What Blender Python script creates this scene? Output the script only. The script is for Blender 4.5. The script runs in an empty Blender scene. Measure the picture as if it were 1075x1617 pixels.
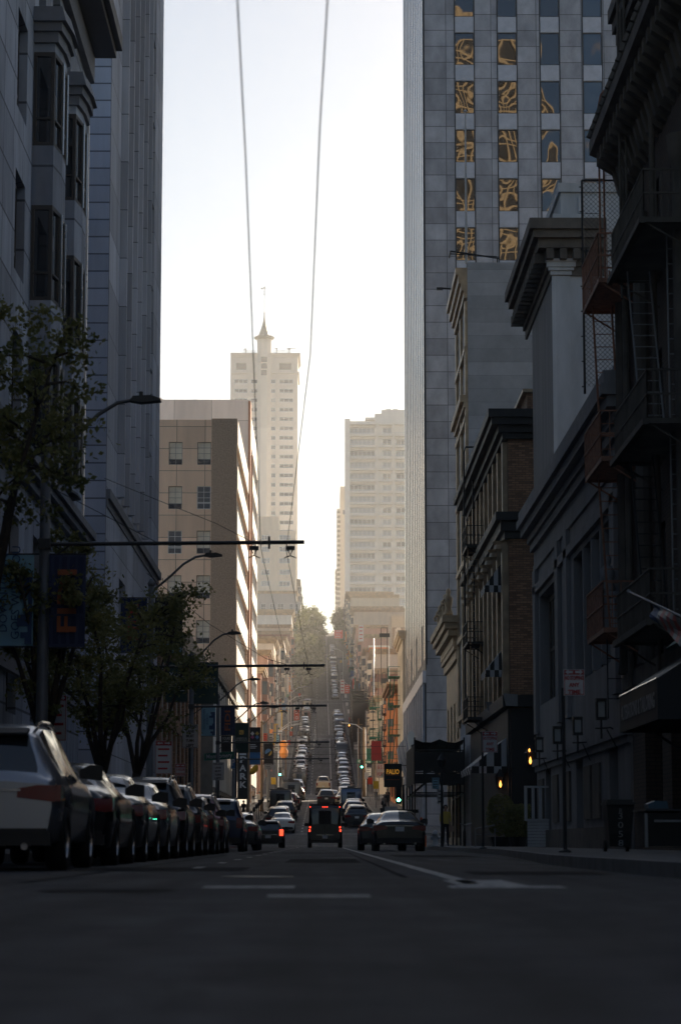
import bpy, bmesh, math, random
import numpy as np
from mathutils import Vector, Matrix, Euler
R = math.radians
random.seed(7)
sc = bpy.context.scene
C = sc.collection

# ---------------------------------------------------------------- camera
F, PW, PH, VX, HY, EYE = 3800.0, 1075.0, 1617.0, 510.0, 1330.0, 0.32
PITCH = math.atan((HY-PH/2)/F)
YAW = -math.atan((PW/2-VX)/F)
cam_d = bpy.data.cameras.new('Camera'); cam = bpy.data.objects.new('Camera', cam_d); C.objects.link(cam)
cam.location = (0, 0, EYE); cam.rotation_euler = (math.pi/2+PITCH, 0, YAW)
cam_d.sensor_fit = 'VERTICAL'; cam_d.sensor_height = 36; cam_d.sensor_width = 24
cam_d.lens = F/PH*36
cam_d.clip_end = 5000; cam_d.clip_start = .05
cam_d.dof.use_dof = True; cam_d.dof.focus_distance = 170; cam_d.dof.aperture_fstop = 2.8
cam_d.dof.aperture_blades = 9
sc.camera = cam
# ---------------------------------------------------------------- sky, sun, exposure
SUN_EL, SUN_AZ = 21.0, 24.0          # azimuth to the right of the street axis (+Y)
w = bpy.data.worlds.new('World'); sc.world = w; w.use_nodes = True
nt = w.node_tree; bg = nt.nodes['Background']
sky = nt.nodes.new('ShaderNodeTexSky'); sky.sky_type = 'NISHITA'; sky.sun_disc = False
sky.sun_elevation = R(SUN_EL); sky.sun_rotation = R(SUN_AZ)
sky.air_density = 1.0; sky.dust_density = .9; sky.ozone_density = 1.0; sky.altitude = 20
nt.links.new(sky.outputs[0], bg.inputs[0]); bg.inputs[1].default_value = 0.050
sd = bpy.data.lights.new('Sun', 'SUN'); sd.energy = 5.0; sd.angle = R(0.5); sd.color = (1.0, .83, .62)
so = bpy.data.objects.new('Sun', sd); C.objects.link(so)
dirv = Vector((math.sin(R(SUN_AZ))*math.cos(R(SUN_EL)), math.cos(R(SUN_AZ))*math.cos(R(SUN_EL)), math.sin(R(SUN_EL))))
so.rotation_euler = dirv.to_track_quat('Z', 'Y').to_euler(); so.location = (60, 100, 90)
vs = sc.view_settings; vs.view_transform = 'Standard'; vs.look = 'None'; vs.gamma = 1; vs.exposure = 1.15; vs.use_curve_mapping = False
cy = sc.cycles; cy.max_bounces = 8; cy.diffuse_bounces = 4; cy.glossy_bounces = 4; cy.volume_bounces = 1; cy.transparent_max_bounces = 8
cy.use_denoising = True; cy.sample_clamp_indirect = 6; cy.caustics_reflective = False; cy.caustics_refractive = False
try: cy.denoiser = 'OPENIMAGEDENOISE'
except Exception: pass

def at(px, py, Y):
    """point on the plane y=Y seen at photograph pixel (px,py)"""
    d = Vector(((px-PW/2)/F, (PH/2-py)/F, -1.0)); d.rotate(Euler((math.pi/2+PITCH, 0, YAW)))
    t = Y/d.y
    return Vector((d.x*t, Y, EYE+d.z*t))
def xz(px, py, Y): p = at(px, py, Y); return p.x, p.z
def zp(py, Y, px=VX): return at(px, py, Y).z

# ---------------------------------------------------------------- materials
MATS = {}
def base_mat(name, col, rough=.7, metal=0.0, spec=.5, coat=0.0, emit=None, es=1.0):
    m = bpy.data.materials.new(name); m.use_nodes = True
    b = m.node_tree.nodes['Principled BSDF']
    b.inputs['Base Color'].default_value = (*col, 1); b.inputs['Roughness'].default_value = rough
    b.inputs['Metallic'].default_value = metal
    b.inputs['Specular IOR Level'].default_value = spec
    b.inputs['Coat Weight'].default_value = coat; b.inputs['Coat Roughness'].default_value = .04
    if emit: b.inputs['Emission Color'].default_value = (*emit, 1); b.inputs['Emission Strength'].default_value = es
    MATS[name] = m
    return m, m.node_tree, b
def N(nt, t, **kw):
    n = nt.nodes.new(t)
    for k, v in kw.items(): setattr(n, k, v)
    return n
def mat(name, col, rough=.7, metal=0.0, var=.15, vs_=1.5, bump=0.0, bs=20, spec=.5, coat=0.0, emit=None, es=1.0):
    m, nt, b = base_mat(name, col, rough, metal, spec, coat, emit, es)
    tc = N(nt, 'ShaderNodeTexCoord')
    if var:
        no = N(nt, 'ShaderNodeTexNoise'); no.inputs['Scale'].default_value = vs_; no.inputs['Detail'].default_value = 6
        nt.links.new(tc.outputs['Object'], no.inputs['Vector'])
        mr = N(nt, 'ShaderNodeMapRange'); mr.inputs[1].default_value = .3; mr.inputs[2].default_value = .7
        mr.inputs[3].default_value = 1-var; mr.inputs[4].default_value = 1+var
        nt.links.new(no.outputs[0], mr.inputs[0])
        mx = N(nt, 'ShaderNodeVectorMath', operation='SCALE'); mx.inputs[0].default_value = col
        nt.links.new(mr.outputs[0], mx.inputs['Scale']); nt.links.new(mx.outputs[0], b.inputs['Base Color'])
        r2 = N(nt, 'ShaderNodeMapRange'); r2.inputs[3].default_value = max(0, rough-.08); r2.inputs[4].default_value = min(1, rough+.08)
        nt.links.new(no.outputs[0], r2.inputs[0]); nt.links.new(r2.outputs[0], b.inputs['Roughness'])
    if bump:
        n2 = N(nt, 'ShaderNodeTexNoise'); n2.inputs['Scale'].default_value = bs; n2.inputs['Detail'].default_value = 4
        nt.links.new(tc.outputs['Object'], n2.inputs['Vector'])
        bp = N(nt, 'ShaderNodeBump'); bp.inputs['Strength'].default_value = bump; bp.inputs['Distance'].default_value = .02
        nt.links.new(n2.outputs[0], bp.inputs['Height']); nt.links.new(bp.outputs[0], b.inputs['Normal'])
    return m
def wallmat(name, col, pw, ph, gap=.02, off=0.0, mortar=None, var=.12, rough=.85, stain=.25, du=0, dz=0, metal=0, spec=.4, zst=.15):
    """panels, ashlar or bricks: joints run along the wall (x+y) and up"""
    m, nt, b = base_mat(name, col, rough, metal, spec)
    tc = N(nt, 'ShaderNodeTexCoord'); sp = N(nt, 'ShaderNodeSeparateXYZ'); nt.links.new(tc.outputs['Object'], sp.inputs[0])
    ad = N(nt, 'ShaderNodeMath', operation='ADD'); nt.links.new(sp.outputs[0], ad.inputs[0]); nt.links.new(sp.outputs[1], ad.inputs[1])
    a2 = N(nt, 'ShaderNodeMath', operation='ADD'); nt.links.new(ad.outputs[0], a2.inputs[0]); a2.inputs[1].default_value = du+1000*pw
    a3 = N(nt, 'ShaderNodeMath', operation='ADD'); nt.links.new(sp.outputs[2], a3.inputs[0]); a3.inputs[1].default_value = dz+1000*ph
    cb = N(nt, 'ShaderNodeCombineXYZ'); nt.links.new(a2.outputs[0], cb.inputs[0]); nt.links.new(a3.outputs[0], cb.inputs[1])
    br = N(nt, 'ShaderNodeTexBrick', offset=off, squash=1.0); br.inputs['Scale'].default_value = 1
    br.inputs['Brick Width'].default_value = pw; br.inputs['Row Height'].default_value = ph; br.inputs['Mortar Size'].default_value = gap
    br.inputs['Mortar Smooth'].default_value = .1
    br.inputs['Color1'].default_value = (*[c*(1+var) for c in col], 1); br.inputs['Color2'].default_value = (*[c*(1-var) for c in col], 1)
    br.inputs['Mortar'].default_value = (*(mortar or [c*.35 for c in col]), 1)
    nt.links.new(cb.outputs[0], br.inputs['Vector'])
    sc2 = N(nt, 'ShaderNodeCombineXYZ')
    mz = N(nt, 'ShaderNodeMath', operation='MULTIPLY'); mz.inputs[1].default_value = zst; nt.links.new(sp.outputs[2], mz.inputs[0])
    nt.links.new(sp.outputs[0], sc2.inputs[0]); nt.links.new(sp.outputs[1], sc2.inputs[1]); nt.links.new(mz.outputs[0], sc2.inputs[2])
    no = N(nt, 'ShaderNodeTexNoise'); no.inputs['Scale'].default_value = .8; no.inputs['Detail'].default_value = 7; no.inputs['Roughness'].default_value = .65
    nt.links.new(sc2.outputs[0], no.inputs['Vector'])
    mr = N(nt, 'ShaderNodeMapRange'); mr.inputs[1].default_value = .3; mr.inputs[2].default_value = .7
    mr.inputs[3].default_value = 1-stain; mr.inputs[4].default_value = 1+stain*.4; nt.links.new(no.outputs[0], mr.inputs[0])
    mx = N(nt, 'ShaderNodeVectorMath', operation='SCALE'); nt.links.new(br.outputs['Color'], mx.inputs[0]); nt.links.new(mr.outputs[0], mx.inputs['Scale'])
    nt.links.new(mx.outputs[0], b.inputs['Base Color'])
    bp = N(nt, 'ShaderNodeBump'); bp.inputs['Strength'].default_value = .5; bp.inputs['Distance'].default_value = .01; bp.invert = True
    nt.links.new(br.outputs['Fac'], bp.inputs['Height']); nt.links.new(bp.outputs[0], b.inputs['Normal'])
    return m
def glassmat(name, col, rough=.05, wob=0.0, ws=.35, metal=0.0, spec=1.0):
    m, nt, b = base_mat(name, col, rough, metal, spec)
    if wob:
        g = N(nt, 'ShaderNodeNewGeometry'); no = N(nt, 'ShaderNodeTexNoise'); no.inputs['Scale'].default_value = ws; no.inputs['Detail'].default_value = 1
        nt.links.new(g.outputs['Position'], no.inputs['Vector'])
        bp = N(nt, 'ShaderNodeBump'); bp.inputs['Strength'].default_value = 1; bp.inputs['Distance'].default_value = wob
        nt.links.new(no.outputs[0], bp.inputs['Height']); nt.links.new(bp.outputs[0], b.inputs['Normal'])
    return m

# ---------------------------------------------------------------- mesh helper
class MB:
    def __init__(s): s.v = []; s.f = []; s.m = []
    def add(s, vs, fs, m=0):
        o = len(s.v); s.v += [tuple(p) for p in vs]
        for f in fs: s.f.append(tuple(o+i for i in f)); s.m.append(m)
        return s
    def box(s, x0, x1, y0, y1, z0, z1, m=0):
        return s.add([(x0,y0,z0),(x1,y0,z0),(x1,y1,z0),(x0,y1,z0),(x0,y0,z1),(x1,y0,z1),(x1,y1,z1),(x0,y1,z1)],
              [(0,3,2,1),(4,5,6,7),(0,1,5,4),(1,2,6,5),(2,3,7,6),(3,0,4,7)], m)
    def cbox(s, c, sx, sy, sz, m=0): return s.box(c[0]-sx/2, c[0]+sx/2, c[1]-sy/2, c[1]+sy/2, c[2]-sz/2, c[2]+sz/2, m)
    def quad(s, a, b, c, d, m=0): return s.add([a,b,c,d], [(0,1,2,3)], m)
    def prism(s, pts, axis, a0, a1, m=0):
        """polygon in the two other axes, extruded along axis 0/1/2"""
        def P(p, a): q = list(p); q.insert(axis, a); return tuple(q)
        n = len(pts)
        return s.add([P(p, a0) for p in pts]+[P(p, a1) for p in pts],
              [tuple(range(n))[::-1], tuple(range(n, 2*n))]+[(i, (i+1) % n, (i+1) % n+n, i+n) for i in range(n)], m)
    def tube(s, path, r, n=8, m=0, cap=True):
        path = [Vector(p) for p in path]; k = len(path); rs = r if isinstance(r, (list, tuple)) else [r]*k
        up = None; vs = []
        for i, p in enumerate(path):
            t = (path[min(i+1, k-1)]-path[max(i-1, 0)]).normalized()
            if up is None: up = Vector((0,0,1)) if abs(t.z) < .9 else Vector((1,0,0))
            a = t.cross(up).normalized(); up = a.cross(t).normalized()
            for j in range(n):
                th = 2*math.pi*j/n; vs.append(p+(a*math.cos(th)+up*math.sin(th))*rs[i])
        fs = [(i*n+j, i*n+(j+1) % n, (i+1)*n+(j+1) % n, (i+1)*n+j) for i in range(k-1) for j in range(n)]
        if cap: fs += [tuple(range(n))[::-1], tuple((k-1)*n+j for j in range(n))]
        return s.add(vs, fs, m)
    def lathe(s, prof, c=(0,0,0), n=16, m=0):
        vs = [(c[0]+r*math.cos(2*math.pi*j/n), c[1]+r*math.sin(2*math.pi*j/n), c[2]+z) for r, z in prof for j in range(n)]
        k = len(prof)
        fs = [(i*n+j, i*n+(j+1) % n, (i+1)*n+(j+1) % n, (i+1)*n+j) for i in range(k-1) for j in range(n)]
        fs += [tuple(range(n))[::-1], tuple((k-1)*n+j for j in range(n))]
        return s.add(vs, fs, m)
    def mesh(s, name, mats, off=(0,0,0), smooth=False, fix=True):
        me = bpy.data.meshes.new(name)
        vv = (np.array(s.v, dtype=float).reshape(-1,3)-np.array(off)).tolist() if s.v else []
        me.from_pydata(vv, [], s.f); me.polygons.foreach_set('material_index', s.m)
        for mt in (mats if isinstance(mats, (list, tuple)) else [mats]): me.materials.append(mt)
        if fix and len(s.f) < 60000:
            bm = bmesh.new(); bm.from_mesh(me); bmesh.ops.recalc_face_normals(bm, faces=bm.faces); bm.to_mesh(me); bm.free()
        if smooth: me.polygons.foreach_set('use_smooth', [True]*len(me.polygons))
        me.update(); return me
def wloc(o):
    v = Vector((0,0,0))
    while o: v += o.location; o = o.parent
    return v
def link(name, me, parent=None, loc=(0,0,0), rz=0):
    o = bpy.data.objects.new(name, me); C.objects.link(o); o.location = loc; o.rotation_euler = (0,0,rz)
    if parent: o.parent = parent
    return o
def part(name, mb, mats, parent, smooth=False, fix=True, label=None):
    o = link(name, mb.mesh(name, mats, wloc(parent) if parent else (0,0,0), smooth, fix), parent)
    if label: o['label'] = label
    return o
def split_part(name, mb, mats, parent, smooth=False):
    par = list(range(len(mb.v)))
    def find(a):
        while par[a] != a: par[a] = par[par[a]]; a = par[a]
        return a
    for f in mb.f:
        for v in f[1:]: par[find(v)] = find(f[0])
    comp = {}
    for f, m_ in zip(mb.f, mb.m): comp.setdefault(find(f[0]), []).append((f, m_))
    for fs in comp.values():
        q = MB(); idx = {}
        for f, m_ in fs:
            g = []
            for v in f:
                if v not in idx: idx[v] = len(q.v); q.v.append(mb.v[v])
                g.append(idx[v])
            q.f.append(tuple(g)); q.m.append(m_)
        part(name, q, mats, parent, smooth)
def tag(o, label, cat, group=None):
    o['label'] = label; o['category'] = cat
    if group: o['group'] = group
    return o
def empty(name, loc, label, cat, group=None):
    o = bpy.data.objects.new(name, None); C.objects.link(o); o.location = loc; o.empty_display_size = .3
    return tag(o, label, cat, group)
def one(name, mb, mats, loc, label, cat, group=None, smooth=False):
    o = link(name, mb.mesh(name, mats, loc, smooth), None, loc); return tag(o, label, cat, group)
def struct(name, mb, mats, kind='structure', **k):
    o = link(name, mb.mesh(name, mats, (0,0,0), **k)); o['kind'] = kind; return o
def copy_tree(o, parent=None):
    c = o.copy(); C.objects.link(c); c.parent = parent
    for ch in list(o.children): copy_tree(ch, c)
    return c
FONT = {}
def text_mb(txt, size, width=None, ext=.004, bold=0.0, spacing=1.0):
    """letters as a mesh in local x (right), z (up), facing -y"""
    cu = bpy.data.curves.new('txt', 'FONT'); cu.body = txt; cu.size = size; cu.align_x = 'CENTER'; cu.align_y = 'CENTER'; cu.extrude = ext
    cu.offset = bold; cu.space_line = 1.0*spacing; cu.resolution_u = 2
    o = bpy.data.objects.new('txt', cu); C.objects.link(o); bpy.context.view_layer.update()
    me = o.to_mesh(); mb = MB()
    vs = np.array([v.co[:] for v in me.vertices]).reshape(-1,3) if len(me.vertices) else np.zeros((0,3))
    if width and len(vs):
        wd = vs[:,0].max()-vs[:,0].min(); vs[:,0] *= width/wd
    mb.add([(a[0], -a[2], a[1]) for a in vs], [tuple(p.vertices) for p in me.polygons])
    o.to_mesh_clear(); bpy.data.objects.remove(o); bpy.data.curves.remove(cu)
    return mb
def text_at(txt, size, p, rz, parent, m, name='lettering', width=None, bold=0.0, tilt=0, roll=0, spacing=1.0):
    mb = text_mb(txt, size, width, bold=bold, spacing=spacing)
    M = Matrix.Rotation(rz, 4, 'Z') @ Matrix.Rotation(roll, 4, 'Y')
    mb.v = [tuple(Vector(p)+M @ Vector(v)) for v in mb.v]
    return part(name, mb, m, parent, fix=False)

# ---------------------------------------------------------------- shared materials
M = {}
M['asphalt'] = None
def asphalt():
    m, nt, b = base_mat('asphalt', (.05,.05,.052), .82, 0, .35)
    g = N(nt, 'ShaderNodeNewGeometry')
    def noise(s, d=6, r=.6):
        n = N(nt, 'ShaderNodeTexNoise'); n.inputs['Scale'].default_value = s; n.inputs['Detail'].default_value = d; n.inputs['Roughness'].default_value = r
        nt.links.new(g.outputs['Position'], n.inputs['Vector']); return n
    n1, n2, n3 = noise(.35), noise(90, 3), noise(3.0, 5)
    cr = N(nt, 'ShaderNodeValToRGB'); cr.color_ramp.elements[0].position = .3; cr.color_ramp.elements[0].color = (.022,.022,.026,1)
    cr.color_ramp.elements[1].position = .72; cr.color_ramp.elements[1].color = (.062,.062,.067,1); nt.links.new(n1.outputs[0], cr.inputs[0])
    mr = N(nt, 'ShaderNodeMapRange'); mr.inputs[1].default_value = .3; mr.inputs[2].default_value = .7; mr.inputs[3].default_value = .6; mr.inputs[4].default_value = 1.5
    nt.links.new(n2.outputs[0], mr.inputs[0])
    mr3 = N(nt, 'ShaderNodeMapRange'); mr3.inputs[1].default_value = .35; mr3.inputs[2].default_value = .65; mr3.inputs[3].default_value = .55; mr3.inputs[4].default_value = 1.45
    nt.links.new(n3.outputs[0], mr3.inputs[0])
    a = N(nt, 'ShaderNodeVectorMath', operation='SCALE'); nt.links.new(cr.outputs[0], a.inputs[0]); nt.links.new(mr.outputs[0], a.inputs['Scale'])
    c = N(nt, 'ShaderNodeVectorMath', operation='SCALE'); nt.links.new(a.outputs[0], c.inputs[0]); nt.links.new(mr3.outputs[0], c.inputs['Scale'])
    sx = N(nt, 'ShaderNodeMapping'); sx.inputs['Scale'].default_value = (2.2,.06,1); nt.links.new(g.outputs['Position'], sx.inputs['Vector'])
    n4 = N(nt, 'ShaderNodeTexNoise'); n4.inputs['Scale'].default_value = 1; n4.inputs['Detail'].default_value = 5; nt.links.new(sx.outputs[0], n4.inputs['Vector'])
    mr4 = N(nt, 'ShaderNodeMapRange'); mr4.inputs[1].default_value = .35; mr4.inputs[2].default_value = .65; mr4.inputs[3].default_value = .6; mr4.inputs[4].default_value = 1.35; nt.links.new(n4.outputs[0], mr4.inputs[0])
    vo = N(nt, 'ShaderNodeTexVoronoi', feature='DISTANCE_TO_EDGE'); vo.inputs['Scale'].default_value = .45; wv = N(nt, 'ShaderNodeVectorMath', operation='ADD'); nt.links.new(g.outputs['Position'], wv.inputs[0]); nt.links.new(n3.outputs['Color'], wv.inputs[1]); nt.links.new(wv.outputs[0], vo.inputs['Vector'])
    mr5 = N(nt, 'ShaderNodeMapRange'); mr5.inputs[1].default_value = 0; mr5.inputs[2].default_value = .02; mr5.inputs[3].default_value = .35; mr5.inputs[4].default_value = 1; nt.links.new(vo.outputs[0], mr5.inputs[0])
    mm = N(nt, 'ShaderNodeMath', operation='MULTIPLY'); nt.links.new(mr4.outputs[0], mm.inputs[0]); nt.links.new(mr5.outputs[0], mm.inputs[1])
    c2 = N(nt, 'ShaderNodeVectorMath', operation='SCALE'); nt.links.new(c.outputs[0], c2.inputs[0]); nt.links.new(mm.outputs[0], c2.inputs['Scale'])
    nt.links.new(c2.outputs[0], b.inputs['Base Color'])
    bp = N(nt, 'ShaderNodeBump'); bp.inputs['Strength'].default_value = .7; bp.inputs['Distance'].default_value = .006
    nt.links.new(n2.outputs[0], bp.inputs['Height']); nt.links.new(bp.outputs[0], b.inputs['Normal'])
    return m
M['asphalt'] = asphalt()
M['ground'] = mat('ground', (.09,.085,.08), .9)
M['conc'] = wallmat('pavement_concrete', (.16,.155,.15), 1.5, 1.5, .02, var=.08)
# pavement joints in plan
def pave():
    m, nt, b = base_mat('pavement', (.15,.145,.14), .85)
    g = N(nt, 'ShaderNodeNewGeometry'); br = N(nt, 'ShaderNodeTexBrick', offset=0.0)
    br.inputs['Scale'].default_value = 1; br.inputs['Brick Width'].default_value = 1.2; br.inputs['Row Height'].default_value = 1.2; br.inputs['Mortar Size'].default_value = .015
    br.inputs['Color1'].default_value = (.16,.155,.15,1); br.inputs['Color2'].default_value = (.125,.12,.118,1); br.inputs['Mortar'].default_value = (.05,.05,.05,1)
    no = N(nt, 'ShaderNodeTexNoise'); no.inputs['Scale'].default_value = 1.6; no.inputs['Detail'].default_value = 8
    mr = N(nt, 'ShaderNodeMapRange'); mr.inputs[1].default_value = .3; mr.inputs[2].default_value = .7; mr.inputs[3].default_value = .65; mr.inputs[4].default_value = 1.2
    s = N(nt, 'ShaderNodeVectorMath', operation='SCALE')
    nt.links.new(g.outputs['Position'], br.inputs['Vector']); nt.links.new(g.outputs['Position'], no.inputs['Vector']); nt.links.new(no.outputs[0], mr.inputs[0])
    nt.links.new(br.outputs['Color'], s.inputs[0]); nt.links.new(mr.outputs[0], s.inputs['Scale']); nt.links.new(s.outputs[0], b.inputs['Base Color'])
    return m
M['pave'] = pave()
M['kerb'] = mat('kerb_stone', (.2,.195,.19), .8, var=.25, vs_=3)
def worn_paint():
    m, nt, b = base_mat('road_paint', (.5,.5,.48), .7)
    g = N(nt, 'ShaderNodeNewGeometry'); n = N(nt, 'ShaderNodeTexNoise'); n.inputs['Scale'].default_value = 7; n.inputs['Detail'].default_value = 8; n.inputs['Roughness'].default_value = .7
    nt.links.new(g.outputs['Position'], n.inputs['Vector'])
    cr = N(nt, 'ShaderNodeValToRGB'); e = cr.color_ramp.elements; e[0].position = .40; e[0].color = (.08,.08,.08,1); e[1].position = .60; e[1].color = (.62,.62,.6,1)
    nt.links.new(n.outputs[0], cr.inputs[0]); nt.links.new(cr.outputs[0], b.inputs['Base Color']); return m
M['paint'] = worn_paint()
M['patch'] = mat('tar_patch', (.018,.018,.02), .95, var=.3, spec=.15)
M['blind'] = mat('drawn_blind', (.66,.61,.50), .4, var=.15, vs_=.8)
M['glass'] = glassmat('dark_window_glass', (.02,.024,.03), .05, wob=.02)
M['glassb'] = glassmat('blue_window_glass', (.035,.06,.10), .06, wob=.05, ws=.5)
M['mirror'] = glassmat('mirror_window_glass', (.10,.10,.105), .015, wob=.035, ws=.3, metal=1.0)
M['glasspale'] = mat('pale_blind_glass', (.28,.32,.36), .18, var=.12, vs_=.6)
M['glassmid'] = mat('mid_blind_glass', (.09,.10,.115), .12, var=.35, vs_=.5)
M['frame_dark'] = mat('dark_frame_metal', (.03,.03,.032), .45, var=.1)
M['frame_light'] = mat('pale_frame_metal', (.55,.56,.58), .3, metal=.6, var=.06)
M['frame_grey'] = mat('grey_frame', (.22,.22,.22), .5, var=.1)
M['iron'] = mat('black_iron', (.03,.028,.027), .5, metal=.2, var=.25)
M['rust'] = mat('rusty_red_iron', (.28,.125,.075), .7, var=.35, vs_=6)
M['pole'] = mat('pole_paint', (.11,.115,.12), .5, metal=.3, var=.2, vs_=3)
M['poledark'] = mat('dark_pole_paint', (.03,.033,.035), .5, metal=.3, var=.2)
M['wood'] = mat('wooden_pole', (.25,.17,.10), .8, var=.25)
M['wire'] = mat('wire_black', (.02,.02,.022), .5, var=0)
M['granite'] = wallmat('blue_grey_granite', (.33,.365,.43), 1.9, 1.36, .035, stain=.35, zst=.4, var=.22)
M['granite_trim'] = mat('granite_trim', (.16,.17,.195), .7, var=.15)
M['tower_front'] = wallmat('slate_panels', (.37,.41,.52), 9, .66, .03, stain=.2)
M['tower_side'] = wallmat('grey_stone_panels', (.50,.52,.58), 3.2, 1.95, .02, stain=.3, var=.2)
M['beige'] = wallmat('beige_precast', (.86,.625,.455), 2.62, 2.07, .03, stain=.14, dz=1.37, du=.3)
M['pebble'] = mat('brown_pebble_panel', (.40,.30,.22), .9, var=.3, vs_=9, bump=.6, bs=30)
M['white_conc'] = wallmat('white_precast', (.86,.82,.77), 4.0, 4.1, .02, stain=.12)
M['cream'] = wallmat('cream_stucco', (.66,.56,.43), 30, 30, .0, stain=.2)
M['tan'] = wallmat('tan_stucco', (.76,.65,.52), 30, 30, .0, stain=.15)
M['grey_stucco'] = wallmat('grey_stucco', (.36,.35,.35), 30, 30, .0, stain=.2)
M['brick_red'] = wallmat('red_brick', (.34,.14,.09), .24, .08, .008, off=.5, mortar=(.3,.24,.2), stain=.3)
M['brick_brown'] = wallmat('brown_brick', (.36,.20,.115), .30, .10, .012, off=.5, mortar=(.17,.12,.09), stain=.35, var=.35)
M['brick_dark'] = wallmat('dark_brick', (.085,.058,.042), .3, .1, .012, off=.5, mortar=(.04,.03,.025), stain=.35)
M['sandstone'] = mat('weathered_sandstone', (.42,.30,.18), .5, var=.35, vs_=1.5, bump=.3, bs=6)
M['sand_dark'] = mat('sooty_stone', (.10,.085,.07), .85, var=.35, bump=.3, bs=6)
M['orange'] = wallmat('orange_stucco', (.72,.29,.13), 30, 30, 0, stain=.3)
M['pinkish'] = wallmat('pink_stucco', (.56,.33,.24), 30, 30, 0, stain=.25)
M['white'] = wallmat('white_stucco', (.74,.70,.64), 30, 30, 0, stain=.2)
M['condo'] = wallmat('condo_concrete', (.86,.81,.74), 30, 30, 0, stain=.1)
M['spire_stone'] = wallmat('pale_terracotta', (.70,.66,.61), 30, 30, 0, stain=.1)
M['grey_classic'] = wallmat('grey_classic_stone', (.23,.225,.23), 60, 60, 0, stain=.3)
M['grey_pale'] = wallmat('pale_grey_render', (.47,.48,.49), 60, 60, 0, stain=.28, zst=.3)
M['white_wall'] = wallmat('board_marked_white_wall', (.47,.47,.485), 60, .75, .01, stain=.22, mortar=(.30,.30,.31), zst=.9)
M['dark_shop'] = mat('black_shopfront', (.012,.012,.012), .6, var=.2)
M['bank_panel'] = wallmat('aluminium_panels', (.36,.36,.39), 1.82, 1.335, .03, stain=.35, var=.2, rough=.42, metal=.25, spec=.6, zst=.6)
M['bank_pale'] = mat('pale_spandrel', (.44,.45,.50), .4, metal=.2, var=.12)
M['fin'] = mat('polished_strip', (.88,.87,.85), .24, metal=.8, var=.08)
M['fin_dark'] = mat('fin_recess', (.035,.037,.042), .3, metal=.2, var=.1)
M['green_roof'] = mat('verdigris_roof', (.30,.30,.26), .6, var=.2)
M['leaf'] = None
def leafmat(name, a, b_):
    m, nt, b = base_mat(name, a, .55, 0, .3)
    g = N(nt, 'ShaderNodeNewGeometry'); n = N(nt, 'ShaderNodeTexNoise'); n.inputs['Scale'].default_value = 1.3; n.inputs['Detail'].default_value = 3
    nt.links.new(g.outputs['Position'], n.inputs['Vector'])
    cr = N(nt, 'ShaderNodeValToRGB'); e = cr.color_ramp.elements; e[0].position = .3; e[0].color = (*a, 1); e[1].position = .7; e[1].color = (*b_, 1)
    nt.links.new(n.outputs[0], cr.inputs[0]); nt.links.new(cr.outputs[0], b.inputs['Base Color'])
    tr = N(nt, 'ShaderNodeBsdfTranslucent'); nt.links.new(cr.outputs[0], tr.inputs[0])
    mx = N(nt, 'ShaderNodeMixShader'); mx.inputs[0].default_value = .35
    out = nt.nodes['Material Output']; nt.links.new(b.outputs[0], mx.inputs[1]); nt.links.new(tr.outputs[0], mx.inputs[2]); nt.links.new(mx.outputs[0], out.inputs[0])
    return m
M['leaf'] = leafmat('street_tree_leaf', (.11,.13,.045), (.26,.25,.09))
M['leaf_far'] = leafmat('olive_leaf', (.10,.12,.045), (.20,.20,.08))
M['bark'] = mat('bark', (.05,.04,.032), .9, var=.3, vs_=8, bump=.5, bs=30)
M['tyre'] = mat('tyre_rubber', (.012,.012,.012), .8, var=.1)
M['rim'] = mat('alloy_rim', (.35,.35,.36), .3, metal=.9, var=.05)
M['cglass'] = glassmat('car_glass', (.015,.018,.022), .03)
M['trim'] = mat('black_plastic', (.015,.015,.016), .55, var=.1)
M['chrome'] = mat('chrome', (.6,.6,.6), .12, metal=1, var=0)
M['tail'] = mat('tail_light_red', (.18,.009,.007), .15, var=0, coat=1)
M['tail_lit'] = mat('tail_light_lit', (.6,.02,.01), .3, var=0, emit=(1,.05,.02), es=1.6)
M['head'] = mat('head_light_glass', (.55,.56,.58), .08, var=0, coat=1)
M['plate'] = mat('licence_plate_white', (.55,.56,.58), .5, var=.05)
M['plate_blue'] = mat('licence_plate_blue', (.03,.05,.2), .5, var=0)
for nme, c, mt in [('silver', (.33,.34,.37), .65), ('black', (.007,.007,.009), 0), ('grey', (.10,.105,.11), .5), ('white', (.62,.62,.61), 0), ('navy', (.012,.02,.06), .3),
               ('red', (.12,.012,.012), .3), ('cream', (.55,.47,.33), .1), ('dgrey', (.04,.042,.046), .4), ('gold', (.32,.27,.19), .5), ('blue', (.05,.10,.2), .4)]:
    M['c_'+nme] = mat('car_paint_'+nme, c, .3 if nme != 'black' else .22, metal=mt, var=.05, coat=.7 if nme != 'black' else .25)
M['green_lit'] = mat('green_signal_lit', (.02,.4,.25), .4, var=0, emit=(.08,1,.55), es=14)
M['white_lit'] = mat('walk_signal_lit', (.6,.6,.6), .4, var=0, emit=(.9,.95,1), es=2.2)
M['amber_lit'] = mat('amber_lit', (.6,.3,.05), .4, var=0, emit=(1,.35,.06), es=6)
M['flame'] = mat('flame_lit', (.8,.4,.1), .4, var=0, emit=(1,.36,.06), es=2.2)
M['sign_white'] = mat('sign_white', (.55,.55,.55), .5, var=.08)
M['sign_green'] = mat('sign_green', (.01,.13,.085), .5, var=.05)
M['sign_red'] = mat('sign_red', (.35,.03,.03), .5, var=.08)
M['sign_black'] = mat('sign_black', (.014,.015,.016), .6, var=.08)
M['ink'] = mat('ink_black', (.02,.02,.02), .6, var=0)
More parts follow.
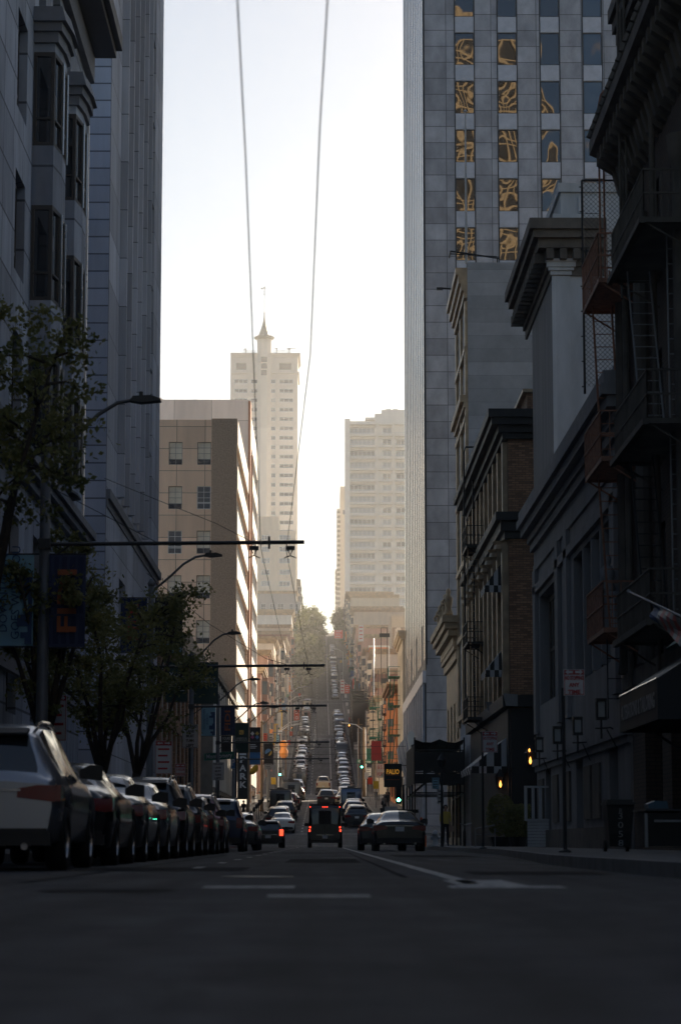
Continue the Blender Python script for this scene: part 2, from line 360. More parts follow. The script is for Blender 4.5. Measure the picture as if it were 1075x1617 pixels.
M['b_navy'] = wallmat('banner_navy', (.022,.035,.085), .16, .6, .03, off=0, mortar=(.04,.055,.12), stain=.1)
M['b_dark'] = mat('banner_dark', (.015,.016,.02), .7, var=.1)
M['b_green'] = mat('banner_dark_green', (.008,.035,.028), .7, var=.1)
M['b_pale'] = mat('banner_pale_blue', (.22,.42,.52), .7, var=.1)
M['b_blue'] = mat('banner_blue', (.03,.14,.33), .7, var=.1)
M['b_red'] = mat('banner_red', (.55,.06,.03), .7, var=.1)
M['b_orange'] = mat('banner_orange', (.75,.25,.03), .7, var=.1)
M['b_white'] = mat('banner_white', (.55,.53,.5), .7, var=.1)
M['o_ink'] = mat('ink_orange', (.32,.09,.03), .6, var=0)
M['y_ink'] = mat('ink_yellow', (.55,.38,.08), .6, var=0)
M['w_ink'] = mat('ink_white', (.6,.62,.62), .6, var=0)
M['n_ink'] = mat('ink_navy', (.02,.06,.16), .6, var=0)
M['y_bright'] = mat('sign_letter_orange', (.7,.36,.05), .5, var=0, emit=(1,.45,.05), es=.12)
M['r_ink'] = mat('ink_red', (.4,.03,.03), .6, var=0)
M['p_ink'] = mat('ink_pink', (.4,.08,.2), .6, var=0)
M['b_ink'] = mat('ink_blue', (.10,.25,.5), .6, var=0)
M['yellow'] = mat('yellow_paint', (.65,.42,.02), .5, var=.1)
M['aw_white'] = mat('awning_white', (.5,.5,.5), .8, var=.08)
M['aw_green'] = mat('awning_green', (.03,.14,.12), .7, var=.15)
M['plastic'] = mat('bin_plastic', (.012,.013,.014), .45, var=.2)
M['binblue'] = mat('bin_lid_blue', (.03,.09,.14), .45, var=.1)
M['skin'] = mat('skin', (.4,.24,.17), .6, var=.05)
M['hair'] = mat('hair_dark', (.02,.015,.012), .6, var=0)
M['cloth1'] = mat('cloth_beige', (.35,.26,.2), .9, var=.1)
M['cloth2'] = mat('cloth_dark', (.02,.02,.025), .9, var=.1)
M['cloth3'] = mat('cloth_yellow', (.5,.38,.08), .9, var=.1)
M['lantern'] = mat('frosted_lantern_glass', (.42,.42,.4), .5, var=.05)
M['orange_plastic'] = mat('orange_plastic', (.7,.12,.02), .5, var=.05)

# ---------------------------------------------------------------- ground profile
PROF = [(-400,0),(150,0.0),(160,.15),(176,.85),(190,1.6),(220,2.9),(250,4.1),(292,5.6),(310,6.2),(335,8.0),(430,18.7),(446,19.9),(568,32.8),(584,34.2),(728,55),(746,57),(900,78.0),(930,79.3),(1500,72)]
def G(y):
    for (a, za), (b, zb) in zip(PROF, PROF[1:]):
        if y <= b: return za+(zb-za)*(y-a)/(b-a)
    return PROF[-1][1]
def slope(y): return math.atan((G(y+2)-G(y-2))/4)
YS = sorted(set([-300,-100,-40,-10]+list(range(0, 150, 5))+[p[0] for p in PROF if 0 < p[0] < 1400]+list(range(150, 930, 6))+list(range(930,1401,60))))
CROSS = [(160,176),(292,310),(430,446),(568,584),(728,746),(900,916)]
def strip(mb, x0, x1, y0, y1, dz, m=0):
    ys = [y0]+[y for y in YS if y0 < y < y1]+[y1]
    f0 = x0 if callable(x0) else (lambda y: x0); f1 = x1 if callable(x1) else (lambda y: x1)
    for a, b in zip(ys, ys[1:]):
        mb.quad((f0(a),a,G(a)+dz),(f1(a),a,G(a)+dz),(f1(b),b,G(b)+dz),(f0(b),b,G(b)+dz), m)
    return mb
g = MB(); strip(g, -420, 420, -300, 1400, -.02)
struct('ground', g, M['ground'])
LK = -4.95
def RK(y):
    if y < 33: return 3.15
    if y < 62: return 3.15+1.35*(y-33)/29
    return 4.5
r = MB(); strip(r, LK-.02, lambda y: RK(y)+.02, -250, 1395, 0)
for a, b in CROSS:
    strip(r, -160, LK-.02, a, b, 0); strip(r, 4.52, 160, a, b, 0)
struct('road', r, M['asphalt'])
blocks = [(-250,160)]+[(CROSS[i][1], CROSS[i+1][0]) for i in range(5)]+[(916,1395)]
pv = MB(); kb = MB()
for a, b in blocks:
    strip(pv, -9.0, LK-.15, a, b, .14); strip(pv, lambda y: RK(y)+.15, 9.0, a, b, .14)
    ys = [a]+[y for y in YS if a < y < b]+[b]
    for p, q in zip(ys, ys[1:]):
        for s in (-1, 1):
            def e(y, k): return (LK-.15*k) if s < 0 else RK(y)+.15*k
            kb.quad((e(p,0),p,G(p)),(e(q,0),q,G(q)),(e(q,0),q,G(q)+.144),(e(p,0),p,G(p)+.144))
            kb.quad((e(p,0),p,G(p)+.144),(e(q,0),q,G(q)+.144),(e(q,1),q,G(q)+.144),(e(p,1),p,G(p)+.144))
    for yy in (a, b):
        for x0, x1 in ((-9,LK-.15),(RK(yy)+.15,9)): kb.quad((x0,yy,G(yy)-.1),(x1,yy,G(yy)-.1),(x1,yy,G(yy)+.144),(x0,yy,G(yy)+.144))
struct('pavement', pv, M['pave']); struct('kerb', kb, M['kerb'])
# road markings
mk = MB()
def line(x0, x1, y0, y1): strip(mk, x0, x1, y0, y1, .005)
line(1.08, 1.22, 18.6, 150); line(1.08, 1.22, 178, 290); line(1.08, 1.22, 312, 428)
line(1.08, 1.22, 448, 566); line(1.08, 1.22, 586, 726); line(1.08, 1.22, 748, 900)
for y0 in list(range(30, 150, 7))+list(range(180, 290, 5))+list(range(314, 428, 5))+list(range(448, 566, 7))+list(range(586, 726, 8)):
    line(-1.62, -1.5, y0, y0+1.6)
for a, b in ((-4.6,-2.45),(-.85,-.2),(.9,1.72),(2.6,3.1)): line(a, b, 17.0, 17.75)
line(1.0, 1.5, 17.75, 20.5)
for a, b in ((-.33,.28),): line(a, b, 14.2, 14.75)
for a, b in ((-3.6,-1.8),(-1.2,.6),(1.3,3.4)): line(a, b, 148.2, 148.7)
for a, b in CROSS[1:]:
    line(-4.6, 4.2, a-3.6, a-3.3); line(-4.6, 4.2, a-.9, a-.6); line(-4.6, 4.2, b+.8, b+1.1); line(-4.6,4.2,b+3.4,b+3.7)
line(-4.6, 4.2, 157, 157.3); line(-4.6, 4.2, 153.8, 154.1); line(-4.6, 4.2, 177, 177.4)
for y0 in range(44, 146, 6): line(1.9, 3.0, y0, y0+.12)
for y0 in range(182, 720, 6):
    if not any(a-6 < y0 < b+6 for a, b in CROSS): line(1.5, 2.2, y0, y0+.15); line(-2.3, -1.75, y0, y0+.15)
struct('road_markings', mk, M['paint'])
pt = MB()
pt.add([(-1.75,15.6,.0045),(-1.15,15.5,.0045),(-.95,16.1,.0045),(-1.1,16.7,.0045),(-1.7,16.6,.0045),(-1.9,16.1,.0045)], [(0,1,2,3,4,5)])
strip(pt, -2.4, -2.33, 19, 60, .0045); strip(pt, .72, .78, 22, 70, .0045)
for x0_, x1_, y0_, y1_ in ((-2.9,-.9,27,31),(1.5,2.9,24,26.5),(-.6,.6,38,46),(1.6,3.4,52,60),(-2.2,-1.7,62,90),(-3.6,-2.6,12.5,13.6),(-1.2,.9,70,74)): strip(pt, x0_, x1_, y0_, y1_, .0045)
struct('tar_patches', pt, M['patch'])
for (x, y) in ((-.6, 22.5), (.35, 50)):
    mh = MB(); mh.lathe([(.33,0),(.33,.006),(.27,.006),(.26,.004)], (x, y, 0.001), 20)
    one('manhole_cover', mh, M['iron'], (x,y,.001), 'round iron manhole cover in the asphalt %s' % ('just past the broad crossing line' if y < 30 else 'between the lane lines, farther along'), 'manhole')

# ---------------------------------------------------------------- building helpers
WC = {}
def win_mesh(w, h, cols=1, rows=1, fr=.07, mf='frame_dark', mg='glass', rail=None, sill=None, low=None, name='window'):
    """window unit: x right, -y out, z up; origin bottom centre. slots: frame, glass, lower sash glass"""
    k = (round(w,3), round(h,3), cols, rows, fr, mf, mg, rail, sill, low)
    if k in WC: return WC[k]
    b = MB(); x0, x1 = -w/2, w/2
    b.quad((x0,0,0),(x1,0,0),(x1,0,h),(x0,0,h), 1)
    if low: b.quad((x0+fr,-.012,fr),(x1-fr,-.012,fr),(x1-fr,-.012,h*low),(x0+fr,-.012,h*low), 2)
    b.box(x0,x0+fr,-.06,0,0,h); b.box(x1-fr,x1,-.06,0,0,h); b.box(x0+fr,x1-fr,-.058,0,0,fr); b.box(x0+fr,x1-fr,-.058,0,h-fr,h)
    for i in range(1, cols): x = x0+w*i/cols; b.box(x-fr*.35,x+fr*.35,-.05,0,fr,h-fr)
    for i in range(1, rows): z = h*i/rows; b.box(x0+fr,x1-fr,-.045,0,z-fr*.3,z+fr*.3)
    if rail: b.box(x0+fr,x1-fr,-.047,0,h*rail-fr*.5,h*rail+fr*.5)
    if sill: b.box(x0-.08,x1+.08,-sill,-.065,-.12,0)
    me = b.mesh(name, [M[mf], M[mg], M['glass'] if low else M[mg]]); WC[k] = me
    return me
def place(root, me, spots, name='window', most=90):
    """each spot (x,y,z,rz) in world; the nearest are parts of their own, a tail beyond `most` one stuff part"""
    o0 = wloc(root)
    spots = sorted(spots, key=lambda s: (s[1], -s[2]))
    for s in spots[:most]:
        link(name, me, root, Vector(s[:3])-o0, s[3])
    rest = spots[most:]
    if rest:
        vs, fs, mi = [], [], []
        V = [v.co.copy() for v in me.vertices]; P = [(tuple(p.vertices), p.material_index) for p in me.polygons]
        for s in rest:
            T = Matrix.Translation(Vector(s[:3])-o0) @ Matrix.Rotation(s[3], 4, 'Z'); o = len(vs)
            vs += [(T @ v)[:] for v in V]
            for p, m_ in P: fs.append(tuple(o+i for i in p)); mi.append(m_)
        m2 = bpy.data.meshes.new(name+'s_beyond'); m2.from_pydata(vs, [], fs); m2.polygons.foreach_set('material_index', mi)
        for mt in me.materials: m2.materials.append(mt)
        ob = link('upper_'+name+'s', m2, root); ob['kind'] = 'stuff'
def facade(mb, o, u, W, z0, z1, rects, depth=.25, m=0, mr=None):
    """wall from o along unit u, outward normal to the right of u; rects (u0,u1,za,zb) are openings with reveals"""
    n = (u[1], -u[0]); mr = m if mr is None else mr
    def P(a, d, z): return (o[0]+u[0]*a-n[0]*d, o[1]+u[1]*a-n[1]*d, z)
    us = sorted(set([0, W]+[round(r[0],3) for r in rects]+[round(r[1],3) for r in rects])); us = [a for a in us if 0 <= a <= W]
    zs = sorted(set([z0, z1]+[round(r[2],3) for r in rects]+[round(r[3],3) for r in rects])); zs = [a for a in zs if z0 <= a <= z1]
    ui = {a: i for i, a in enumerate(us)}; zi = {a: i for i, a in enumerate(zs)}
    H = set()
    for r in rects:
        a, b, c, d = [round(v,3) for v in r]
        if a not in ui or b not in ui or c not in zi or d not in zi: continue
        for i in range(ui[a], ui[b]):
            for j in range(zi[c], zi[d]): H.add((i,j))
        mb.quad(P(a,0,c),P(a,depth,c),P(a,depth,d),P(a,0,d), mr); mb.quad(P(b,0,c),P(b,depth,c),P(b,depth,d),P(b,0,d), mr)
        mb.quad(P(a,0,c),P(b,0,c),P(b,depth,c),P(a,depth,c), mr); mb.quad(P(a,0,d),P(b,0,d),P(b,depth,d),P(a,depth,d), mr)
    for i in range(len(us)-1):
        for j in range(len(zs)-1):
            if (i,j) not in H: mb.quad(P(us[i],0,zs[j]),P(us[i+1],0,zs[j]),P(us[i+1],0,zs[j+1]),P(us[i],0,zs[j+1]), m)
def grid_rects(W, n, w, z0, fh, floors, h, margin=.0):
    """n bays evenly over W; bottom sill z0, storey height fh"""
    out = []
    for f in range(floors):
        for i in range(n):
            c = margin+(W-2*margin)*(i+.5)/n; out.append((c-w/2, c+w/2, z0+fh*f, z0+fh*f+h))
    return out
RZ = {'front': 0.0, 'L': math.pi/2, 'R': -math.pi/2}
def spots_of(rects, o, u, rz, depth):
    n = (u[1], -u[0])
    return [(o[0]+u[0]*(a+b)/2-n[0]*depth, o[1]+u[1]*(a+b)/2-n[1]*depth, c, rz) for a, b, c, d in rects]
class Bldg:
    """a building with a street wall (side L faces +x, side R faces -x) and a front wall facing the camera"""
    def __init__(s, name, label, side, xs, depthx, y0, y1, z1, wall, cat='building', group=None, zb=None, roof=.5):
        s.side = side; s.xs = xs; s.y0 = y0; s.y1 = y1; s.z1 = z1; s.zb = G(y0)-.3 if zb is None else zb
        s.xo = xs-depthx if side == 'L' else xs+depthx
        s.x0, s.x1 = min(s.xs, s.xo), max(s.xs, s.xo); s.wm = M[wall] if isinstance(wall, str) else wall
        s.root = empty(name, (xs, y0, s.zb), label, cat, group)
        s.mb = MB(); s.rectS = []; s.rectF = []; s.depth = .25; s.roofd = roof
        # street wall runs so that its outward normal is toward the street
        if side == 'L': s.oS, s.uS = (xs, y0), (0, 1)
        else: s.oS, s.uS = (xs, y1), (0, -1)
        s.oF, s.uF = (s.x0, y0), (1, 0)
        s.WS = y1-y0; s.WF = s.x1-s.x0
    def Y(s, y): return (y-s.y0) if s.side == 'L' else (s.y1-y)
    def street(s, rects, me=None, depth=.25, name='window', most=90):
        s.rectS += rects; s.dS = max(depth, getattr(s, 'dS', 0))
        if me: place(s.root, me, spots_of(rects, s.oS, s.uS, RZ[s.side], depth), name, most)
    def front(s, rects, me=None, depth=.2, name='window', most=90):
        s.rectF += rects; s.dF = max(depth, getattr(s, 'dF', 0))
        if me: place(s.root, me, spots_of(rects, s.oF, s.uF, 0.0, depth), name, most)
    def finish(s, extra=None):
        facade(s.mb, s.oS, s.uS, s.WS, s.zb, s.z1, s.rectS, getattr(s, 'dS', .2)+.001)
        facade(s.mb, s.oF, s.uF, s.WF, s.zb, s.z1, s.rectF, getattr(s, 'dF', .2)+.001)
        x0, x1, y0, y1, zb, z1 = s.x0, s.x1, s.y0, s.y1, s.zb, s.z1
        s.mb.quad((x0,y1,zb),(x1,y1,zb),(x1,y1,z1),(x0,y1,z1)); s.mb.quad((s.xo,y0,zb),(s.xo,y1,zb),(s.xo,y1,z1),(s.xo,y0,z1))
        t = .3; zr = z1-s.roofd
        s.mb.quad((x0,y0,zr),(x1,y0,zr),(x1,y1,zr),(x0,y1,zr))
        for a in ((x0,x1,y0+.002,y0+t),(x0,x1,y1-t,y1-.002),(x0+.002,x0+t,y0+t,y1-t),(x1-t,x1-.002,y0+t,y1-t)): s.mb.box(a[0],a[1],a[2],a[3],zr,z1-.004)
        w_ = s.mb.mesh('wall', s.wm, wloc(s.root), fix=False); link('wall', w_, s.root)
        return s.root
    def band(s, z, h, proj, m, name='cornice', front=True, profile=None, y0=None, y1=None, backw=None):
        """moulding round the street and front walls; profile = list of (dz, proj) steps"""
        b = MB(); sg = 1 if s.side == 'L' else -1
        steps = profile or [(h, proj)]
        zz = z; y0_ = s.y0 if y0 is None else y0; y1_ = s.y1 if y1 is None else y1
        for dz, p in steps:
            fr = p if front else 0
            xa, xb = sorted((s.xs+sg*.003, s.xs+sg*p)); b.box(xa, xb, y0_-fr, y1_, zz, zz+dz)
            if front:
                xa, xb = sorted((s.xs+sg*.003, s.xs-sg*(backw or s.WF))); b.box(xa, xb, y0_-fr, y0_-.003, zz, zz+dz)
            zz += dz
        return part(name, b, M[m] if isinstance(m, str) else m, s.root)

# ================================================================ LEFT SIDE
# -- near grey stone building with oriels
zs1 = [zp(250, 65.5), zp(490, 65.5), zp(725, 65.5)]; WH = zp(105, 65.5)-zp(250, 65.5)
soff = zp(90, 79)
B = Bldg('stone_office_building', 'dark granite building with projecting bay windows and a deep black cornice behind the trees', 'L', -8.0, 14, 30, 79.2, soff+1.5, 'granite')
rc = []; FH = zs1[0]-zs1[1]
flat = [(60.9,62.9),(54.6,56.6),(48.5,50.5),(42.5,44.5)]
for z in [zs1[0]+.1, zs1[1]+.1, zs1[2]+.1, zs1[0]+FH]:
    for a, b in flat: rc.append((a-30, b-30, z, z+WH if z < zs1[0]+2 else z+2.3))
for a, b in ((65.2,66.9),(68.6,70.5),(71.7,73.6)): rc.append((a-30, b-30, zs1[0]+FH, zs1[0]+FH+2.3))
for z, h in ((zs1[0]+.9+WH, 1.5),): pass
rc.append((75.6-30, 77.4-30, zs1[0]+WH-.3, zs1[0]+WH+1.9))
for a, b in ((60.9,62.9),(66,68),(71.5,73.5),(54.6,56.6)):
    for z in (zs1[2]-FH*1.02, 3.6): rc.append((a-30, b-30, z, z+2.4))
big = [r for r in rc if r[3]-r[2] > 2.35]; small = [r for r in rc if r[3]-r[2] <= 2.35]
for rr in (big, small):
    hs = {}
    for r_ in rr: hs.setdefault((round(r_[1]-r_[0],2), round(r_[3]-r_[2],2)), []).append(r_)
    for (ww, hh), L_ in hs.items(): B.street(L_, win_mesh(ww, hh, 2, 1, .08, 'frame_dark', 'glass', rail=.3), .28)
B.band(soff, 1.4, 1.15, 'frame_dark', 'cornice', profile=[(.25,.95),(.5,1.15),(.25,1.05)])
B.band(soff-.9, .9, .22, 'granite_trim', 'frieze')
bz = 9.75
B.band(bz, .8, .45, 'granite_trim', 'belt_course', profile=[(.25,.2),(.2,.38),(.25,.5)])
B.band(4.6, .4, .15, 'granite_trim', 'string_course', y1=79.2)
# oriels: stone body, cap, glazed faces
def oriel(y0, k):
    b = MB(); cap = MB(); zt = zs1[0]+WH+.25
    plan = [(-8.0,y0),(-7.42,y0),(-7.3,y0+.95),(-7.3,y0+2.0),(-8.0,y0+2.6)]
    def ring(z, e=0): return [(x+(e if i in (1,2,3) else 0), y-(e if i < 2 else 0)+(e if i > 3 else 0), z) for i, (x, y) in enumerate(plan)]
    segs = []
    z = bz+.8
    for s_ in sorted(zs1):
        segs.append((z, s_)); z = s_+WH
    segs.append((z, zt))
    for a, c in segs:
        lo, hi = ring(a), ring(c); n = 5
        b.add(lo+hi, [(i,(i+1) % n,(i+1) % n+n,i+n) for i in range(n-1)]+[tuple(range(n,2*n)), tuple(range(n))[::-1]])
    split_part('bay_wall', b, M['granite'], B.root)
    for a, c, e in ((zt, zt+.3, .10), (zt+.3, zt+.55, .2), (zt+.55, zt+1.0, .32)):
        lo, hi = ring(a, e), ring(c, e+(.0 if c < zt+.8 else -.12)); n = 5
        cap.add(lo+hi, [(i,(i+1) % n,(i+1) % n+n,i+n) for i in range(n-1)]+[tuple(range(n,2*n)), tuple(range(n))[::-1]])
    part('bay_cap', cap, M['granite_trim'], B.root)
    for s_ in zs1:
        f = MB(); gl = MB(); tr = MB(); r0, r1 = ring(s_), ring(s_+WH)
        for i in range(3):
            a, c = Vector(r0[i]), Vector(r0[i+1]); d = (c-a); L_ = d.length; d.normalize(); nn = Vector((d.y, -d.x, 0))
            def Q(t, z, o): return tuple(a+d*t-nn*o+Vector((0,0,z)))
            gl.quad(Q(.03,.03,.06),Q(L_-.03,.03,.06),Q(L_-.03,WH-.03,.06),Q(.03,WH-.03,.06))
            for t0, t1, z0_, z1_ in ((0,.09,0,WH),(L_-.09,L_,0,WH),(.09,L_-.09,0,.1),(.09,L_-.09,WH-.12,WH),(.09,L_-.09,WH*.28,WH*.28+.06)):
                p = [Q(t0,z0_,0),Q(t1,z0_,0),Q(t1,z0_,.1),Q(t0,z0_,.1),Q(t0,z1_,0),Q(t1,z1_,0),Q(t1,z1_,.1),Q(t0,z1_,.1)]
                f.add(p, [(0,3,2,1),(4,5,6,7),(0,1,5,4),(1,2,6,5),(2,3,7,6),(3,0,4,7)])
        tr.tube([(-7.27,y0+.97,s_+.02),(-7.27,y0+.97,s_+WH-.02)], .035, 6)  # pale tubes stand in for the bright reflections along the jambs
        tr.tube([(-7.27,y0+1.98,s_+.02),(-7.27,y0+1.98,s_+WH-.02)], .03, 6)
        fo = part('bay_window', f, M['frame_dark'], B.root)
        part('pane', gl, M['glass'], fo); part('frame', tr, M['frame_light'], fo)
for k, y in enumerate((64.3, 70.0, 46.0)): oriel(y, k)
tr = MB(); tr.box(-8.05,-7.93,79.1,79.28,bz+.9,soff-1)
part('corner_strip', tr, M['frame_light'], B.root)
B.finish()
# -- unseen left block added to close off sky light behind the camera
B = Bldg('unseen_street_block', 'unseen granite block added before the bay-windowed building to close off the sky, left', 'L', -8.0, 20, -290, 29.8, 16, 'granite')
B.street(grid_rects(319.8, 60, 2.2, 4, 4.2, 2, 2.6), win_mesh(2.2, 2.6, 2, 2, .1, 'frame_dark', 'glass'), most=20)
B.depth = .25; B.finish()
# -- dark tower
B = Bldg('dark_office_tower', 'slate-grey high-rise with tight columns of narrow windows, right of the bay-windowed building', 'L', -8.0, 18, 88, 116.2, 74, 'tower_side')
zc = 12.6
bays = [(92.7+2.6*i+.5, 92.7+2.6*i+2.1) for i in range(5)]
rr = []
for f in range(15):
    for a, b in bays: rr.append((a-88, b-88, 14.3+3.95*f, 14.3+3.95*f+3.4))
B.street(rr, win_mesh(1.6, 3.4, 2, 1, .07, 'frame_light', 'glass', rail=.5), .35)
r2 = [(109.0-88, 111.2-88, 14.3+3.95*f, 14.3+3.95*f+3.9) for f in range(15)]
B.street(r2, win_mesh(2.2, 3.9, 3, 4, .1, 'frame_grey', 'glass'), .9)
r3 = [(100.5-88, 103.5-88, 7.0, 10.6), (106-88, 109-88, 7.0, 10.6), (94-88,97-88,7,10.6)]
B.street(r3, win_mesh(3.0, 3.6, 6, 1, .08, 'frame_light', 'glass'), .4)
B.dS = .9
fb = MB()
for i in range(6):
    y = 92.7+2.6*i; fb.box(-8+.003, -7.72, y-.16, y+.16, 13.6, 73)
fl = MB()
for a, b in bays:
    for q in (a-.04, b+.02): fl.box(-8+.004, -7.9, q-.03, q+.03, 13.6, 73)
split_part('bright_mullion', fl, M['frame_light'], B.root)
split_part('fin', fb, M['tower_side'], B.root)
fr = MB(); fr.box(-25.9, -8.02, 87.985, 87.998, 0, 73.9); part('end_panels', fr, M['tower_front'], B.root)
B.band(zc, .7, .12, 'granite_trim', 'belt_course', profile=[(.3,.05),(.35,.16)], front=False)
B.finish()
# -- low glass and brick building left
B = Bldg('glazed_brick_building', 'low brown brick building with grey glazing bars behind the tow-away signs', 'L', -8.0, 16, 118, 158.5, 11.3, 'brick_brown')
rr = [(2+4.0*i, 2+4.0*i+3.0, 3.4+3.6*f, 3.4+3.6*f+2.9) for i in range(9) for f in range(2)]
B.street(rr, win_mesh(3.0, 2.9, 5, 3, .09, 'frame_light', 'glassmid'), .2)
rr2 = [(2+4.0*i, 2+4.0*i+3.0, .4, 2.9) for i in range(9)]
B.street(rr2, win_mesh(3.0, 2.5, 2, 1, .09, 'frame_dark', 'glass'), .2)
B.band(10.6, .5, .25, 'sand_dark'); B.finish()
# -- mansard building beyond the first crossing
B = Bldg('mansard_building', 'dark building with a sloping brown roof and white pilasters in front of the beige tower', 'L', -8.0, 16, 176, 219.5, zp(1062,176), 'sand_dark')
rr = grid_rects(43.5, 11, 2.0, 5.2, 3.7, 2, 2.6)
B.street(rr, win_mesh(2.0, 2.6, 2, 2, .08, 'frame_light', 'glass'), .2)
B.street(grid_rects(43.5, 11, 2.6, 1.2, 3, 1, 2.8), win_mesh(2.6, 2.8, 2, 1, .08, 'frame_dark', 'glass'), .2)
pl = MB()
for i in range(12): y = 176.4+3.88*i; pl.box(-8+.003, -7.8, y-.35, y+.35, 4.3, B.z1-.5)
split_part('pilaster', pl, M['white'], B.root)
mr_ = MB(); zt = zp(1008,178); mr_.prism([(-8.0,B.z1),(-9.6,zt),(-24,zt),(-24,B.z1)], 1, 176.02, 219.4)
part('roof', mr_, M['pebble'], B.root)
B.band(B.z1-.35, .35, .35, 'sand_dark'); B.finish()
# -- beige precast tower
za = zp(663,220)
B = Bldg('beige_office_building', 'beige panelled office block with paired sash windows and a brown corner pier, middle left', 'L', -8.0, 26, 220, 253, za, 'beige')
fh = 4.14
rr = []
sill0 = zp(734,220)
cols_ = [xz(267,700,220)[0], xz(312,700,220)[0]]; cols_ = [cols_[0]-5.24, cols_[0]-2.62]+cols_
for f in range(9):
    for c in cols_: rr.append((c+34, c+34+1.26, sill0-fh*f, sill0-fh*f+2.13))
me1 = win_mesh(1.26, 2.13, 2, 4, .055, 'frame_grey', 'blind', low=.24, sill=.1); me2 = win_mesh(1.26, 2.13, 2, 4, .055, 'frame_light', 'glassmid', rail=.3, sill=.1)
random.seed(3)
sel = [random.random() < .78 for _ in rr]
B.front([r_ for r_, s_ in zip(rr, sel) if s_], me1, .22); B.front([r_ for r_, s_ in zip(rr, sel) if not s_], me2, .18)
pp = MB(); pp.box(xz(334.5,700,220)[0], -7.96, 219.9, 219.996, B.zb, za+.1); part('corner_pier', pp, M['pebble'], B.root)
rs = []
for f in range(9): rs.append((1.2, 32.2, sill0-fh*f-.1, sill0-fh*f+1.95))
B.street(rs, win_mesh(31.0, 2.05, 18, 1, .09, 'frame_light', 'glasspale'), .25, name='window_band')
wc = MB(); wc.box(-7.996, -7.9, 220.02, 253, B.zb, za-.1) if False else None
B.wmS = 1
B.finish()
ws = MB()   # white precast cladding on the street side, spandrel by spandrel
lv = [B.zb]+sorted([v for f in range(9) for v in (sill0-fh*f-.1, sill0-fh*f+1.95)])+[za]
for i in range(0, len(lv), 2): ws.box(-7.997, -7.9, 220.1, 252.9, lv[i], lv[i+1])
split_part('spandrel', ws, M['white_conc'], B.root)
# -- second white-banded block behind it
zb_ = zp(633,254)
B = Bldg('white_banded_office_building', 'taller pale office block with brilliant white floor bands, rising behind the beige block', 'L', -8.0, 34, 253.4, 291.5, zb_, 'white_conc')
rs = [(3.0, 37.4, zb_-3.2-fh*f-2.2, zb_-3.2-fh*f) for f in range(10)]
B.street(rs, win_mesh(34.4, 2.2, 20, 1, .09, 'frame_light', 'glasspale'), .25, name='window_band')
ch = MB(); x_, z_ = xz(310, 655, 256); ch.lathe([(.22,0),(.22,2.1),(.27,2.1),(.27,2.5),(.2,2.5)], (x_,254.6,zb_-2.3), 10)
part('vent_pipe', ch, M['frame_grey'], B.root)
pr = MB(); pr.box(-7.997,-7.75,253.5,256.3,B.zb,zb_-.1); pr.tube([(-7.6,253.6,B.zb),(-7.6,253.6,zb_-6)], .12, 6); part('end_pier', pr, M['pinkish'], B.root)
fc = MB(); fc.box(-41.9,-8.02,253.3,253.39,za-2,zb_-.02); part('upper_wall', fc, M['white_conc'], B.root)
B.finish()
B = Bldg('pale_gabled_building', 'sliver of a pale sloping-roofed building between the dark high-rise and the beige block', 'L', xz(262,640,330)[0], 20, 330, 350, zp(634,330), 'white', zb=5)
B.finish(); rf = MB(); xr = xz(262,633,330)[0]; rf.prism([(xr,B.z1),(xr-20,B.z1+14),(xr-20,B.z1)], 1, 330, 350); part('roof', rf, M['white'], B.root)

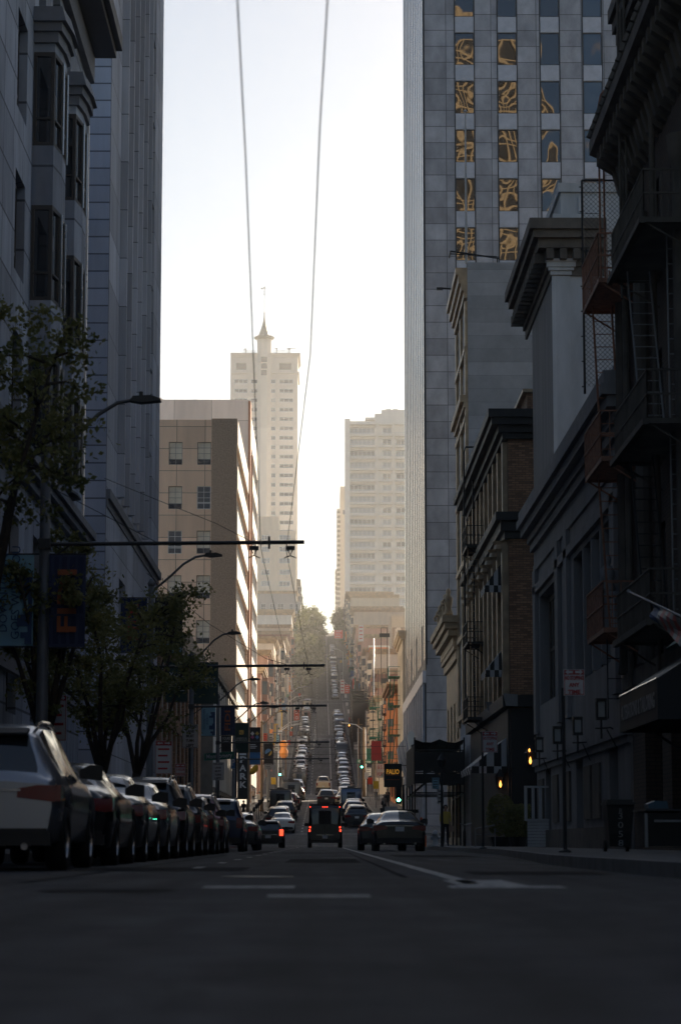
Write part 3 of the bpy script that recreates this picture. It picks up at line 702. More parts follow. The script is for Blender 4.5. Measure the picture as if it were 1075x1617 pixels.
# -- generic smaller street buildings
def shop_block(name, label, side, xs, dx, y0, y1, h, wall, bays, floors, ww=1.1, wh=1.9, glass='glassmid', frame='frame_light', corn='sandstone', fbays=0, zb=None, cproj=.5, cat='building', g0=4.2, sill=.12):
    gb = G((y0+y1)/2); z1 = gb+h if zb is None else zb
    B = Bldg(name, label, side, xs, dx, y0, y1, z1, wall, cat)
    fh_ = (z1-G(y1)-g0-.8)/floors
    rr = [(a,b,c,d) for a,b,c,d in grid_rects(B.WS, bays, ww, G(y1)+g0, fh_, floors, min(wh, fh_-.9), .4)]
    B.street(rr, win_mesh(ww, min(wh, fh_-.9), 2, 2, .09, frame, glass, sill=sill), .2)
    # shop fronts step with the slope
    n = max(2, bays//2); sr = []
    for i in range(n):
        a = B.WS*i/n+.35; b_ = B.WS*(i+1)/n-.35; ym = (y0+(a+b_)/2) if side == 'L' else y1-(a+b_)/2
        gz = max(G(ym-2), G(ym+2))+.5; sr.append((a, b_, gz, min(gz+2.5, G(y1)+g0-.6)))
    sr = [s_ for s_ in sr if s_[3]-s_[2] > .8]
    for s_ in sr: B.street([s_], win_mesh(s_[1]-s_[0], round(s_[3]-s_[2],2), 3, 1, .08, 'frame_dark', 'glass'), .2, name='shop_window')
    if fbays:
        fr_ = grid_rects(B.WF, fbays, ww, G(y0)+g0, fh_, floors, min(wh, fh_-.9), 1.0)
        B.front(fr_, win_mesh(ww, min(wh, fh_-.9), 2, 2, .09, frame, glass), .2)
    B.band(z1-.9, .9, cproj, corn, profile=[(.3,cproj*.4),(.3,cproj*.8),(.25,cproj)])
    B.band(G(y1)+g0-.75, .3, .18, corn, 'belt_course')
    if y0 > 230:
        rnd = random.Random(int(y0*3)+(side == 'L')); sg = 1 if side == 'L' else -1
        X = lambda d: xs+sg*d
        for k in range(2 if B.WS > 22 else 1):
            a = y0+rnd.uniform(1,B.WS*.4)+k*B.WS*.45; e = min(a+rnd.uniform(3,6), y1-.5); z = max(G(a),G(e))+3.1; b = MB()
            b.prism([(X(.01),z+.9),(X(.01),z+.84),(X(1.3),z-.04),(X(1.3),z)], 1, a, e); b.box(*sorted((X(1.27),X(1.3))),a,e,z-.35,z-.05)
            part('awning', b, M[rnd.choice(['b_red','aw_green','b_blue','aw_white','dark_shop','b_orange'])], B.root)
        for k in range(0 if y0 < 300 else 3 if B.WS > 18 else 2):
            a = y0+rnd.uniform(.5,B.WS-1); z = G(a)+rnd.uniform(3.4,5.5); h2 = rnd.choice([.9,1.4,2.4,3.2]); w2 = rnd.uniform(.7,1.2); b = MB()
            b.box(*sorted((X(.25),X(.25+w2))),a,a+.18,z,z+h2); b.box(*sorted((X(.01),X(.25))),a+.05,a+.1,z+.2,z+.28)
            part('blade_sign', b, M[rnd.choice(['b_red','sign_white','yellow','b_blue','sign_black','b_white','sign_green','b_orange'])], B.root)
        if rnd.random() < .75:
            a = y0+B.WS*rnd.uniform(.3,.6); b = MB(); mt = M[rnd.choice(['iron','frame_grey','sign_green','sand_dark'])]
            for f in range(floors):
                z = G(y1)+g0+fh_*f-.25
                b.box(*sorted((X(.01),X(1.15))),a,a+3.6,z,z+.08)
                for q in (.55,1.0): b.box(*sorted((X(1.12),X(1.16))),a,a+3.6,z+q,z+q+.05); b.box(*sorted((X(.01),X(1.12))),a,a+.05,z+q,z+q+.05)
                for q in range(8): b.box(*sorted((X(1.12),X(1.15))),a+.5*q,a+.5*q+.04,z+.08,z+1.0)
                if f: b.tube([(X(.5),a+.5,z),(X(.8),a+2.6,z-fh_+.1)], .05, 5); b.tube([(X(.95),a+.5,z),(X(1.0),a+2.6,z-fh_+.1)], .05, 5)
            part('fire_escape', b, mt, B.root)
        if bays >= 5 and rnd.random() < .7:
            for k in (.2,.75):
                a = y0+B.WS*k; z0_ = G(y1)+g0-.4; z1_ = z1-1.2; b = MB()
                b.prism([(X(.002),a),(X(.8),a+.7),(X(.8),a+2.1),(X(.002),a+2.8)], 2, z0_, z1_); o_ = part('bay', b, B.wm, B.root); g2 = MB()
                for f in range(floors):
                    z = G(y1)+g0+fh_*f; hh = min(wh, fh_-.9)
                    g2.quad((X(.08),a+.02,z),(X(.72),a+.58,z),(X(.72),a+.58,z+hh),(X(.08),a+.02,z+hh)); g2.box(*sorted((X(.8),X(.83))),a+.8,a+2.0,z,z+hh)
                split_part('bay_window', g2, M['glassmid'], o_)
    B.finish(); return B
LB = [(311,327,16,'brick_red',5,4,'red brick walk-up just past the second crossing on the left'),
      (327,348,14.5,'cream',6,3,'cream three-storey building with flagpoles on the left, above the yellow shop sign'),
      (348,366,17.5,'pinkish',5,4,'dusty pink building with a fire escape on the left'),
      (366,392,15.5,'white',7,4,'long white building on the left, fifth from the white-banded block'),
      (392,409,18,'tan',5,4,'tall tan building near the foot of the green hillside trees on the left'),
      (409,429,14.5,'brick_red',5,3,'low brick corner building before the third crossing on the left'),
      (447,470,16.5,'cream',6,4,'cream corner building just past the third crossing on the left'),
      (470,495,14,'pinkish',6,3,'faded pink building with iron balconies, upper left slope'),
      (495,520,16,'white',6,4,'chalk white building high on the left slope'),
      (520,545,13,'tan',6,3,'low tan building beside the first big tree on the left'),
      (545,567,14,'brick_red',5,3,'brick building at the fourth crossing, left of the big trees')]
for y0, y1, h, wl, nb, fl, lb in LB: shop_block('street_building', lb, 'L', -8.0-(.25 if h < 15 else 0), 16, y0+.02, y1-.02, h, wl, nb, fl, cproj=.6)
B = shop_block('brick_gabled_building', 'broad red-brown brick building with a white chimney stack above the left roofs', 'L', xz(459,1000,586)[0], 26, 586, 606, 0, 'brick_red', 5, 4, zb=zp(996,586), fbays=5)
ck = MB(); x_, z_ = xz(438,1010,585); ck.box(x_-1.2,x_+1.2,584,586,zp(1035,585),zp(1012,585)); ck.box(x_-1.4,x_+1.4,583.8,586.2,zp(1012,585),zp(1009,585)); part('chimney', ck, M['white'], B.root)
ck = MB(); ck.box(-30,-8.6,584.6,585.9,G(586),zp(1047,585)); ck.box(-30,-8.4,584.3,586,zp(1049,585),zp(1046,585)); part('porch_wing', ck, M['tan'], B.root)
for i, (y0, y1, h, wl, lb) in enumerate([(607,640,15,'cream','cream building hidden mostly by the big green trees'),(640,668,17,'white','white building behind the upper trees on the left'),(668,700,16,'tan','tan building behind the highest row of trees, left'),(748,790,18,'grey_stucco','grey building near the hilltop behind the trees, left'),(790,840,20,'cream','cream block just under the spired tower, left'),(840,898,18,'white','pale block at the crest of the hill, left')]):
    shop_block('street_building', lb, 'L', -8.4, 16, y0, y1, h, wl, 7, 4)
# grey mid block and tan apartment slab
x1_, _ = xz(475,960,702)
B = Bldg('grey_apartment_building', 'grey apartment block with paired sash windows below the tan slab', 'L', x1_, 14.5, 702, 727, zp(950,702), 'grey_stucco')
rr = []
for px0, px1 in ((412,420),(426,434),(438,448),(457,463),(466,471)):
    a = xz(px0,960,702)[0]-B.x0; b_ = xz(px1,960,702)[0]-B.x0
    if a < 0: continue
    for py in (953,978,1003,1028): rr.append((a, b_, zp(py+13,702), zp(py,702)))
for r_ in rr: B.front([r_], win_mesh(round(r_[1]-r_[0],1), round(r_[3]-r_[2],1), 2, 2, .12, 'frame_light', 'glassmid'), .15)
B.street(grid_rects(25, 6, 1.3, 60, 4, 3, 2.2), win_mesh(1.3, 2.2, 2, 2, .1, 'frame_light', 'glassmid'), .2); B.finish()
x1_, _ = xz(467,900,760)
B = Bldg('tan_apartment_slab', 'tan slab of flats with wide pale windows in front of the spired tower', 'L', x1_, 22, 760, 800, zp(838,760), 'tan')
rr = []
for px0, px1 in ((413,426),(441,458)):
    a = xz(px0,900,760)[0]-B.x0; b_ = xz(px1,900,760)[0]-B.x0
    for k in range(8): rr.append((round(a,2), round(b_,2), zp(853+18.2*k,760), zp(845+18.2*k,760)))
for i, r_ in enumerate(rr): B.front([r_], win_mesh(round(r_[1]-r_[0],1), round(r_[3]-r_[2],1), 3, 1, .15, 'frame_light', 'glasspale' if i % 3 else 'glassb'), .15)
B.street(grid_rects(40, 6, 2.5, 62, 3.6, 8, 1.9), win_mesh(2.5, 1.9, 3, 1, .12, 'frame_light', 'glassmid'), .2)
up = MB(); a, _ = xz(406,820,761); b_, _ = xz(441,820,761); up.box(a, b_, 761, 780, zp(838,760)-1, zp(815,760)); part('roof_block', up, M['tan'], B.root)
B.finish()
# -- spired apartment tower on the crest
Y0 = 925
xa, xb = xz(364,600,Y0)[0], xz(470,600,Y0)[0]; zt = zp(558,Y0)
B = Bldg('spired_apartment_tower', 'pale high-rise on the hilltop crowned by a slim grey-green spire with a weathervane', 'L', xb, xb-xa, Y0, Y0+24, zt, 'spire_stone', cat='tower', zb=70)
fp = 14.85
colpx = [(370,391),(396,407),(428,435),(441,463)]
groups = {}
for k in range(26):
    for ci, (a, b_) in enumerate(colpx):
        py = 599+fp*k; aa, bb = xz(a,py,Y0)[0]-B.x0, xz(b_,py,Y0)[0]-B.x0
        groups.setdefault(ci, []).append((round(aa,3), round(bb,3), zp(py+6.6,Y0), zp(py,Y0)))
for ci, L_ in groups.items():
    w0, h0 = L_[0][1]-L_[0][0], L_[0][3]-L_[0][2]
    L_ = [(a, a+w0, c, c+h0) for a, b_, c, d in L_]
    B.front(L_, win_mesh(round(w0,2), round(h0,2), 3 if ci in (0,3) else 2, 1, .22, 'frame_light', 'glassmid'), .3, most=22)
top = [(xz(373,565,Y0)[0]-B.x0, xz(389,565,Y0)[0]-B.x0, zp(584,Y0), zp(573,Y0)), (xz(441,565,Y0)[0]-B.x0, xz(460,565,Y0)[0]-B.x0, zp(584,Y0), zp(573,Y0))]
for t_ in top: B.front([t_], win_mesh(round(t_[1]-t_[0],2), round(t_[3]-t_[2],2), 1, 1, .25, 'frame_grey', 'glassmid'), .3)
B.band(zt-1.6, 1.6, .8, 'spire_stone', 'cornice', profile=[(.6,.3),(.5,.6),(.5,1.0)]); B.band(zp(590,Y0), .7, .6, 'spire_stone', 'upper_cornice')
for k, a in enumerate((393.5, 437.5)):
    xp = xz(a,600,Y0)[0]; pb = MB(); pb.box(xp-.5, xp+.5, Y0-.5, Y0-.003, 72, zt-2); part('pilaster', pb, M['spire_stone'], B.root)
pb = MB(); xc = xz(417,600,Y0)[0]; wv = (xz(428,600,Y0)[0]-xz(406,600,Y0)[0])/2
pb.prism([(xc-wv,Y0-.4),(xc-wv*.45,Y0-1.8),(xc+wv*.45,Y0-1.8),(xc+wv,Y0-.4),(xc+wv,Y0+3),(xc-wv,Y0+3)], 2, 72, zp(534,Y0)); part('stair_turret', pb, M['spire_stone'], B.root)
lw = MB()
for k in range(3): lw.box(xc-wv*.42, xc+wv*.42, Y0-1.9, Y0-1.803, zp(594-10.5*k,Y0), zp(586-10.5*k,Y0))
part('turret_window', lw, M['glassmid'], B.root)
cn = MB(); cn.lathe([(wv*1.35,0),(wv*1.5,.9),(wv*1.2,1.3),(wv*1.02,1.4)], (xc,Y0+.3,zp(536,Y0)), 8); part('turret_cornice', cn, M['green_roof'], B.root)
rf = MB(); H_ = zp(495,Y0)-zp(533,Y0); pr_ = [(wv*.95*(1-t)**1.9+.18, H_*t) for t in np.linspace(0,1,9)]; rf.lathe(pr_+[(.35,H_+.05),(.12,H_+.6)], (xc,Y0+.3,zp(533,Y0)), 8); part('spire', rf, M['green_roof'], B.root)
vn = MB(); zsp = zp(495,Y0); ztp = zp(450,Y0)
vn.tube([(xc,Y0+.3,zsp),(xc,Y0+.3,ztp)], .10, 6)
part('spire_mast', vn, M['frame_light'], B.root)
vn = MB()
for dz, r_ in ((-1,.5),(-2.4,.35),(-3.6,.45)): vn.lathe([(.05,-.3),(r_,0),(.05,.3)], (xc,Y0+.3,ztp+dz), 8)
vn.box(xc-1.1,xc+.6,Y0+.25,Y0+.35,ztp-1.6,ztp-1.4); vn.prism([(xc-1.1,ztp-1.9),(xc-1.5,ztp-.9),(xc-.7,ztp-1.2)], 1, Y0+.25, Y0+.35)
part('weathervane', vn, M['green_roof'], B.root)
rl = MB(); 
for a, b_ in ((384,404),(430,455)):
    xl, xr = xz(a,555,Y0)[0], xz(b_,555,Y0)[0]
    for i in range(13): x_ = xl+(xr-xl)*i/12; rl.box(x_-.06,x_+.06,Y0+.6,Y0+.7,zt,zt+1.2)
    rl.box(xl,xr,Y0+.6,Y0+.7,zt+1.1,zt+1.22)
part('roof_railing', rl, M['frame_grey'], B.root)
an = MB()
for px, hh in ((388,2.2),(437,2.4),(456,2.3),(458,2.4)):
    x_ = xz(px,550,Y0)[0]; an.box(x_-.12,x_+.12,Y0+1,Y0+1.3,zt,zt+hh); an.box(x_-.9,x_+.35,Y0+1,Y0+1.2,zt+hh-.5,zt+hh-.2)
x_ = xz(456,550,Y0)[0]; an.box(x_-.5,x_+2.8,Y0+1,Y0+1.2,zt+2.0,zt+2.2); part('roof_cradle', an, M['frame_grey'], B.root)
B.street(grid_rects(24, 4, 2.0, 80, 3.6, 27, 1.7), win_mesh(2.0, 1.7, 2, 1, .15, 'frame_light', 'glassmid'), .2, most=12)
B.dF = .3; B.finish()
bb_ = MB(); x0_, x1_ = xz(474,970,985)[0], xz(485,970,985)[0]
B = Bldg('small_rooftop_house', 'little pale grey flat-roofed house peeping over the treetops left of the street crest', 'L', x1_, x1_-x0_, 985, 996, zp(966,985), 'grey_stucco', zb=70, cat='house'); B.front([(1.0,1.9,zp(978,985),zp(973,985))], win_mesh(.9,1.2,1,1,.1,'frame_dark','glassmid'), .1); B.finish()

# ================================================================ RIGHT SIDE
B = Bldg('unseen_street_block', 'unseen grey stone block added before the fire escape building to shade the street', 'R', 8.0, 20, -290, 27.8, 15, 'grey_classic')  # out of view, added to shade the near street
B.street(grid_rects(317.8, 60, 2.2, 4, 4.2, 2, 2.6), win_mesh(2.2, 2.6, 2, 2, .1, 'frame_dark', 'glass'), most=20)
B.finish()
B = Bldg('sun_blocking_high_rise', 'unseen grey high-rise block added behind the right-hand roofs to block the sun', 'R', 27, 13, 108, 138, 58, 'grey_classic')  # out of view, added to keep direct sun off the near left side
B.street(grid_rects(30, 7, 2.4, 16, 4.2, 9, 2.4), win_mesh(2.4, 2.4, 2, 1, .1, 'frame_dark', 'glass'), most=20)
B.finish()
# -- dark building with fire escapes
hz = zp(75, 62)+.4
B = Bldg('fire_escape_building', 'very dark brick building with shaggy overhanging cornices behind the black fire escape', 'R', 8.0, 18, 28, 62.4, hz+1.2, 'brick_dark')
rr = []
for f in range(4):
    for y in (59.9, 56.6, 53.2, 49.8, 46.4, 43, 39.6): rr.append((B.Y(y+.75), B.Y(y-.75), 5.3+4.15*f, 7.8+4.15*f))
rr = [r_ for r_ in rr if r_[3] < hz-1]
B.street(rr, win_mesh(1.5, 2.5, 2, 2, .1, 'frame_dark', 'glass', sill=.15), .25)
sr = [(B.Y(y+1.5), B.Y(y-1.5), .3, 3.3) for y in (58.5, 54, 49.5, 45)]
B.street(sr, win_mesh(3.0, 3.0, 3, 1, .1, 'frame_dark', 'glass'), .5)
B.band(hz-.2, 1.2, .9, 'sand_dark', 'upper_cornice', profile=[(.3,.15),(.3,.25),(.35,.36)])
zl = zp(230, 61.5); sh = MB()
# lower tiled eave: sloping shelf with ragged brackets
sh.prism([(8.0,zl+2.4),(7.05,zl+.25),(7.05,zl-.1),(8.0,zl-.55)], 1, 45, 62.0)
for i in range(24):
    y = 45.3+.7*i; sh.prism([(8.0,zl-.56),(7.2,zl-.12),(7.2,zl-.5),(7.6,zl-.75),(7.75,zl-1.3),(8.0,zl-1.5)], 1, y, y+.28)
    sh.tube([(8.0,y+.35,zl+2.5),(7.02,y+.35,zl+.3)], .09, 6)
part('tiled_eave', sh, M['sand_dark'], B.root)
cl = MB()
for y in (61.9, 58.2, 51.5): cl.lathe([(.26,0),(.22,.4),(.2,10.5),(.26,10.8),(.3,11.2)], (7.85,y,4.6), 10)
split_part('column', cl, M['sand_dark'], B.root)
dp = MB(); dp.tube([(7.72,60.3,4.2),(7.72,60.3,hz)], .09, 8); dp.tube([(7.75,55.2,4.2),(7.75,55.2,hz-2)], .07, 8); split_part('drainpipe', dp, M['sand_dark'], B.root)
B.band(4.2, .4, .25, 'sand_dark', 'belt_course'); B.finish()
# -- fire escapes
def platform(b, x0, x1, y0, y1, z, rail=1.0, bars=.14, rr_=.018):
    """open grating with railings on the three outer sides"""
    b.box(x0,x1,y0,y0+.06,z-.12,z); b.box(x0,x1,y1-.06,y1,z-.12,z); b.box(x0,x0+.05,y0+.06,y1-.06,z-.12,z)
    n = int((y1-y0)/.09)
    for i in range(1, n): y = y0+(y1-y0)*i/n; b.box(x0+.05,x1,y-.016,y+.016,z-.05,z-.01)
    for zz in (.5*rail, rail):
        b.box(x0-.02,x0+.02,y0,y1,z+zz-.02,z+zz+.02); b.box(x0,x1,y0-.02,y0+.02,z+zz-.02,z+zz+.02); b.box(x0,x1,y1-.02,y1+.02,z+zz-.02,z+zz+.02)
    for i in range(int((y1-y0)/bars)+1): y = y0+bars*i; b.box(x0-.01,x0+.01,y-.01,y+.01,z,z+rail)
    for i in range(int((x1-x0)/bars)+1):
        x = x0+bars*i
        for y in (y0,y1): b.box(x-.01,x+.01,y-.01,y+.01,z,z+rail)
    for y in (y0+.1, y1-.1): b.tube([(x0+.05,y,z-.1),(x1,y,z-.75)], .025, 5)
def ladder(b, p, q, wd=.42, step=.3, r_=.022, ax=1):
    p, q = Vector(p), Vector(q); L_ = (q-p).length; n = int(L_/step); o = Vector((wd,0,0)) if ax == 0 else Vector((0,wd,0))
    b.tube([p,q], r_, 6); b.tube([p+o,q+o], r_, 6)
    for i in range(1, n): c = p.lerp(q, i/n); b.tube([c,c+o], .013, 5)
root = empty('rusty_fire_escape', (6.9,59.2,0), 'rust-red iron fire escape of three railed landings joined by ladders, on the right', 'fire escape')
lv = [zp(470,61.5), zp(742,61.5), zp(1003,61.5)]
for z in lv:
    b = MB(); platform(b, 6.92, 8.0, 59.2, 62.9, z, 1.15, .22); part('landing', b, M['rust'], root)
b = MB(); ladder(b, (7.06,62.2,lv[0]+.9), (7.34,62.6,lv[1]+.05), .5, .33, .032, 0); part('ladder', b, M['rust'], root)
b = MB(); ladder(b, (7.18,62.2,lv[1]), (7.5,62.6,lv[2]+.05), .5, .33, .032, 0); part('ladder', b, M['rust'], root)
b = MB(); ladder(b, (7.35,62.2,lv[2]-.02), (7.35,62.2,lv[2]-2.1), .5, .45, .02, 0); part('drop_ladder', b, M['iron'], root)
zt_ = zp(165,62); b = MB(); ladder(b, (7.33,62.2,lv[0]), (7.33,62.2,zt_), .12, .6, .03, 0)
b.tube([(7.33,62.2,zt_),(7.4,62.2,zt_+.35),(7.9,62.2,zt_+.9)], .03, 6); part('rooftop_ladder', b, M['rust'], root)
root = empty('black_fire_escape', (6.85,51.6,0), 'blackened fire escape with curved landings and long ladders, at the right edge', 'fire escape')
lv2 = [zp(386,53), zp(690,53), zp(992,53)]
for z in lv2:
    b = MB(); platform(b, 6.9, 8.0, 50.5, 56.2, z, 1.05, .13)
    b.box(6.78,6.9,50.4,56.3,z-.16,z-.02); part('landing', b, M['sand_dark'], root)
for k, (za_, zb2) in enumerate(((lv2[0],lv2[1]),(lv2[1],lv2[2]))):
    b = MB(); ladder(b, (7.15,55.4,za_), (7.15,53.2,zb2), .52, .32, .022, 0); part('ladder', b, M['frame_grey'] if k == 0 else M['iron'], root)
    b = MB(); ladder(b, (7.6,52.0,za_), (7.6,52.0,zb2), .46, .32, .02, 0); part('ladder', b, M['frame_grey'], root)
b = MB(); ladder(b, (7.4,58.4,lv2[0]), (7.4,58.4,hz+1.3), .16, .42, .035, 0); part('rooftop_ladder', b, M['sand_dark'], root)
# -- chain link screen
root = empty('chain_link_screen', (7.35,64.5,13), 'black chain-link screen standing above the rusty fire escape', 'fence')
z0_, z1_ = zp(440,64.5), zp(284,64.5); b = MB()
for x in (7.12, 8.25): b.tube([(x,64.5,z0_-3.2),(x,64.5,z1_)], .035, 8)
b.tube([(7.12,64.5,z1_),(8.25,64.5,z1_)], .03, 8); b.tube([(7.12,64.5,(z0_+z1_)/2-.6),(8.25,64.5,(z0_+z1_)/2-.6)], .02, 6)
for z in np.arange(z0_-3, z1_, .7): b.tube([(7.12,64.5,z),(7.04,64.5,z)], .02, 5)
part('frame', b, M['iron'], root)
b = MB(); w_, h_ = 1.13, z1_-z0_+3.0; zb3 = z0_-3.0; st = .13
i = -h_
while i < w_:
    for sgn in (1, -1):
        a0, a1 = max(i, 0), min(i+h_, w_)
        if a1 > a0:
            p0 = (a0, a0-i); p1 = (a1, a1-i)
            if sgn < 0: p0, p1 = (w_-p0[0], p0[1]), (w_-p1[0], p1[1])
            b.tube([(7.12+p0[0],64.5,zb3+p0[1]),(7.12+p1[0],64.5,zb3+p1[1])], .0065, 3, cap=False)
    i += st
part('mesh_wire', b, M['iron'], root)
# -- low classical wing
HW = 13.35
B = Bldg('classical_wing', 'long grey stone wing with stepped cornice and tall windows behind the nearer no stopping sign', 'R', 8.0, .58, 62.9, 90.3, HW, 'grey_classic')
rr = [(B.Y(76.5), B.Y(66.5), 5.3, 9.3), (B.Y(88.6), B.Y(81.9), 5.3, 9.3)]
B.street(rr[:1], win_mesh(10, 4.0, 7, 2, .22, 'sand_dark', 'fin_dark', sill=.15), .4); B.street(rr[1:], win_mesh(6.7, 4.0, 5, 2, .22, 'sand_dark', 'fin_dark', sill=.15), .4)
r2 = [(B.Y(y+1.0), B.Y(y-1.0), .15, 3.0) for y in (66.6, 75.5, 86.0)]
B.street(r2, win_mesh(2.0, 2.85, 2, 1, .12, 'frame_dark', 'glass', name='door'), .35, name='door')
pl = MB()
for y in (65.2, 78.0, 81.0, 89.6): pl.box(7.86,7.997,y-.5,y+.5,4.3,10.4)
for y in (68.7,71,73.3): pl.box(7.95,8.2,y-.12,y+.12,5.35,9.25)
split_part('pilaster', pl, M['grey_classic'], B.root)
B.band(10.4, 2.6, .5, 'grey_classic', 'cornice', profile=[(.25,.08),(.5,.05),(.3,.2),(.25,.3),(.3,.55),(.3,.7),(.35,.62)])
B.band(9.5, .3, .14, 'grey_classic', 'window_head', front=False)
B.band(2.9, .5, .16, 'grey_classic', 'dado_moulding', profile=[(.2,.1),(.25,.2)])
pa = MB()
for y in (70.5, 72.9, 79, 83.0, 88.5): pa.box(7.93,7.996,y-.9,y+.9,1.0,2.6)
pa.box(7.88,7.996,63,90.2,.1,.75); part('dado_panels', pa, M['sand_dark'], B.root)
B.wm = M['grey_classic']; B.finish()
# -- classical tower block
zc0 = zp(345, 88); zat = zp(290, 88.5)
B = Bldg('classical_block', 'pale grey block with a heavy bracketed cornice rising above the stone wing', 'R', 8.6, 22, 88, 97, zc0+.2, 'grey_pale')
rr = [(3.4, 3.75, zp(720,93)+.0, zp(545,93)+.2)]
B.street(rr, win_mesh(.35, round(rr[0][3]-rr[0][2],2), 1, 1, .04, 'frame_dark', 'glass'), .3)
sw = MB(); sw.box(8.57,8.597,88.01,96.99,0,zc0-1.5); part('street_wall_face', sw, M['grey_classic'], B.root)
z_ = zc0-2.2
B.band(z_, 2.4, .8, 'sand_dark', 'cornice', front=True, backw=1.9, profile=[(.35,.1),(.25,.2),(.35,.25),(.35,.6),(.3,.8),(.4,.95)], y1=99.5)
dn = MB()
for i in range(15): y = 88.2+.78*i; dn.box(7.9,8.55,y,y+.36,z_+.55,z_+.93)
for i in range(4): x = 8.3+.5*i; dn.box(x,x+.26,87.42,87.97,z_+.55,z_+.93)
split_part('bracket', dn, M['sand_dark'], B.root)
at_ = MB(); at_.box(8.95,24,88.4,97,zc0+.2,zat-.35); at_.box(8.85,24.1,88.3,97,zat-.35,zat); at_.box(9.6,10.4,88.25,88.39,zc0+.3,zc0+.95); part('attic', at_, M['grey_pale'], B.root)
cp = MB(); zz = zp(440, 88)
for k, (dz, p) in enumerate([(.14,.07),(.16,.12),(.12,.2),(.2,.26),(.1,.3)]): cp.box(8.6-p,8.6+.55+p,88-p,87.997,zz,zz+dz); zz += dz
cp.box(8.53,9.2,87.93,87.997,.3,zp(440,88)); part('corner_pilaster', cp, M['grey_pale'], B.root)
B.finish()
# -- brown brick building with striped awnings
hb = zp(645,103)
B = Bldg('brown_brick_building', 'brown brick building with dark cornices, striped awnings and a black shopfront, middle right', 'R', 8.0, 16, 103, 129.8, hb, 'brick_brown')
rr = []
for z0_, h_ in ((hb-3.4,1.9),(9.4,3.2),(5.6,2.4)):
    for y in np.arange(105.2, 129, 3.0): rr.append((round(B.Y(y+.65),2), round(B.Y(y-.65),2), round(z0_,2), round(z0_+h_,2)))
for h_ in (1.9,3.2,2.4):
    L_ = [r_ for r_ in rr if abs(r_[3]-r_[2]-h_) < .01]; B.street(L_, win_mesh(1.3, h_, 2, 2, .09, 'frame_dark', 'glass', sill=.2), .28)
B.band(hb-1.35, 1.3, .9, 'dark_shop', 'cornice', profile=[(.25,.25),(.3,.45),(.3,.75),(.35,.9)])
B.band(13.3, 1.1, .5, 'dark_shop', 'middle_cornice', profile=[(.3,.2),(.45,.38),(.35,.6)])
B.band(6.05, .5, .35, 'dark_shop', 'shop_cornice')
pl = MB()
for y in np.arange(103.7, 129.8, 3.0): pl.box(7.72,7.997,y-.32,y+.32,6.6,13.3); pl.box(7.78,7.997,y-.26,y+.26,14.4,hb-1.4)
for y in np.arange(103.7, 129.8, 3.0):
    pl.lathe([(.22,0),(.34,.12),(.3,.3),(.4,.45)], (7.72,y,12.8), 8)
split_part('pilaster', pl, M['sandstone'], B.root)
sf = MB(); sf.box(7.9,7.996,103.2,129.6,.15,6.0); sf.box(8.0,20,102.9,102.996,.15,6.0); part('shopfront', sf, M['dark_shop'], B.root)
at_ = MB(); at_.box(8.9,23.9,103.6,129,hb-.2,zp(620,103.6)); part('attic', at_, M['brick_brown'], B.root)
at_ = MB(); at_.box(8.7,24.1,103.4,129.2,zp(620,103.6),zp(620,103.6)+.15); part('attic_coping', at_, M['sandstone'], B.root)
B.finish()
def awning(y0, y1, zt, drop, proj, label, xs=8.0, w1='aw_white', w2='dark_shop', n=9):
    root = empty('striped_awning', (xs,y0,zt), label, 'awning', 'striped awnings on the brown brick building')
    a, b_ = MB(), MB(); st = (y1-y0)/n
    for i in range(n):
        t = a if i % 2 == 0 else b_; y = y0+st*i
        t.prism([(xs,zt),(xs,zt-.03),(xs-proj,zt-drop-.03),(xs-proj,zt-drop)], 1, y, y+st)
        (b_ if i % 2 == 0 else a).box(xs-proj-.02,xs-proj+.0,y,y+st,zt-drop-.3,zt-drop-.15); t.box(xs-proj-.02,xs-proj+.0,y,y+st,zt-drop-.15,zt-drop)
    # near end: striped cheek
    m_ = 5
    for i in range(m_):
        t = a if i % 2 == 0 else b_; x0 = xs-proj*i/m_; x1 = xs-proj*(i+1)/m_
        t.add([(x0,y0-.004,zt-drop*i/m_),(x1,y0-.004,zt-drop*(i+1)/m_),(x1,y0-.004,zt-drop),(x0,y0-.004,zt-drop)], [(0,1,2,3)])
        (b_ if i % 2 == 0 else a).add([(x0,y0-.006,zt-drop),(x1,y0-.006,zt-drop),(x1,y0-.006,zt-drop-.3),(x0,y0-.006,zt-drop-.3)], [(0,1,2,3)])
    part('canvas', a, M[w1], root); part('stripes', b_, M[w2], root)
awning(104.4, 107.2, zp(880,105), 1.3, .95, 'upper striped awning with a checkered valance, highest on the brown brick building')
awning(104.4, 107.2, zp(1018,105), 1.15, .95, 'middle striped awning with a checkered valance on the brown brick building')
awning(104.2, 112, zp(1165,106), 1.3, 1.6, 'large striped awning over the shopfront beside the second no stopping sign')
for i, (px, py, Yy, w_) in enumerate(((804,1106,103,.62),(776,1118,112,.6))):
    x, z = xz(px,py,Yy); b = MB(); b.prism([(x-w_*.5,z+.28),(x+w_*.5,z+.22),(x+w_*.5,z-.28),(x-w_*.3,z-.25)], 1, Yy-.5, Yy-.35); b.tube([(x+w_*.3,Yy-.4,z),(8.0,Yy-.4,z)], .03, 6)
    one('floodlight_box', b, M['frame_grey'], (x,Yy-.4,z), ('nearer' if i == 0 else 'smaller farther')+' grey tilted lighting box above the black shopfront', 'light fitting', 'lighting boxes above the shopfront')
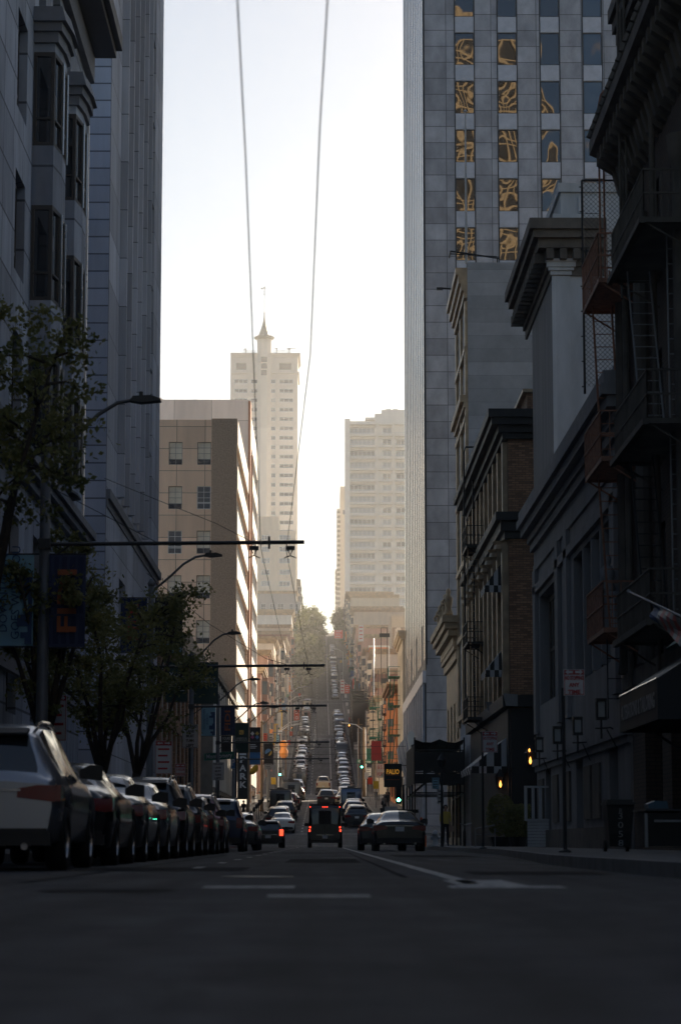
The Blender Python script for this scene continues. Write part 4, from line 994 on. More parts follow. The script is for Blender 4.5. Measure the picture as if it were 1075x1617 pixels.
# -- white side-wall building
hw_ = zp(414,131)
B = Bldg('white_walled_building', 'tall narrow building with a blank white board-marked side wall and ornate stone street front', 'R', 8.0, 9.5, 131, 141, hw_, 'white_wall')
rr = []
for f in range(6):
    for y in (133.6,138.4): rr.append((B.Y(y+1.1), B.Y(y-1.1), 8.2+3.9*f, 11.1+3.9*f))
B.street(rr, win_mesh(2.2, 2.9, 2, 2, .12, 'frame_dark', 'glass', sill=.1), .4)
sc_ = MB(); fz = [7.2,11.7,15.6,19.5,23.4,27.3]
for y in (131.46,136,140.5): sc_.box(7.85,7.997,y-.45,y+.45,6.9,hw_-2.2)
for z in fz: sc_.box(7.8,7.996,131.02,140.9,z,z+.3)
split_part('stone_band', sc_, M['sandstone'], B.root)
B.band(hw_-2.0, 1.9, .8, 'sandstone', 'cornice', front=False, profile=[(.4,.2),(.4,.35),(.5,.5),(.4,.65)])
B.band(hw_-8.2, .8, .75, 'sandstone', 'middle_cornice', front=False, profile=[(.3,.25),(.4,.45)])
B.finish()
x, z = xz(736,405,131.4); b = MB(); b.tube([(x,131.5,z-.4),(x,131.5,zp(178,131.5))], [.075,.045], 8); b.lathe([(.03,0),(.13,.08),(.03,.2)], (x,131.5,zp(178,131.5)), 8)
one('flagpole', b, M['aw_white'], (x,131.5,z), 'tall bare white flagpole on the roof corner of the white-walled building', 'flagpole')
b = MB(); zr = zp(404,131)
b.tube([(7.1,131.3,zr+.35),(9.8,131.3,zr-.05)], .05, 6); b.tube([(7.1,131.3,zr+.35),(7.1,132.8,zr+.35)], .04, 6); b.tube([(8.5,131.3,zr+.15),(8.5,131.3,zr-.6)], .04, 6); b.tube([(9.7,131.3,zr),(9.7,131.3,zr-.6)], .04, 6); b.tube([(7.1,131.3,zr+.2),(9.7,131.9,zr+.2)], .03, 6)
one('roof_davit', b, M['iron'], (8.5,131.3,zr-.6), 'thin steel davit arm lying on the parapet of the white-walled building', 'davit')
b = MB(); x, z = xz(702,456,136); b.tube([(7.9,136,z-.05),(x-.3,136,z+.05)], .05, 6); b.cbox((x-.3,136,z), .35, .2, .14)
one('roof_floodlight', b, M['iron'], (8,136,z), 'small black lamp arm sticking out below the cornice of the white-walled building', 'lamp')
# -- fire escape on the ornate front
root = empty('narrow_fire_escape', (6.9,117,6), 'tall black fire escape against the sandstone front, middle right', 'fire escape')
for py in (868,1018,1135): z = zp(py,118); b = MB(); platform(b, 6.95, 8.0, 116, 119.6, z, .95, .2); part('landing', b, M['iron'], root)
b = MB(); ladder(b, (7.05,116.6,zp(868,118)), (7.05,117.4,zp(1018,118)), .5, .3, .03, 0); ladder(b, (7.15,116.6,zp(1018,118)), (7.15,117.4,zp(1135,118)), .5, .3, .03, 0); part('ladder', b, M['sandstone'], root)
b = MB(); b.tube([(7.0,118.5,zp(1135,118)),(7.0,118.5,zp(712,118)),(7.1,118.5,zp(703,118)),(7.9,118.5,zp(703,118))], .05, 6); b.tube([(7.45,118.5,zp(1135,118)),(7.45,118.5,zp(745,118))], .05, 6); part('standpipe', b, M['iron'], root)
# -- building with heavy cornice and roof figures
hc = zp(972,142)
B = Bldg('cornice_building', 'low ornate building with a huge golden-edged cornice topped by small stone figures', 'R', 8.0, 12, 141.2, 156, hc, 'sandstone')
rr = grid_rects(14.8, 4, 1.7, 6.4, 3.4, 1, 2.3); B.street(rr, win_mesh(1.7, 2.3, 2, 2, .1, 'frame_dark', 'glass'), .4)
rr = grid_rects(14.8, 3, 3.2, .6, 4, 1, 3.6); B.street(rr, win_mesh(3.2, 3.6, 3, 1, .1, 'frame_dark', 'glass'), .5)
B.band(hc-2.6, 2.5, 1.0, 'sandstone', 'cornice', profile=[(.5,.2),(.3,.35),(.5,.4),(.4,.7),(.35,.9),(.4,1.05)])
B.finish()
for i in range(4):
    b = MB(); y = 141.7+3.4*i; x = 7.4
    b.lathe([(.25,0),(.28,.08),(.18,.4),(.24,.7),(.27,1.0),(.11,1.2),(.16,1.35),(.14,1.5),(.04,1.6)], (x,y,hc), 8); b.tube([(x-.2,y,hc+1.0),(x-.4,y-.15,hc+.7),(x-.28,y-.3,hc+.55)], .07, 6)
    one('roof_statue', b, M['sandstone'], (x,y,hc), ['nearest','second','third','farthest'][i]+' small stone figure in the row on top of the golden-edged cornice', 'statue', 'stone figures on the cornice', smooth=True)
b = MB(); b.box(7.0,8.0,144.5,149,4.3,4.45)
for i in range(12): b.box(6.98,7.02,144.5+.4*i,144.54+.4*i,4.45,5.5)
for i in range(4): b.box(7.0+.25*i,7.03+.25*i,144.5,144.54,4.45,5.5)
b.box(6.98,7.02,144.5,149,5.46,5.52); b.box(7,8,144.48,144.54,5.46,5.52)
one('iron_balcony', b, M['iron'], (7,144.5,4.3), 'black iron balcony low on the ornate cornice building', 'balcony')
# -- covered marquee of black netting
root = empty('netted_scaffold_canopy', (6,133,0), 'black netted scaffold canopy over the right pavement behind the parked dark sedan', 'scaffold')
b = MB()
for y in (132,136,140,144):
    for x in (5.0,7.7): b.tube([(x,y,.14),(x,y,6.0-.25*(y-132)/4)], .05, 6)
    for z in (3.0,4.1,5.3): b.tube([(5.0,y,z),(7.7,y,z)], .035, 6)
for x in (5.0,7.7):
    for z in (3.0,4.1,5.3): b.tube([(x,132,z),(x,144,z-.2)], .035, 6)
for y in (132,136,140): b.tube([(5.0,y,3.0),(5.0,y+4,5.2)], .025, 5); b.tube([(5.0,y+.2,3.0),(7.7,y+.2,5.3)], .025, 5)
part('frame', b, M['iron'], root)
b = MB()
random.seed(5)
for k in range(8):
    y0 = 132+1.5*k
    for j in range(6):
        x0 = 5.0+.45*j; f = lambda x, y: 5.9-.2*(y-132)/4-.22*math.sin((x-5)*2.3)**2-.15*math.sin((y-132)*1.1)**2
        b.quad((x0,y0,f(x0,y0)),(x0+.45,y0,f(x0+.45,y0)),(x0+.45,y0+1.5,f(x0+.45,y0+1.5)),(x0,y0+1.5,f(x0,y0+1.5)))
for j in range(6):
    x0 = 5.0+.45*j
    for z0, z1 in ((3.45,4.0),(4.1,5.2)): b.quad((x0,131.93,z0+random.uniform(-.1,.1)),(x0+.45,131.9,z0+random.uniform(-.1,.1)),(x0+.45,131.9,z1),(x0,131.93,z1))
for k in range(8): y0 = 132+1.5*k; b.quad((4.96,y0,3.5),(4.96,y0+1.5,3.5),(4.96,y0+1.5,5.6),(4.96,y0,5.6))
part('netting', b, M['dark_shop'], root)
# -- panelled bank tower
HT = 112
B = Bldg('panelled_bank_tower', 'grey metal-panelled high-rise with mirrored windows and a street side of thin shining fins', 'R', 8.0, 42, 187, 234, HT, 'bank_panel', cat='tower')
W0 = []
cx = [(xz(a,100,187)[0]-8.0, xz(b_,100,187)[0]-8.0) for a, b_ in ((718,748),(785,817),(852,885),(920,951),(990,1021))]
wW = 1.52; pitch = (cx[3][0]-cx[0][0])/3
zt0 = zp(102,187); ph = 4.03
for f in range(-16, 8):
    for i in range(10):
        a = round(cx[0][0]+pitch*i,3); z = round(zt0+ph*f,3)
        if z > 14.5 and z+2.8 < HT: W0.append((a, a+wW, z, z+2.68))
B.wm = M['bank_panel']
mir = [r_ for r_ in W0 if r_[0] < cx[2][0]+.5]; blu = [r_ for r_ in W0 if r_[0] >= cx[2][0]+.5]
B.front(mir, win_mesh(wW, 2.68, 1, 1, .05, 'frame_dark', 'mirror'), .08, most=80); B.front(blu, win_mesh(wW, 2.68, 1, 1, .05, 'frame_dark', 'glassb'), .08, most=18)  # farther columns get blue glass: the sky reflection is put into its colour
sp = MB(); sp.box(-wW/2+.03, wW/2-.03, -.07, -.005, .04, ph-2.68-.04)
place(B.root, sp.mesh('spandrel', M['bank_pale']), [(8.0+(a+b_)/2, 187.0, z-ph+2.68, 0.0) for a, b_, z, z1_ in W0], 'spandrel', 60)
jn = MB()
for i in range(11):
    for dx in (-.04, wW+.04): x = 8.0+cx[0][0]+pitch*i+dx; jn.box(x-.035,x+.035,186.95,186.994,14,HT)
jn.box(8.01,8.1,186.9,186.993,14,HT); part('joint_strips', jn, M['frame_dark'], B.root)
fz0 = 13.6; b = MB(); dk = MB(); n = 12
for i in range(n):
    y = 187.05+3.9*i; b.prism([(7.945,y),(7.945,y+.3),(7.99,y+.4),(7.99,y)], 2, fz0, HT)
    dk.box(7.985,7.9965,y+.5,y+3.9,fz0+(4.0 if i % 3 == 1 else 1.0),HT)
    b.box(7.966,7.984,y+1.9,y+2.02,fz0,HT)
split_part('fin', b, M['fin_dark'], B.root); split_part('mirror_strip', dk, M['fin'], B.root)
b = MB(); b.box(7.72,7.996,187,234,12.6,13.55); part('base_beam', b, M['bank_pale'], B.root)
b = MB(); 
for i in range(11): y = 188+4.4*i; b.box(7.7,7.996,y-.45,y+.45,.5,12.598)
split_part('base_column', b, M['bank_pale'], B.root)
b = MB(); b.box(7.9,7.995,187.2,233.8,1,12.5); part('lobby_glass', b, M['fin_dark'], B.root)
for i in range(7):
    y = 188.2+4.4*i; b = MB(); zb4 = 5.6+.45*i*0
    prof = [(8.0,zb4),(7.2,zb4+.6),(6.75,zb4+1.6),(6.55,zb4+2.9),(6.8,zb4+3.4),(7.1,zb4+3.2),(7.3,zb4+2.2),(7.6,zb4+1.2),(8.0,zb4+.8)]
    b.prism(prof, 1, y, y+.5); b.prism([(8.0,zb4+.1),(7.2,zb4+.7),(6.8,zb4+1.7),(6.62,zb4+2.8),(6.9,zb4+3.0),(7.7,zb4+1.9),(8.0,zb4+1.5)], 1, y+.5, y+2.2)
    part('flared_canopy', b, M['bank_pale'] if i % 2 else M['frame_light'], B.root)
B.finish()
# -- after the tower
B = shop_block('cream_building', 'cream building with plain upper panels squeezed beyond the finned tower', 'R', 7.75, 12, 234.2, 250, 0, 'cream', 4, 4, zb=zp(1003,240), corn='cream')
B = shop_block('orange_brick_building', 'orange-brown building with a deep shadowed cornice below the mural wall', 'R', 7.5, 12, 250.2, 270, 0, 'orange', 5, 4, zb=zp(1080,250), cproj=.9, corn='brick_brown', fbays=0)
B = shop_block('pale_corner_building', 'pale corner building before the second crossing on the right', 'R', 7.6, 12, 270.2, 291.5, 13, 'tan', 5, 3)
B = shop_block('yellow_fire_escape_building', 'pale yellow building with rear galleries and green fire-escape landings on the right', 'R', 6.9, 9, 311, 340, 0, 'cream', 8, 5, zb=zp(1098,311), fbays=3)
root = empty('green_fire_escape', (6,311,8), 'green painted fire escape on the pale yellow building', 'fire escape')
for py in (1118,1165,1195): z = zp(py,312); b = MB(); platform(b, 6.0, 7.6, 309.6, 314, z, 1.1, .3); part('landing', b, M['sign_green'], root)
b = MB(); ladder(b, (6.4,309.8,zp(1060,312)), (6.4,309.8,zp(1195,312)), .7, .5, .05, 0); part('ladder', b, M['poledark'], root)
B = shop_block('street_building', 'reddish building directly behind the pale yellow one on the right slope', 'R', 7.6, 14, 340.3, 362, 13, 'pinkish', 5, 3)
B = shop_block('street_building', 'shaded brick building behind the dark pavement scaffold', 'R', 8, 14, 362.3, 384, 14, 'brick_red', 5, 3)
B = shop_block('street_building', 'tan corner building at the third crossing behind the black scaffold shed', 'R', 8, 14, 384.3, 428, 15, 'tan', 9, 4)
# sidewalk scaffold shed
root = empty('pavement_scaffold_shed', (5,385,14), 'near-black scaffold shed over the right pavement halfway up the street', 'scaffold')
b = MB()
for y in (384,392,400,408,416,424):
    for x in (4.75,7.7):
        gz = G(y); b.tube([(x,y,gz),(x,y,gz+9.5)], .09, 6)
    for z in (2.9,5,7,9): b.tube([(4.75,y,G(y)+z),(7.7,y,G(y)+z)], .06, 6)
for y in (384,392,400,408,416):
    for z in (2.9,5,7,9): b.tube([(4.75,y,G(y)+z),(4.75,y+8,G(y+8)+z)], .06, 6)
    b.tube([(4.75,y,G(y)+3),(4.75,y+8,G(y+8)+7)], .05, 5)
part('frame', b, M['iron'], root)
b = MB()
for y in (384,392,400,408,416):
    b.quad((4.8,y,G(y)+2.9),(4.8,y+8,G(y+8)+2.9),(4.8,y+8,G(y+8)+8.8),(4.8,y,G(y)+8.8)); b.box(4.8,7.8,y,y+8,G(y+4)+8.6,G(y+4)+8.7)
b.quad((4.8,383.9,G(384)+2.6),(8,383.9,G(384)+2.6),(8,383.9,G(384)+8.8),(4.8,383.9,G(384)+8.8)); part('dark_netting', b, M['dark_shop'], root)
# buildings up the hill, right
RB = [(447,470,15,'cream','cream corner building with red banners past the third crossing, right'),(470,497,13,'white','white building with window frames, right slope'),(497,530,16,'pinkish','pink building above the row of parked cars, right slope'),(530,567,14,'tan','tan corner building at the fourth crossing, right'),
      (585,620,16,'pinkish','rose-coloured building past the fourth crossing, right'),(620,660,18,'cream','cream building with a long banner, upper right slope'),(660,695,17,'tan','tan building high on the right slope'),(695,727,19,'cream','cream building at the fifth crossing, right'),
      (748,800,17,'tan','tan building under the balconied tower, right'),(800,858,15,'grey_stucco','grey building by the hilltop, right')]
for y0, y1, h, wl, lb in RB: shop_block('street_building', lb, 'R', 8.0, 14, y0+.02, y1-.02, h, wl, 6, 4, fbays=3 if y0 in (447,585) else 0, cproj=.6)
def rear_block(name, label, pxa, pxb, pyt, y0, dy, wl, z0=None):
    xa, xb = xz(pxa,pyt,y0)[0], xz(pxb,pyt,y0)[0]
    B = Bldg(name, label, 'R', xa, xb-xa, y0, y0+dy, zp(pyt,y0), wl, zb=z0); return B
B = rear_block('orange_rear_block', 'glowing orange rendered wall above the roofs with a dark iron ladder', 583, 632, 1022, 440, 20, 'orange', 15)
B.band(B.z1-.02, .35, .15, 'white', 'coping'); 
b = MB(); x, z = xz(603,1030,440); ladder(b, (x,439.7,z), (x,439.7,zp(1068,440)), .8, .7, .06, 0); part('ladder', b, M['iron'], B.root); B.finish()
B = rear_block('mural_block', 'cream-topped block with a faded brown mural panel on its upper wall', 618, 650, 972, 400, 20, 'cream', 12)
b = MB(); xa, xb = xz(619,1000,400)[0], xz(650,1000,400)[0]; b.box(xa,xb,399.85,399.99,zp(1030,400),zp(991,400)); mu = part('mural_panel', b, M['pebble'], B.root)
b = MB()
xm = xz(629,1005,400)[0]; b.lathe([(.3,0),(.9,.4),(.7,1.8),(.35,2.4),(.5,2.9),(.3,3.3)], (xm,0,0), 8); b.v = [(v[0], 399.83+v[1]*.02, v[2]+zp(1022,400)) for v in b.v]
for a in (624,637,646): x_ = xz(a,1000,400)[0]; b.box(x_-.06,x_+.06,399.82,399.848,zp(1028,400),zp(992,400))
part('mural_figure', b, M['tan'], mu)
b = MB(); b.box(xa,xb,399.8,399.99,zp(1048,400),zp(1031,400)); part('red_lower_wall', b, M['orange'], B.root); B.finish()
B = rear_block('white_utility_block', 'small white box roof structure beside the orange rendered wall', 598, 617, 1062, 395, 15, 'white', 12); B.finish()
# tan base and balconied tower
B = rear_block('tan_base_building', 'broad tan plain building at the foot of the balconied tower', 549, 670, 960, 840, 20, 'tan', 60)
for a, b_, p in ((560,566,974),(572,578,974),(590,597,972),(602,609,972),(615,621,973),(575,579,998),(592,598,995)):
    xa, xb = xz(a,p,840)[0]-B.x0, xz(b_,p,840)[0]-B.x0; B.front([(round(xa,2),round(xb,2),round(zp(p+6,840),2),round(zp(p,840),2))], win_mesh(round(xb-xa,1), round(zp(p,840)-zp(p+6,840),1), 2, 1, .15, 'frame_light', 'glassmid'), .2)
B.finish()
Y0 = 868
xa, xb = xz(545.5,700,Y0)[0], xz(672,700,Y0)[0]
B = Bldg('balconied_apartment_tower', 'broad cream apartment tower with a glazed balcony along every floor', 'R', xa, xb-xa, Y0, Y0+22, zp(665,Y0), 'condo', cat='tower', zb=70)
fp = 18.0; rr = []
for k in range(17):
    py = 672+fp*k; zt_, zb5 = zp(py+3,Y0), zp(py+12.5,Y0)
    for a, b_ in ((552,592),(604,618),(625,672)):
        rr.append((a, round(xz(a,py,Y0)[0]-B.x0,2), round(xz(b_,py,Y0)[0]-B.x0-.02,2), round(zb5,2), round(zt_,2)))
hh = round(zp(675,Y0)-zp(684.5,Y0),2)
for a, cols, g_ in ((552,6,'glasspale'),(604,2,'glassmid'),(625,6,'glasspale')):
    L_ = [(r_[1],r_[2],r_[3],round(r_[3]+hh,2)) for r_ in rr if r_[0] == a]
    for j, r_ in enumerate(L_):
        gg = ['glasspale','glasspale','glassmid'][(j*7+a) % 3]; ww = round(L_[0][1]-L_[0][0],2)
        B.front([(r_[0], round(r_[0]+ww,2), r_[2], r_[3])], win_mesh(ww, hh, cols, 1, .2, 'frame_light', gg), .9, name='balcony_window')
for k in range(18):
    py = 670+fp*k; b = MB(); z = zp(py,Y0); b.box(xz(550,py,Y0)[0], xb, Y0-1.3, Y0-.003, z-.28, z)
    part('balcony_slab', b, M['condo'], B.root)
    if k:
        b = MB(); xl = xz(550,py,Y0)[0]; b.box(xl,xb,Y0-1.28,Y0-1.22,z+.95,z+1.03)
        for i in range(30): x_ = xl+(xb-xl)*i/30; b.box(x_,x_+.06,Y0-1.28,Y0-1.22,z,z+.95)
        part('balcony_rail', b, M['frame_light'], B.root)
b = MB(); 
for a in (595,621): x_ = xz(a,700,Y0)[0]; b.box(x_-.35,x_+.35,Y0-1.3,Y0-.004,78,B.z1)
b.box(xa-.3,xa+1.6,Y0-1.4,Y0-.005,76,B.z1+.6); split_part('pier', b, M['condo'], B.root)
b = MB(); b.box(xz(592,650,Y0)[0],xb,Y0+4,Y0+18,B.z1-1,zp(650,Y0)); b.box(xz(603,650,Y0)[0],xb-4,Y0+5,Y0+17,zp(650,Y0),zp(643,Y0)); b.box(xz(577,655,Y0)[0],xz(592,650,Y0)[0],Y0+4,Y0+14,zp(659,Y0),zp(656,Y0)); part('penthouse', b, M['condo'], B.root)
b = MB()
for a in (612,616,623,627): x_ = xz(a,643,Y0)[0]; b.box(x_-.3,x_+.3,Y0+8,Y0+8.6,zp(643,Y0),zp(641,Y0)+.5)
split_part('roof_vent', b, M['frame_grey'], B.root)
B.street(grid_rects(22, 4, 2.5, 82, 4.1, 16, 2), win_mesh(2.5, 2, 2, 1, .15, 'frame_light', 'glassmid'), .3, most=10); B.finish()
# slim towers behind on the right
Y0 = 1010; xa, xb = xz(537,780,Y0)[0], xz(548,780,Y0)[0]
B = Bldg('slim_balcony_tower', 'slim tan tower edged with small stacked balconies just left of the broad balconied tower', 'R', xa, xb-xa+4, Y0, Y0+30, zp(768,Y0), 'tan', cat='tower', zb=70)
B.front([(1.2,2.2,zp(812,Y0),zp(805,Y0))], win_mesh(1,1.8,1,1,.1,'frame_dark','glassmid'), .1)
b = MB()
for k in range(24): z = zp(802+7.6*k,Y0); b.box(xa-1.4,xa-.003,Y0+2,Y0+20,z-.9,z)
part('balconies', b, M['condo'], B.root); B.finish()
Y0 = 1060; xa, xb = xz(532.5,900,Y0)[0], xz(540,900,Y0)[0]
B = Bldg('far_balcony_tower', 'farthest narrow block with tiny balconies against the sky at the right of the street gap', 'R', xa, xb-xa+3, Y0, Y0+30, zp(895,Y0), 'tan', cat='tower', zb=70)
b = MB()
for k in range(12): z = zp(898+8*k,Y0); b.box(xa-1.0,xa-.003,Y0+2,Y0+15,z-.9,z)
part('balconies', b, M['condo'], B.root); B.finish()
# -- sunlit high-rise behind the viewer, mirrored in the bank tower's windows
def tower_behind(x0, x1, y, h, lab, mw, n):
    root = empty('golden_office_tower', (x0,y,0), lab, 'tower')
    b = MB(); b.box(x0,x1,y-30,y,0,h); part('wall', b, M['dark_shop'], root)
    p = MB(); k = int((x1-x0)/2.9)
    for i in range(k+1): x = x0+(x1-x0)*i/k; p.box(x-.38,x+.38,y+.003,y+.8,0,h)
    for z in np.arange(4, h, 4.0): p.box(x0,x1,y+.003,y+.45,z,z+.9)
    part('piers', p, M[mw], root)
B = Bldg('reflection_darkening_block', 'unseen dark brick block added across the street behind the viewer to darken reflections', 'R', -40, 80, -330, -296, 18, 'brick_dark')  # unseen block added so the car rears reflect something dark
B.finish()
M['gold_stone'] = mat('honey_stone', (.60,.46,.27), .8, var=.1)
tower_behind(22.5, 50.5, -160, 185, 'sunlit honey-coloured high-rise seen as bent reflections in the bank tower windows', 'gold_stone', 0)

# ================================================================ CARS
def interp(tab, y):
    if y <= tab[0][0]: return tab[0][1]
    for (a, va), (b, vb) in zip(tab, tab[1:]):
        if y <= b:
            t = (y-a)/(b-a); t = t*t*(3-2*t)*.35+t*.65
            return va+(vb-va)*t
    return tab[-1][1]
# per type: length, half width, roof line (y from the rear), belt line, cabin half width at roof, rear glass y-range, side glass, windscreen, wheels
CARS = {
 'suv':   dict(L=4.65, w=.94, zt=[(0,.98),(.10,1.08),(.48,1.56),(.95,1.66),(2.0,1.69),(2.75,1.62),(3.45,1.16),(4.2,1.02),(4.6,.82),(4.65,.70)], belt=[(0,.99),(.4,1.08),(2.5,1.03),(3.5,1.02),(4.2,.93),(4.65,.6)], wt=.62, rg=(.12,.46), sg=(.62,3.05), wg=(2.85,3.38), wy=(.88,3.72), wr=.36, gc=.30),
 'sedan': dict(L=4.8, w=.92, zt=[(0,.92),(.08,1.03),(.45,1.08),(.78,1.10),(1.55,1.39),(2.2,1.45),(2.85,1.38),(3.6,1.02),(4.5,.84),(4.8,.62)], belt=[(0,.9),(.5,.97),(2.5,.93),(3.6,.95),(4.4,.78),(4.8,.55)], wt=.56, rg=(.82,1.50), sg=(1.15,3.25), wg=(2.95,3.55), wy=(1.0,3.85), wr=.33, gc=.22),
 'hatch': dict(L=4.1, w=.88, zt=[(0,.93),(.08,1.02),(.50,1.44),(1.0,1.51),(1.8,1.52),(2.4,1.44),(3.05,1.02),(3.8,.86),(4.1,.64)], belt=[(0,.94),(.5,1.0),(2.3,.95),(3.1,.94),(3.8,.8),(4.1,.55)], wt=.58, rg=(.11,.48), sg=(.62,2.75), wg=(2.5,2.98), wy=(.72,3.25), wr=.31, gc=.22),
 'minivan': dict(L=5.1, w=.98, zt=[(0,1.05),(.08,1.15),(.30,1.68),(.8,1.76),(2.4,1.78),(3.3,1.66),(4.1,1.12),(4.8,.92),(5.1,.68)], belt=[(0,1.05),(.5,1.08),(3.3,1.02),(4.1,1.02),(4.8,.85),(5.1,.6)], wt=.72, rg=(.10,.29), sg=(.45,3.7), wg=(3.45,4.02), wy=(1.0,4.1), wr=.34, gc=.22),
 'van':   dict(L=5.9, w=1.0, zt=[(0,1.35),(.05,2.2),(.12,2.38),(.6,2.45),(4.3,2.43),(4.7,2.25),(5.25,1.3),(5.7,1.12),(5.9,.8)], belt=[(0,1.2),(4.6,1.22),(5.2,1.15),(5.9,.7)], wt=.90, rg=(-1,-1), sg=(4.2,4.85), wg=(4.75,5.22), wy=(1.1,4.8), wr=.36, gc=.28),
 'pickup': dict(L=5.6, w=.98, zt=[(0,1.18),(.05,1.2),(1.6,1.2),(1.72,1.25),(2.0,1.78),(3.1,1.84),(3.6,1.7),(4.2,1.25),(5.3,1.1),(5.6,.8)], belt=[(0,1.1),(1.7,1.15),(3.6,1.15),(4.2,1.15),(5.3,1.0),(5.6,.7)], wt=.66, rg=(1.74,1.97), sg=(2.05,3.75), wg=(3.68,4.12), wy=(1.1,4.5), wr=.4, gc=.35),
}
def car_meshes(kind, lod=0):
    P = CARS[kind]; L, W = P['L'], P['w']; step = .09 if lod == 0 else .22
    ys = set(np.round(np.arange(0, L+.001, step), 3).tolist()+[L])
    for k in ('rg','sg','wg'): ys |= {v for v in P[k] if v > 0}
    for y in P['wy']:
        for t in np.linspace(-1, 1, 9 if lod == 0 else 5): ys.add(round(y+t*(P['wr']+.07), 3))
    ys |= {.03, .07, .14}; ys = sorted(ys)
    secs = []
    for y in ys:
        zt = interp(P['zt'], y); zb = interp(P['belt'], y); zb = min(zb, zt-.03)
        e = min(1, y/.30); e2 = min(1, (L-y)/.55); tp = (1-.10*(1-e)**2)*(1-.20*(1-e2)**2)
        w_ = W*tp; cab = max(0, min(1, (zt-zb-.06)/.35)); wt = (P['wt']+.0)*cab+(w_-.14)*(1-cab)
        wt = min(wt, w_-.05)
        g = P['gc']+(.12*(1-min(1,y/.2)))+(.08*(1-min(1,(L-y)/.3)))
        for wy in P['wy']:
            d = abs(y-wy); Rr = P['wr']+.065
            if d < Rr: g = max(g, P['wr']+math.sqrt(Rr*Rr-d*d)*.96)
        g = min(g, zb-.12)
        pts = [(0,g),(w_-.16,g),(w_-.045,g+.03),(w_,g*.45+zb*.55),(w_-.015,zb-.10),(w_-.055,zb),(wt+(w_-.055-wt)*.45,zb+(zt-.05-zb)*.5),(wt,zt-.055),(wt-.09,zt-.012),(wt*.5,zt+.012),(0,zt+.02)]
        if zt-zb < .06: pts[6] = (w_-.09, zb+(zt-zb)*.3); pts[7] = (w_-.16, zt-.01)
        secs.append(pts)
    n = len(secs[0]); full = []
    for y, pts in zip(ys, secs):
        ring = [(-x, y, z) for x, z in pts[::-1]][:-1]+[(x, y, z) for x, z in pts]   # left top ... left bottom?? centre bottom shared below
        # order: left side from top centre down to bottom, then right side from bottom centre up
        left = [(-x, y, z) for x, z in pts[::-1]]; right = [(x, y, z) for x, z in pts]
        full.append(left[:-1]+right)      # left[-1] is bottom centre = right[0]
    m = len(full[0]); cls = {'body': MB(), 'rear_window': MB(), 'windshield': MB(), 'side_window': MB()}
    sides = [MB(), MB()]
    allv = [v for r_ in full for v in r_]
    F_ = {'body': [], 'rear_window': [], 'windshield': [], 0: [], 1: []}
    for i in range(len(ys)-1):
        ym = (ys[i]+ys[i+1])/2
        for j in range(m-1):
            # which band of the half profile
            k = (n-2-j) if j < n-1 else (j-(n-1)); side = 0 if j < n-1 else 1
            f = (i*m+j, i*m+j+1, (i+1)*m+j+1, (i+1)*m+j); c = 'body'
            if P['rg'][0] < ym < P['rg'][1] and k >= 8: c = 'rear_window'
            elif P['wg'][0] < ym < P['wg'][1] and k >= 7: c = 'windshield'
            elif P['sg'][0] < ym < P['sg'][1] and k in (5, 6):
                pill = [.45, .72] if kind != 'van' else []
                yy = (ym-P['sg'][0])/(P['sg'][1]-P['sg'][0])
                if not any(abs(yy-p) < .028 for p in pill): c = side
            F_[c].append(f)
    def sub(fs):
        b = MB(); idx = {}
        for f in fs:
            q = []
            for v in f:
                if v not in idx: idx[v] = len(b.v); b.v.append(allv[v])
                q.append(idx[v])
            b.f.append(tuple(q)); b.m.append(0)
        return b
    body = sub(F_['body'])
    o = len(body.v); body.v += full[0]; body.f.append(tuple(range(o, o+m))); body.m.append(0)
    o = len(body.v); body.v += full[-1]; body.f.append(tuple(range(o, o+m))[::-1]); body.m.append(0)
    return body, sub(F_['rear_window']), sub(F_['windshield']), sub(F_[0]), sub(F_[1])
CM = {}
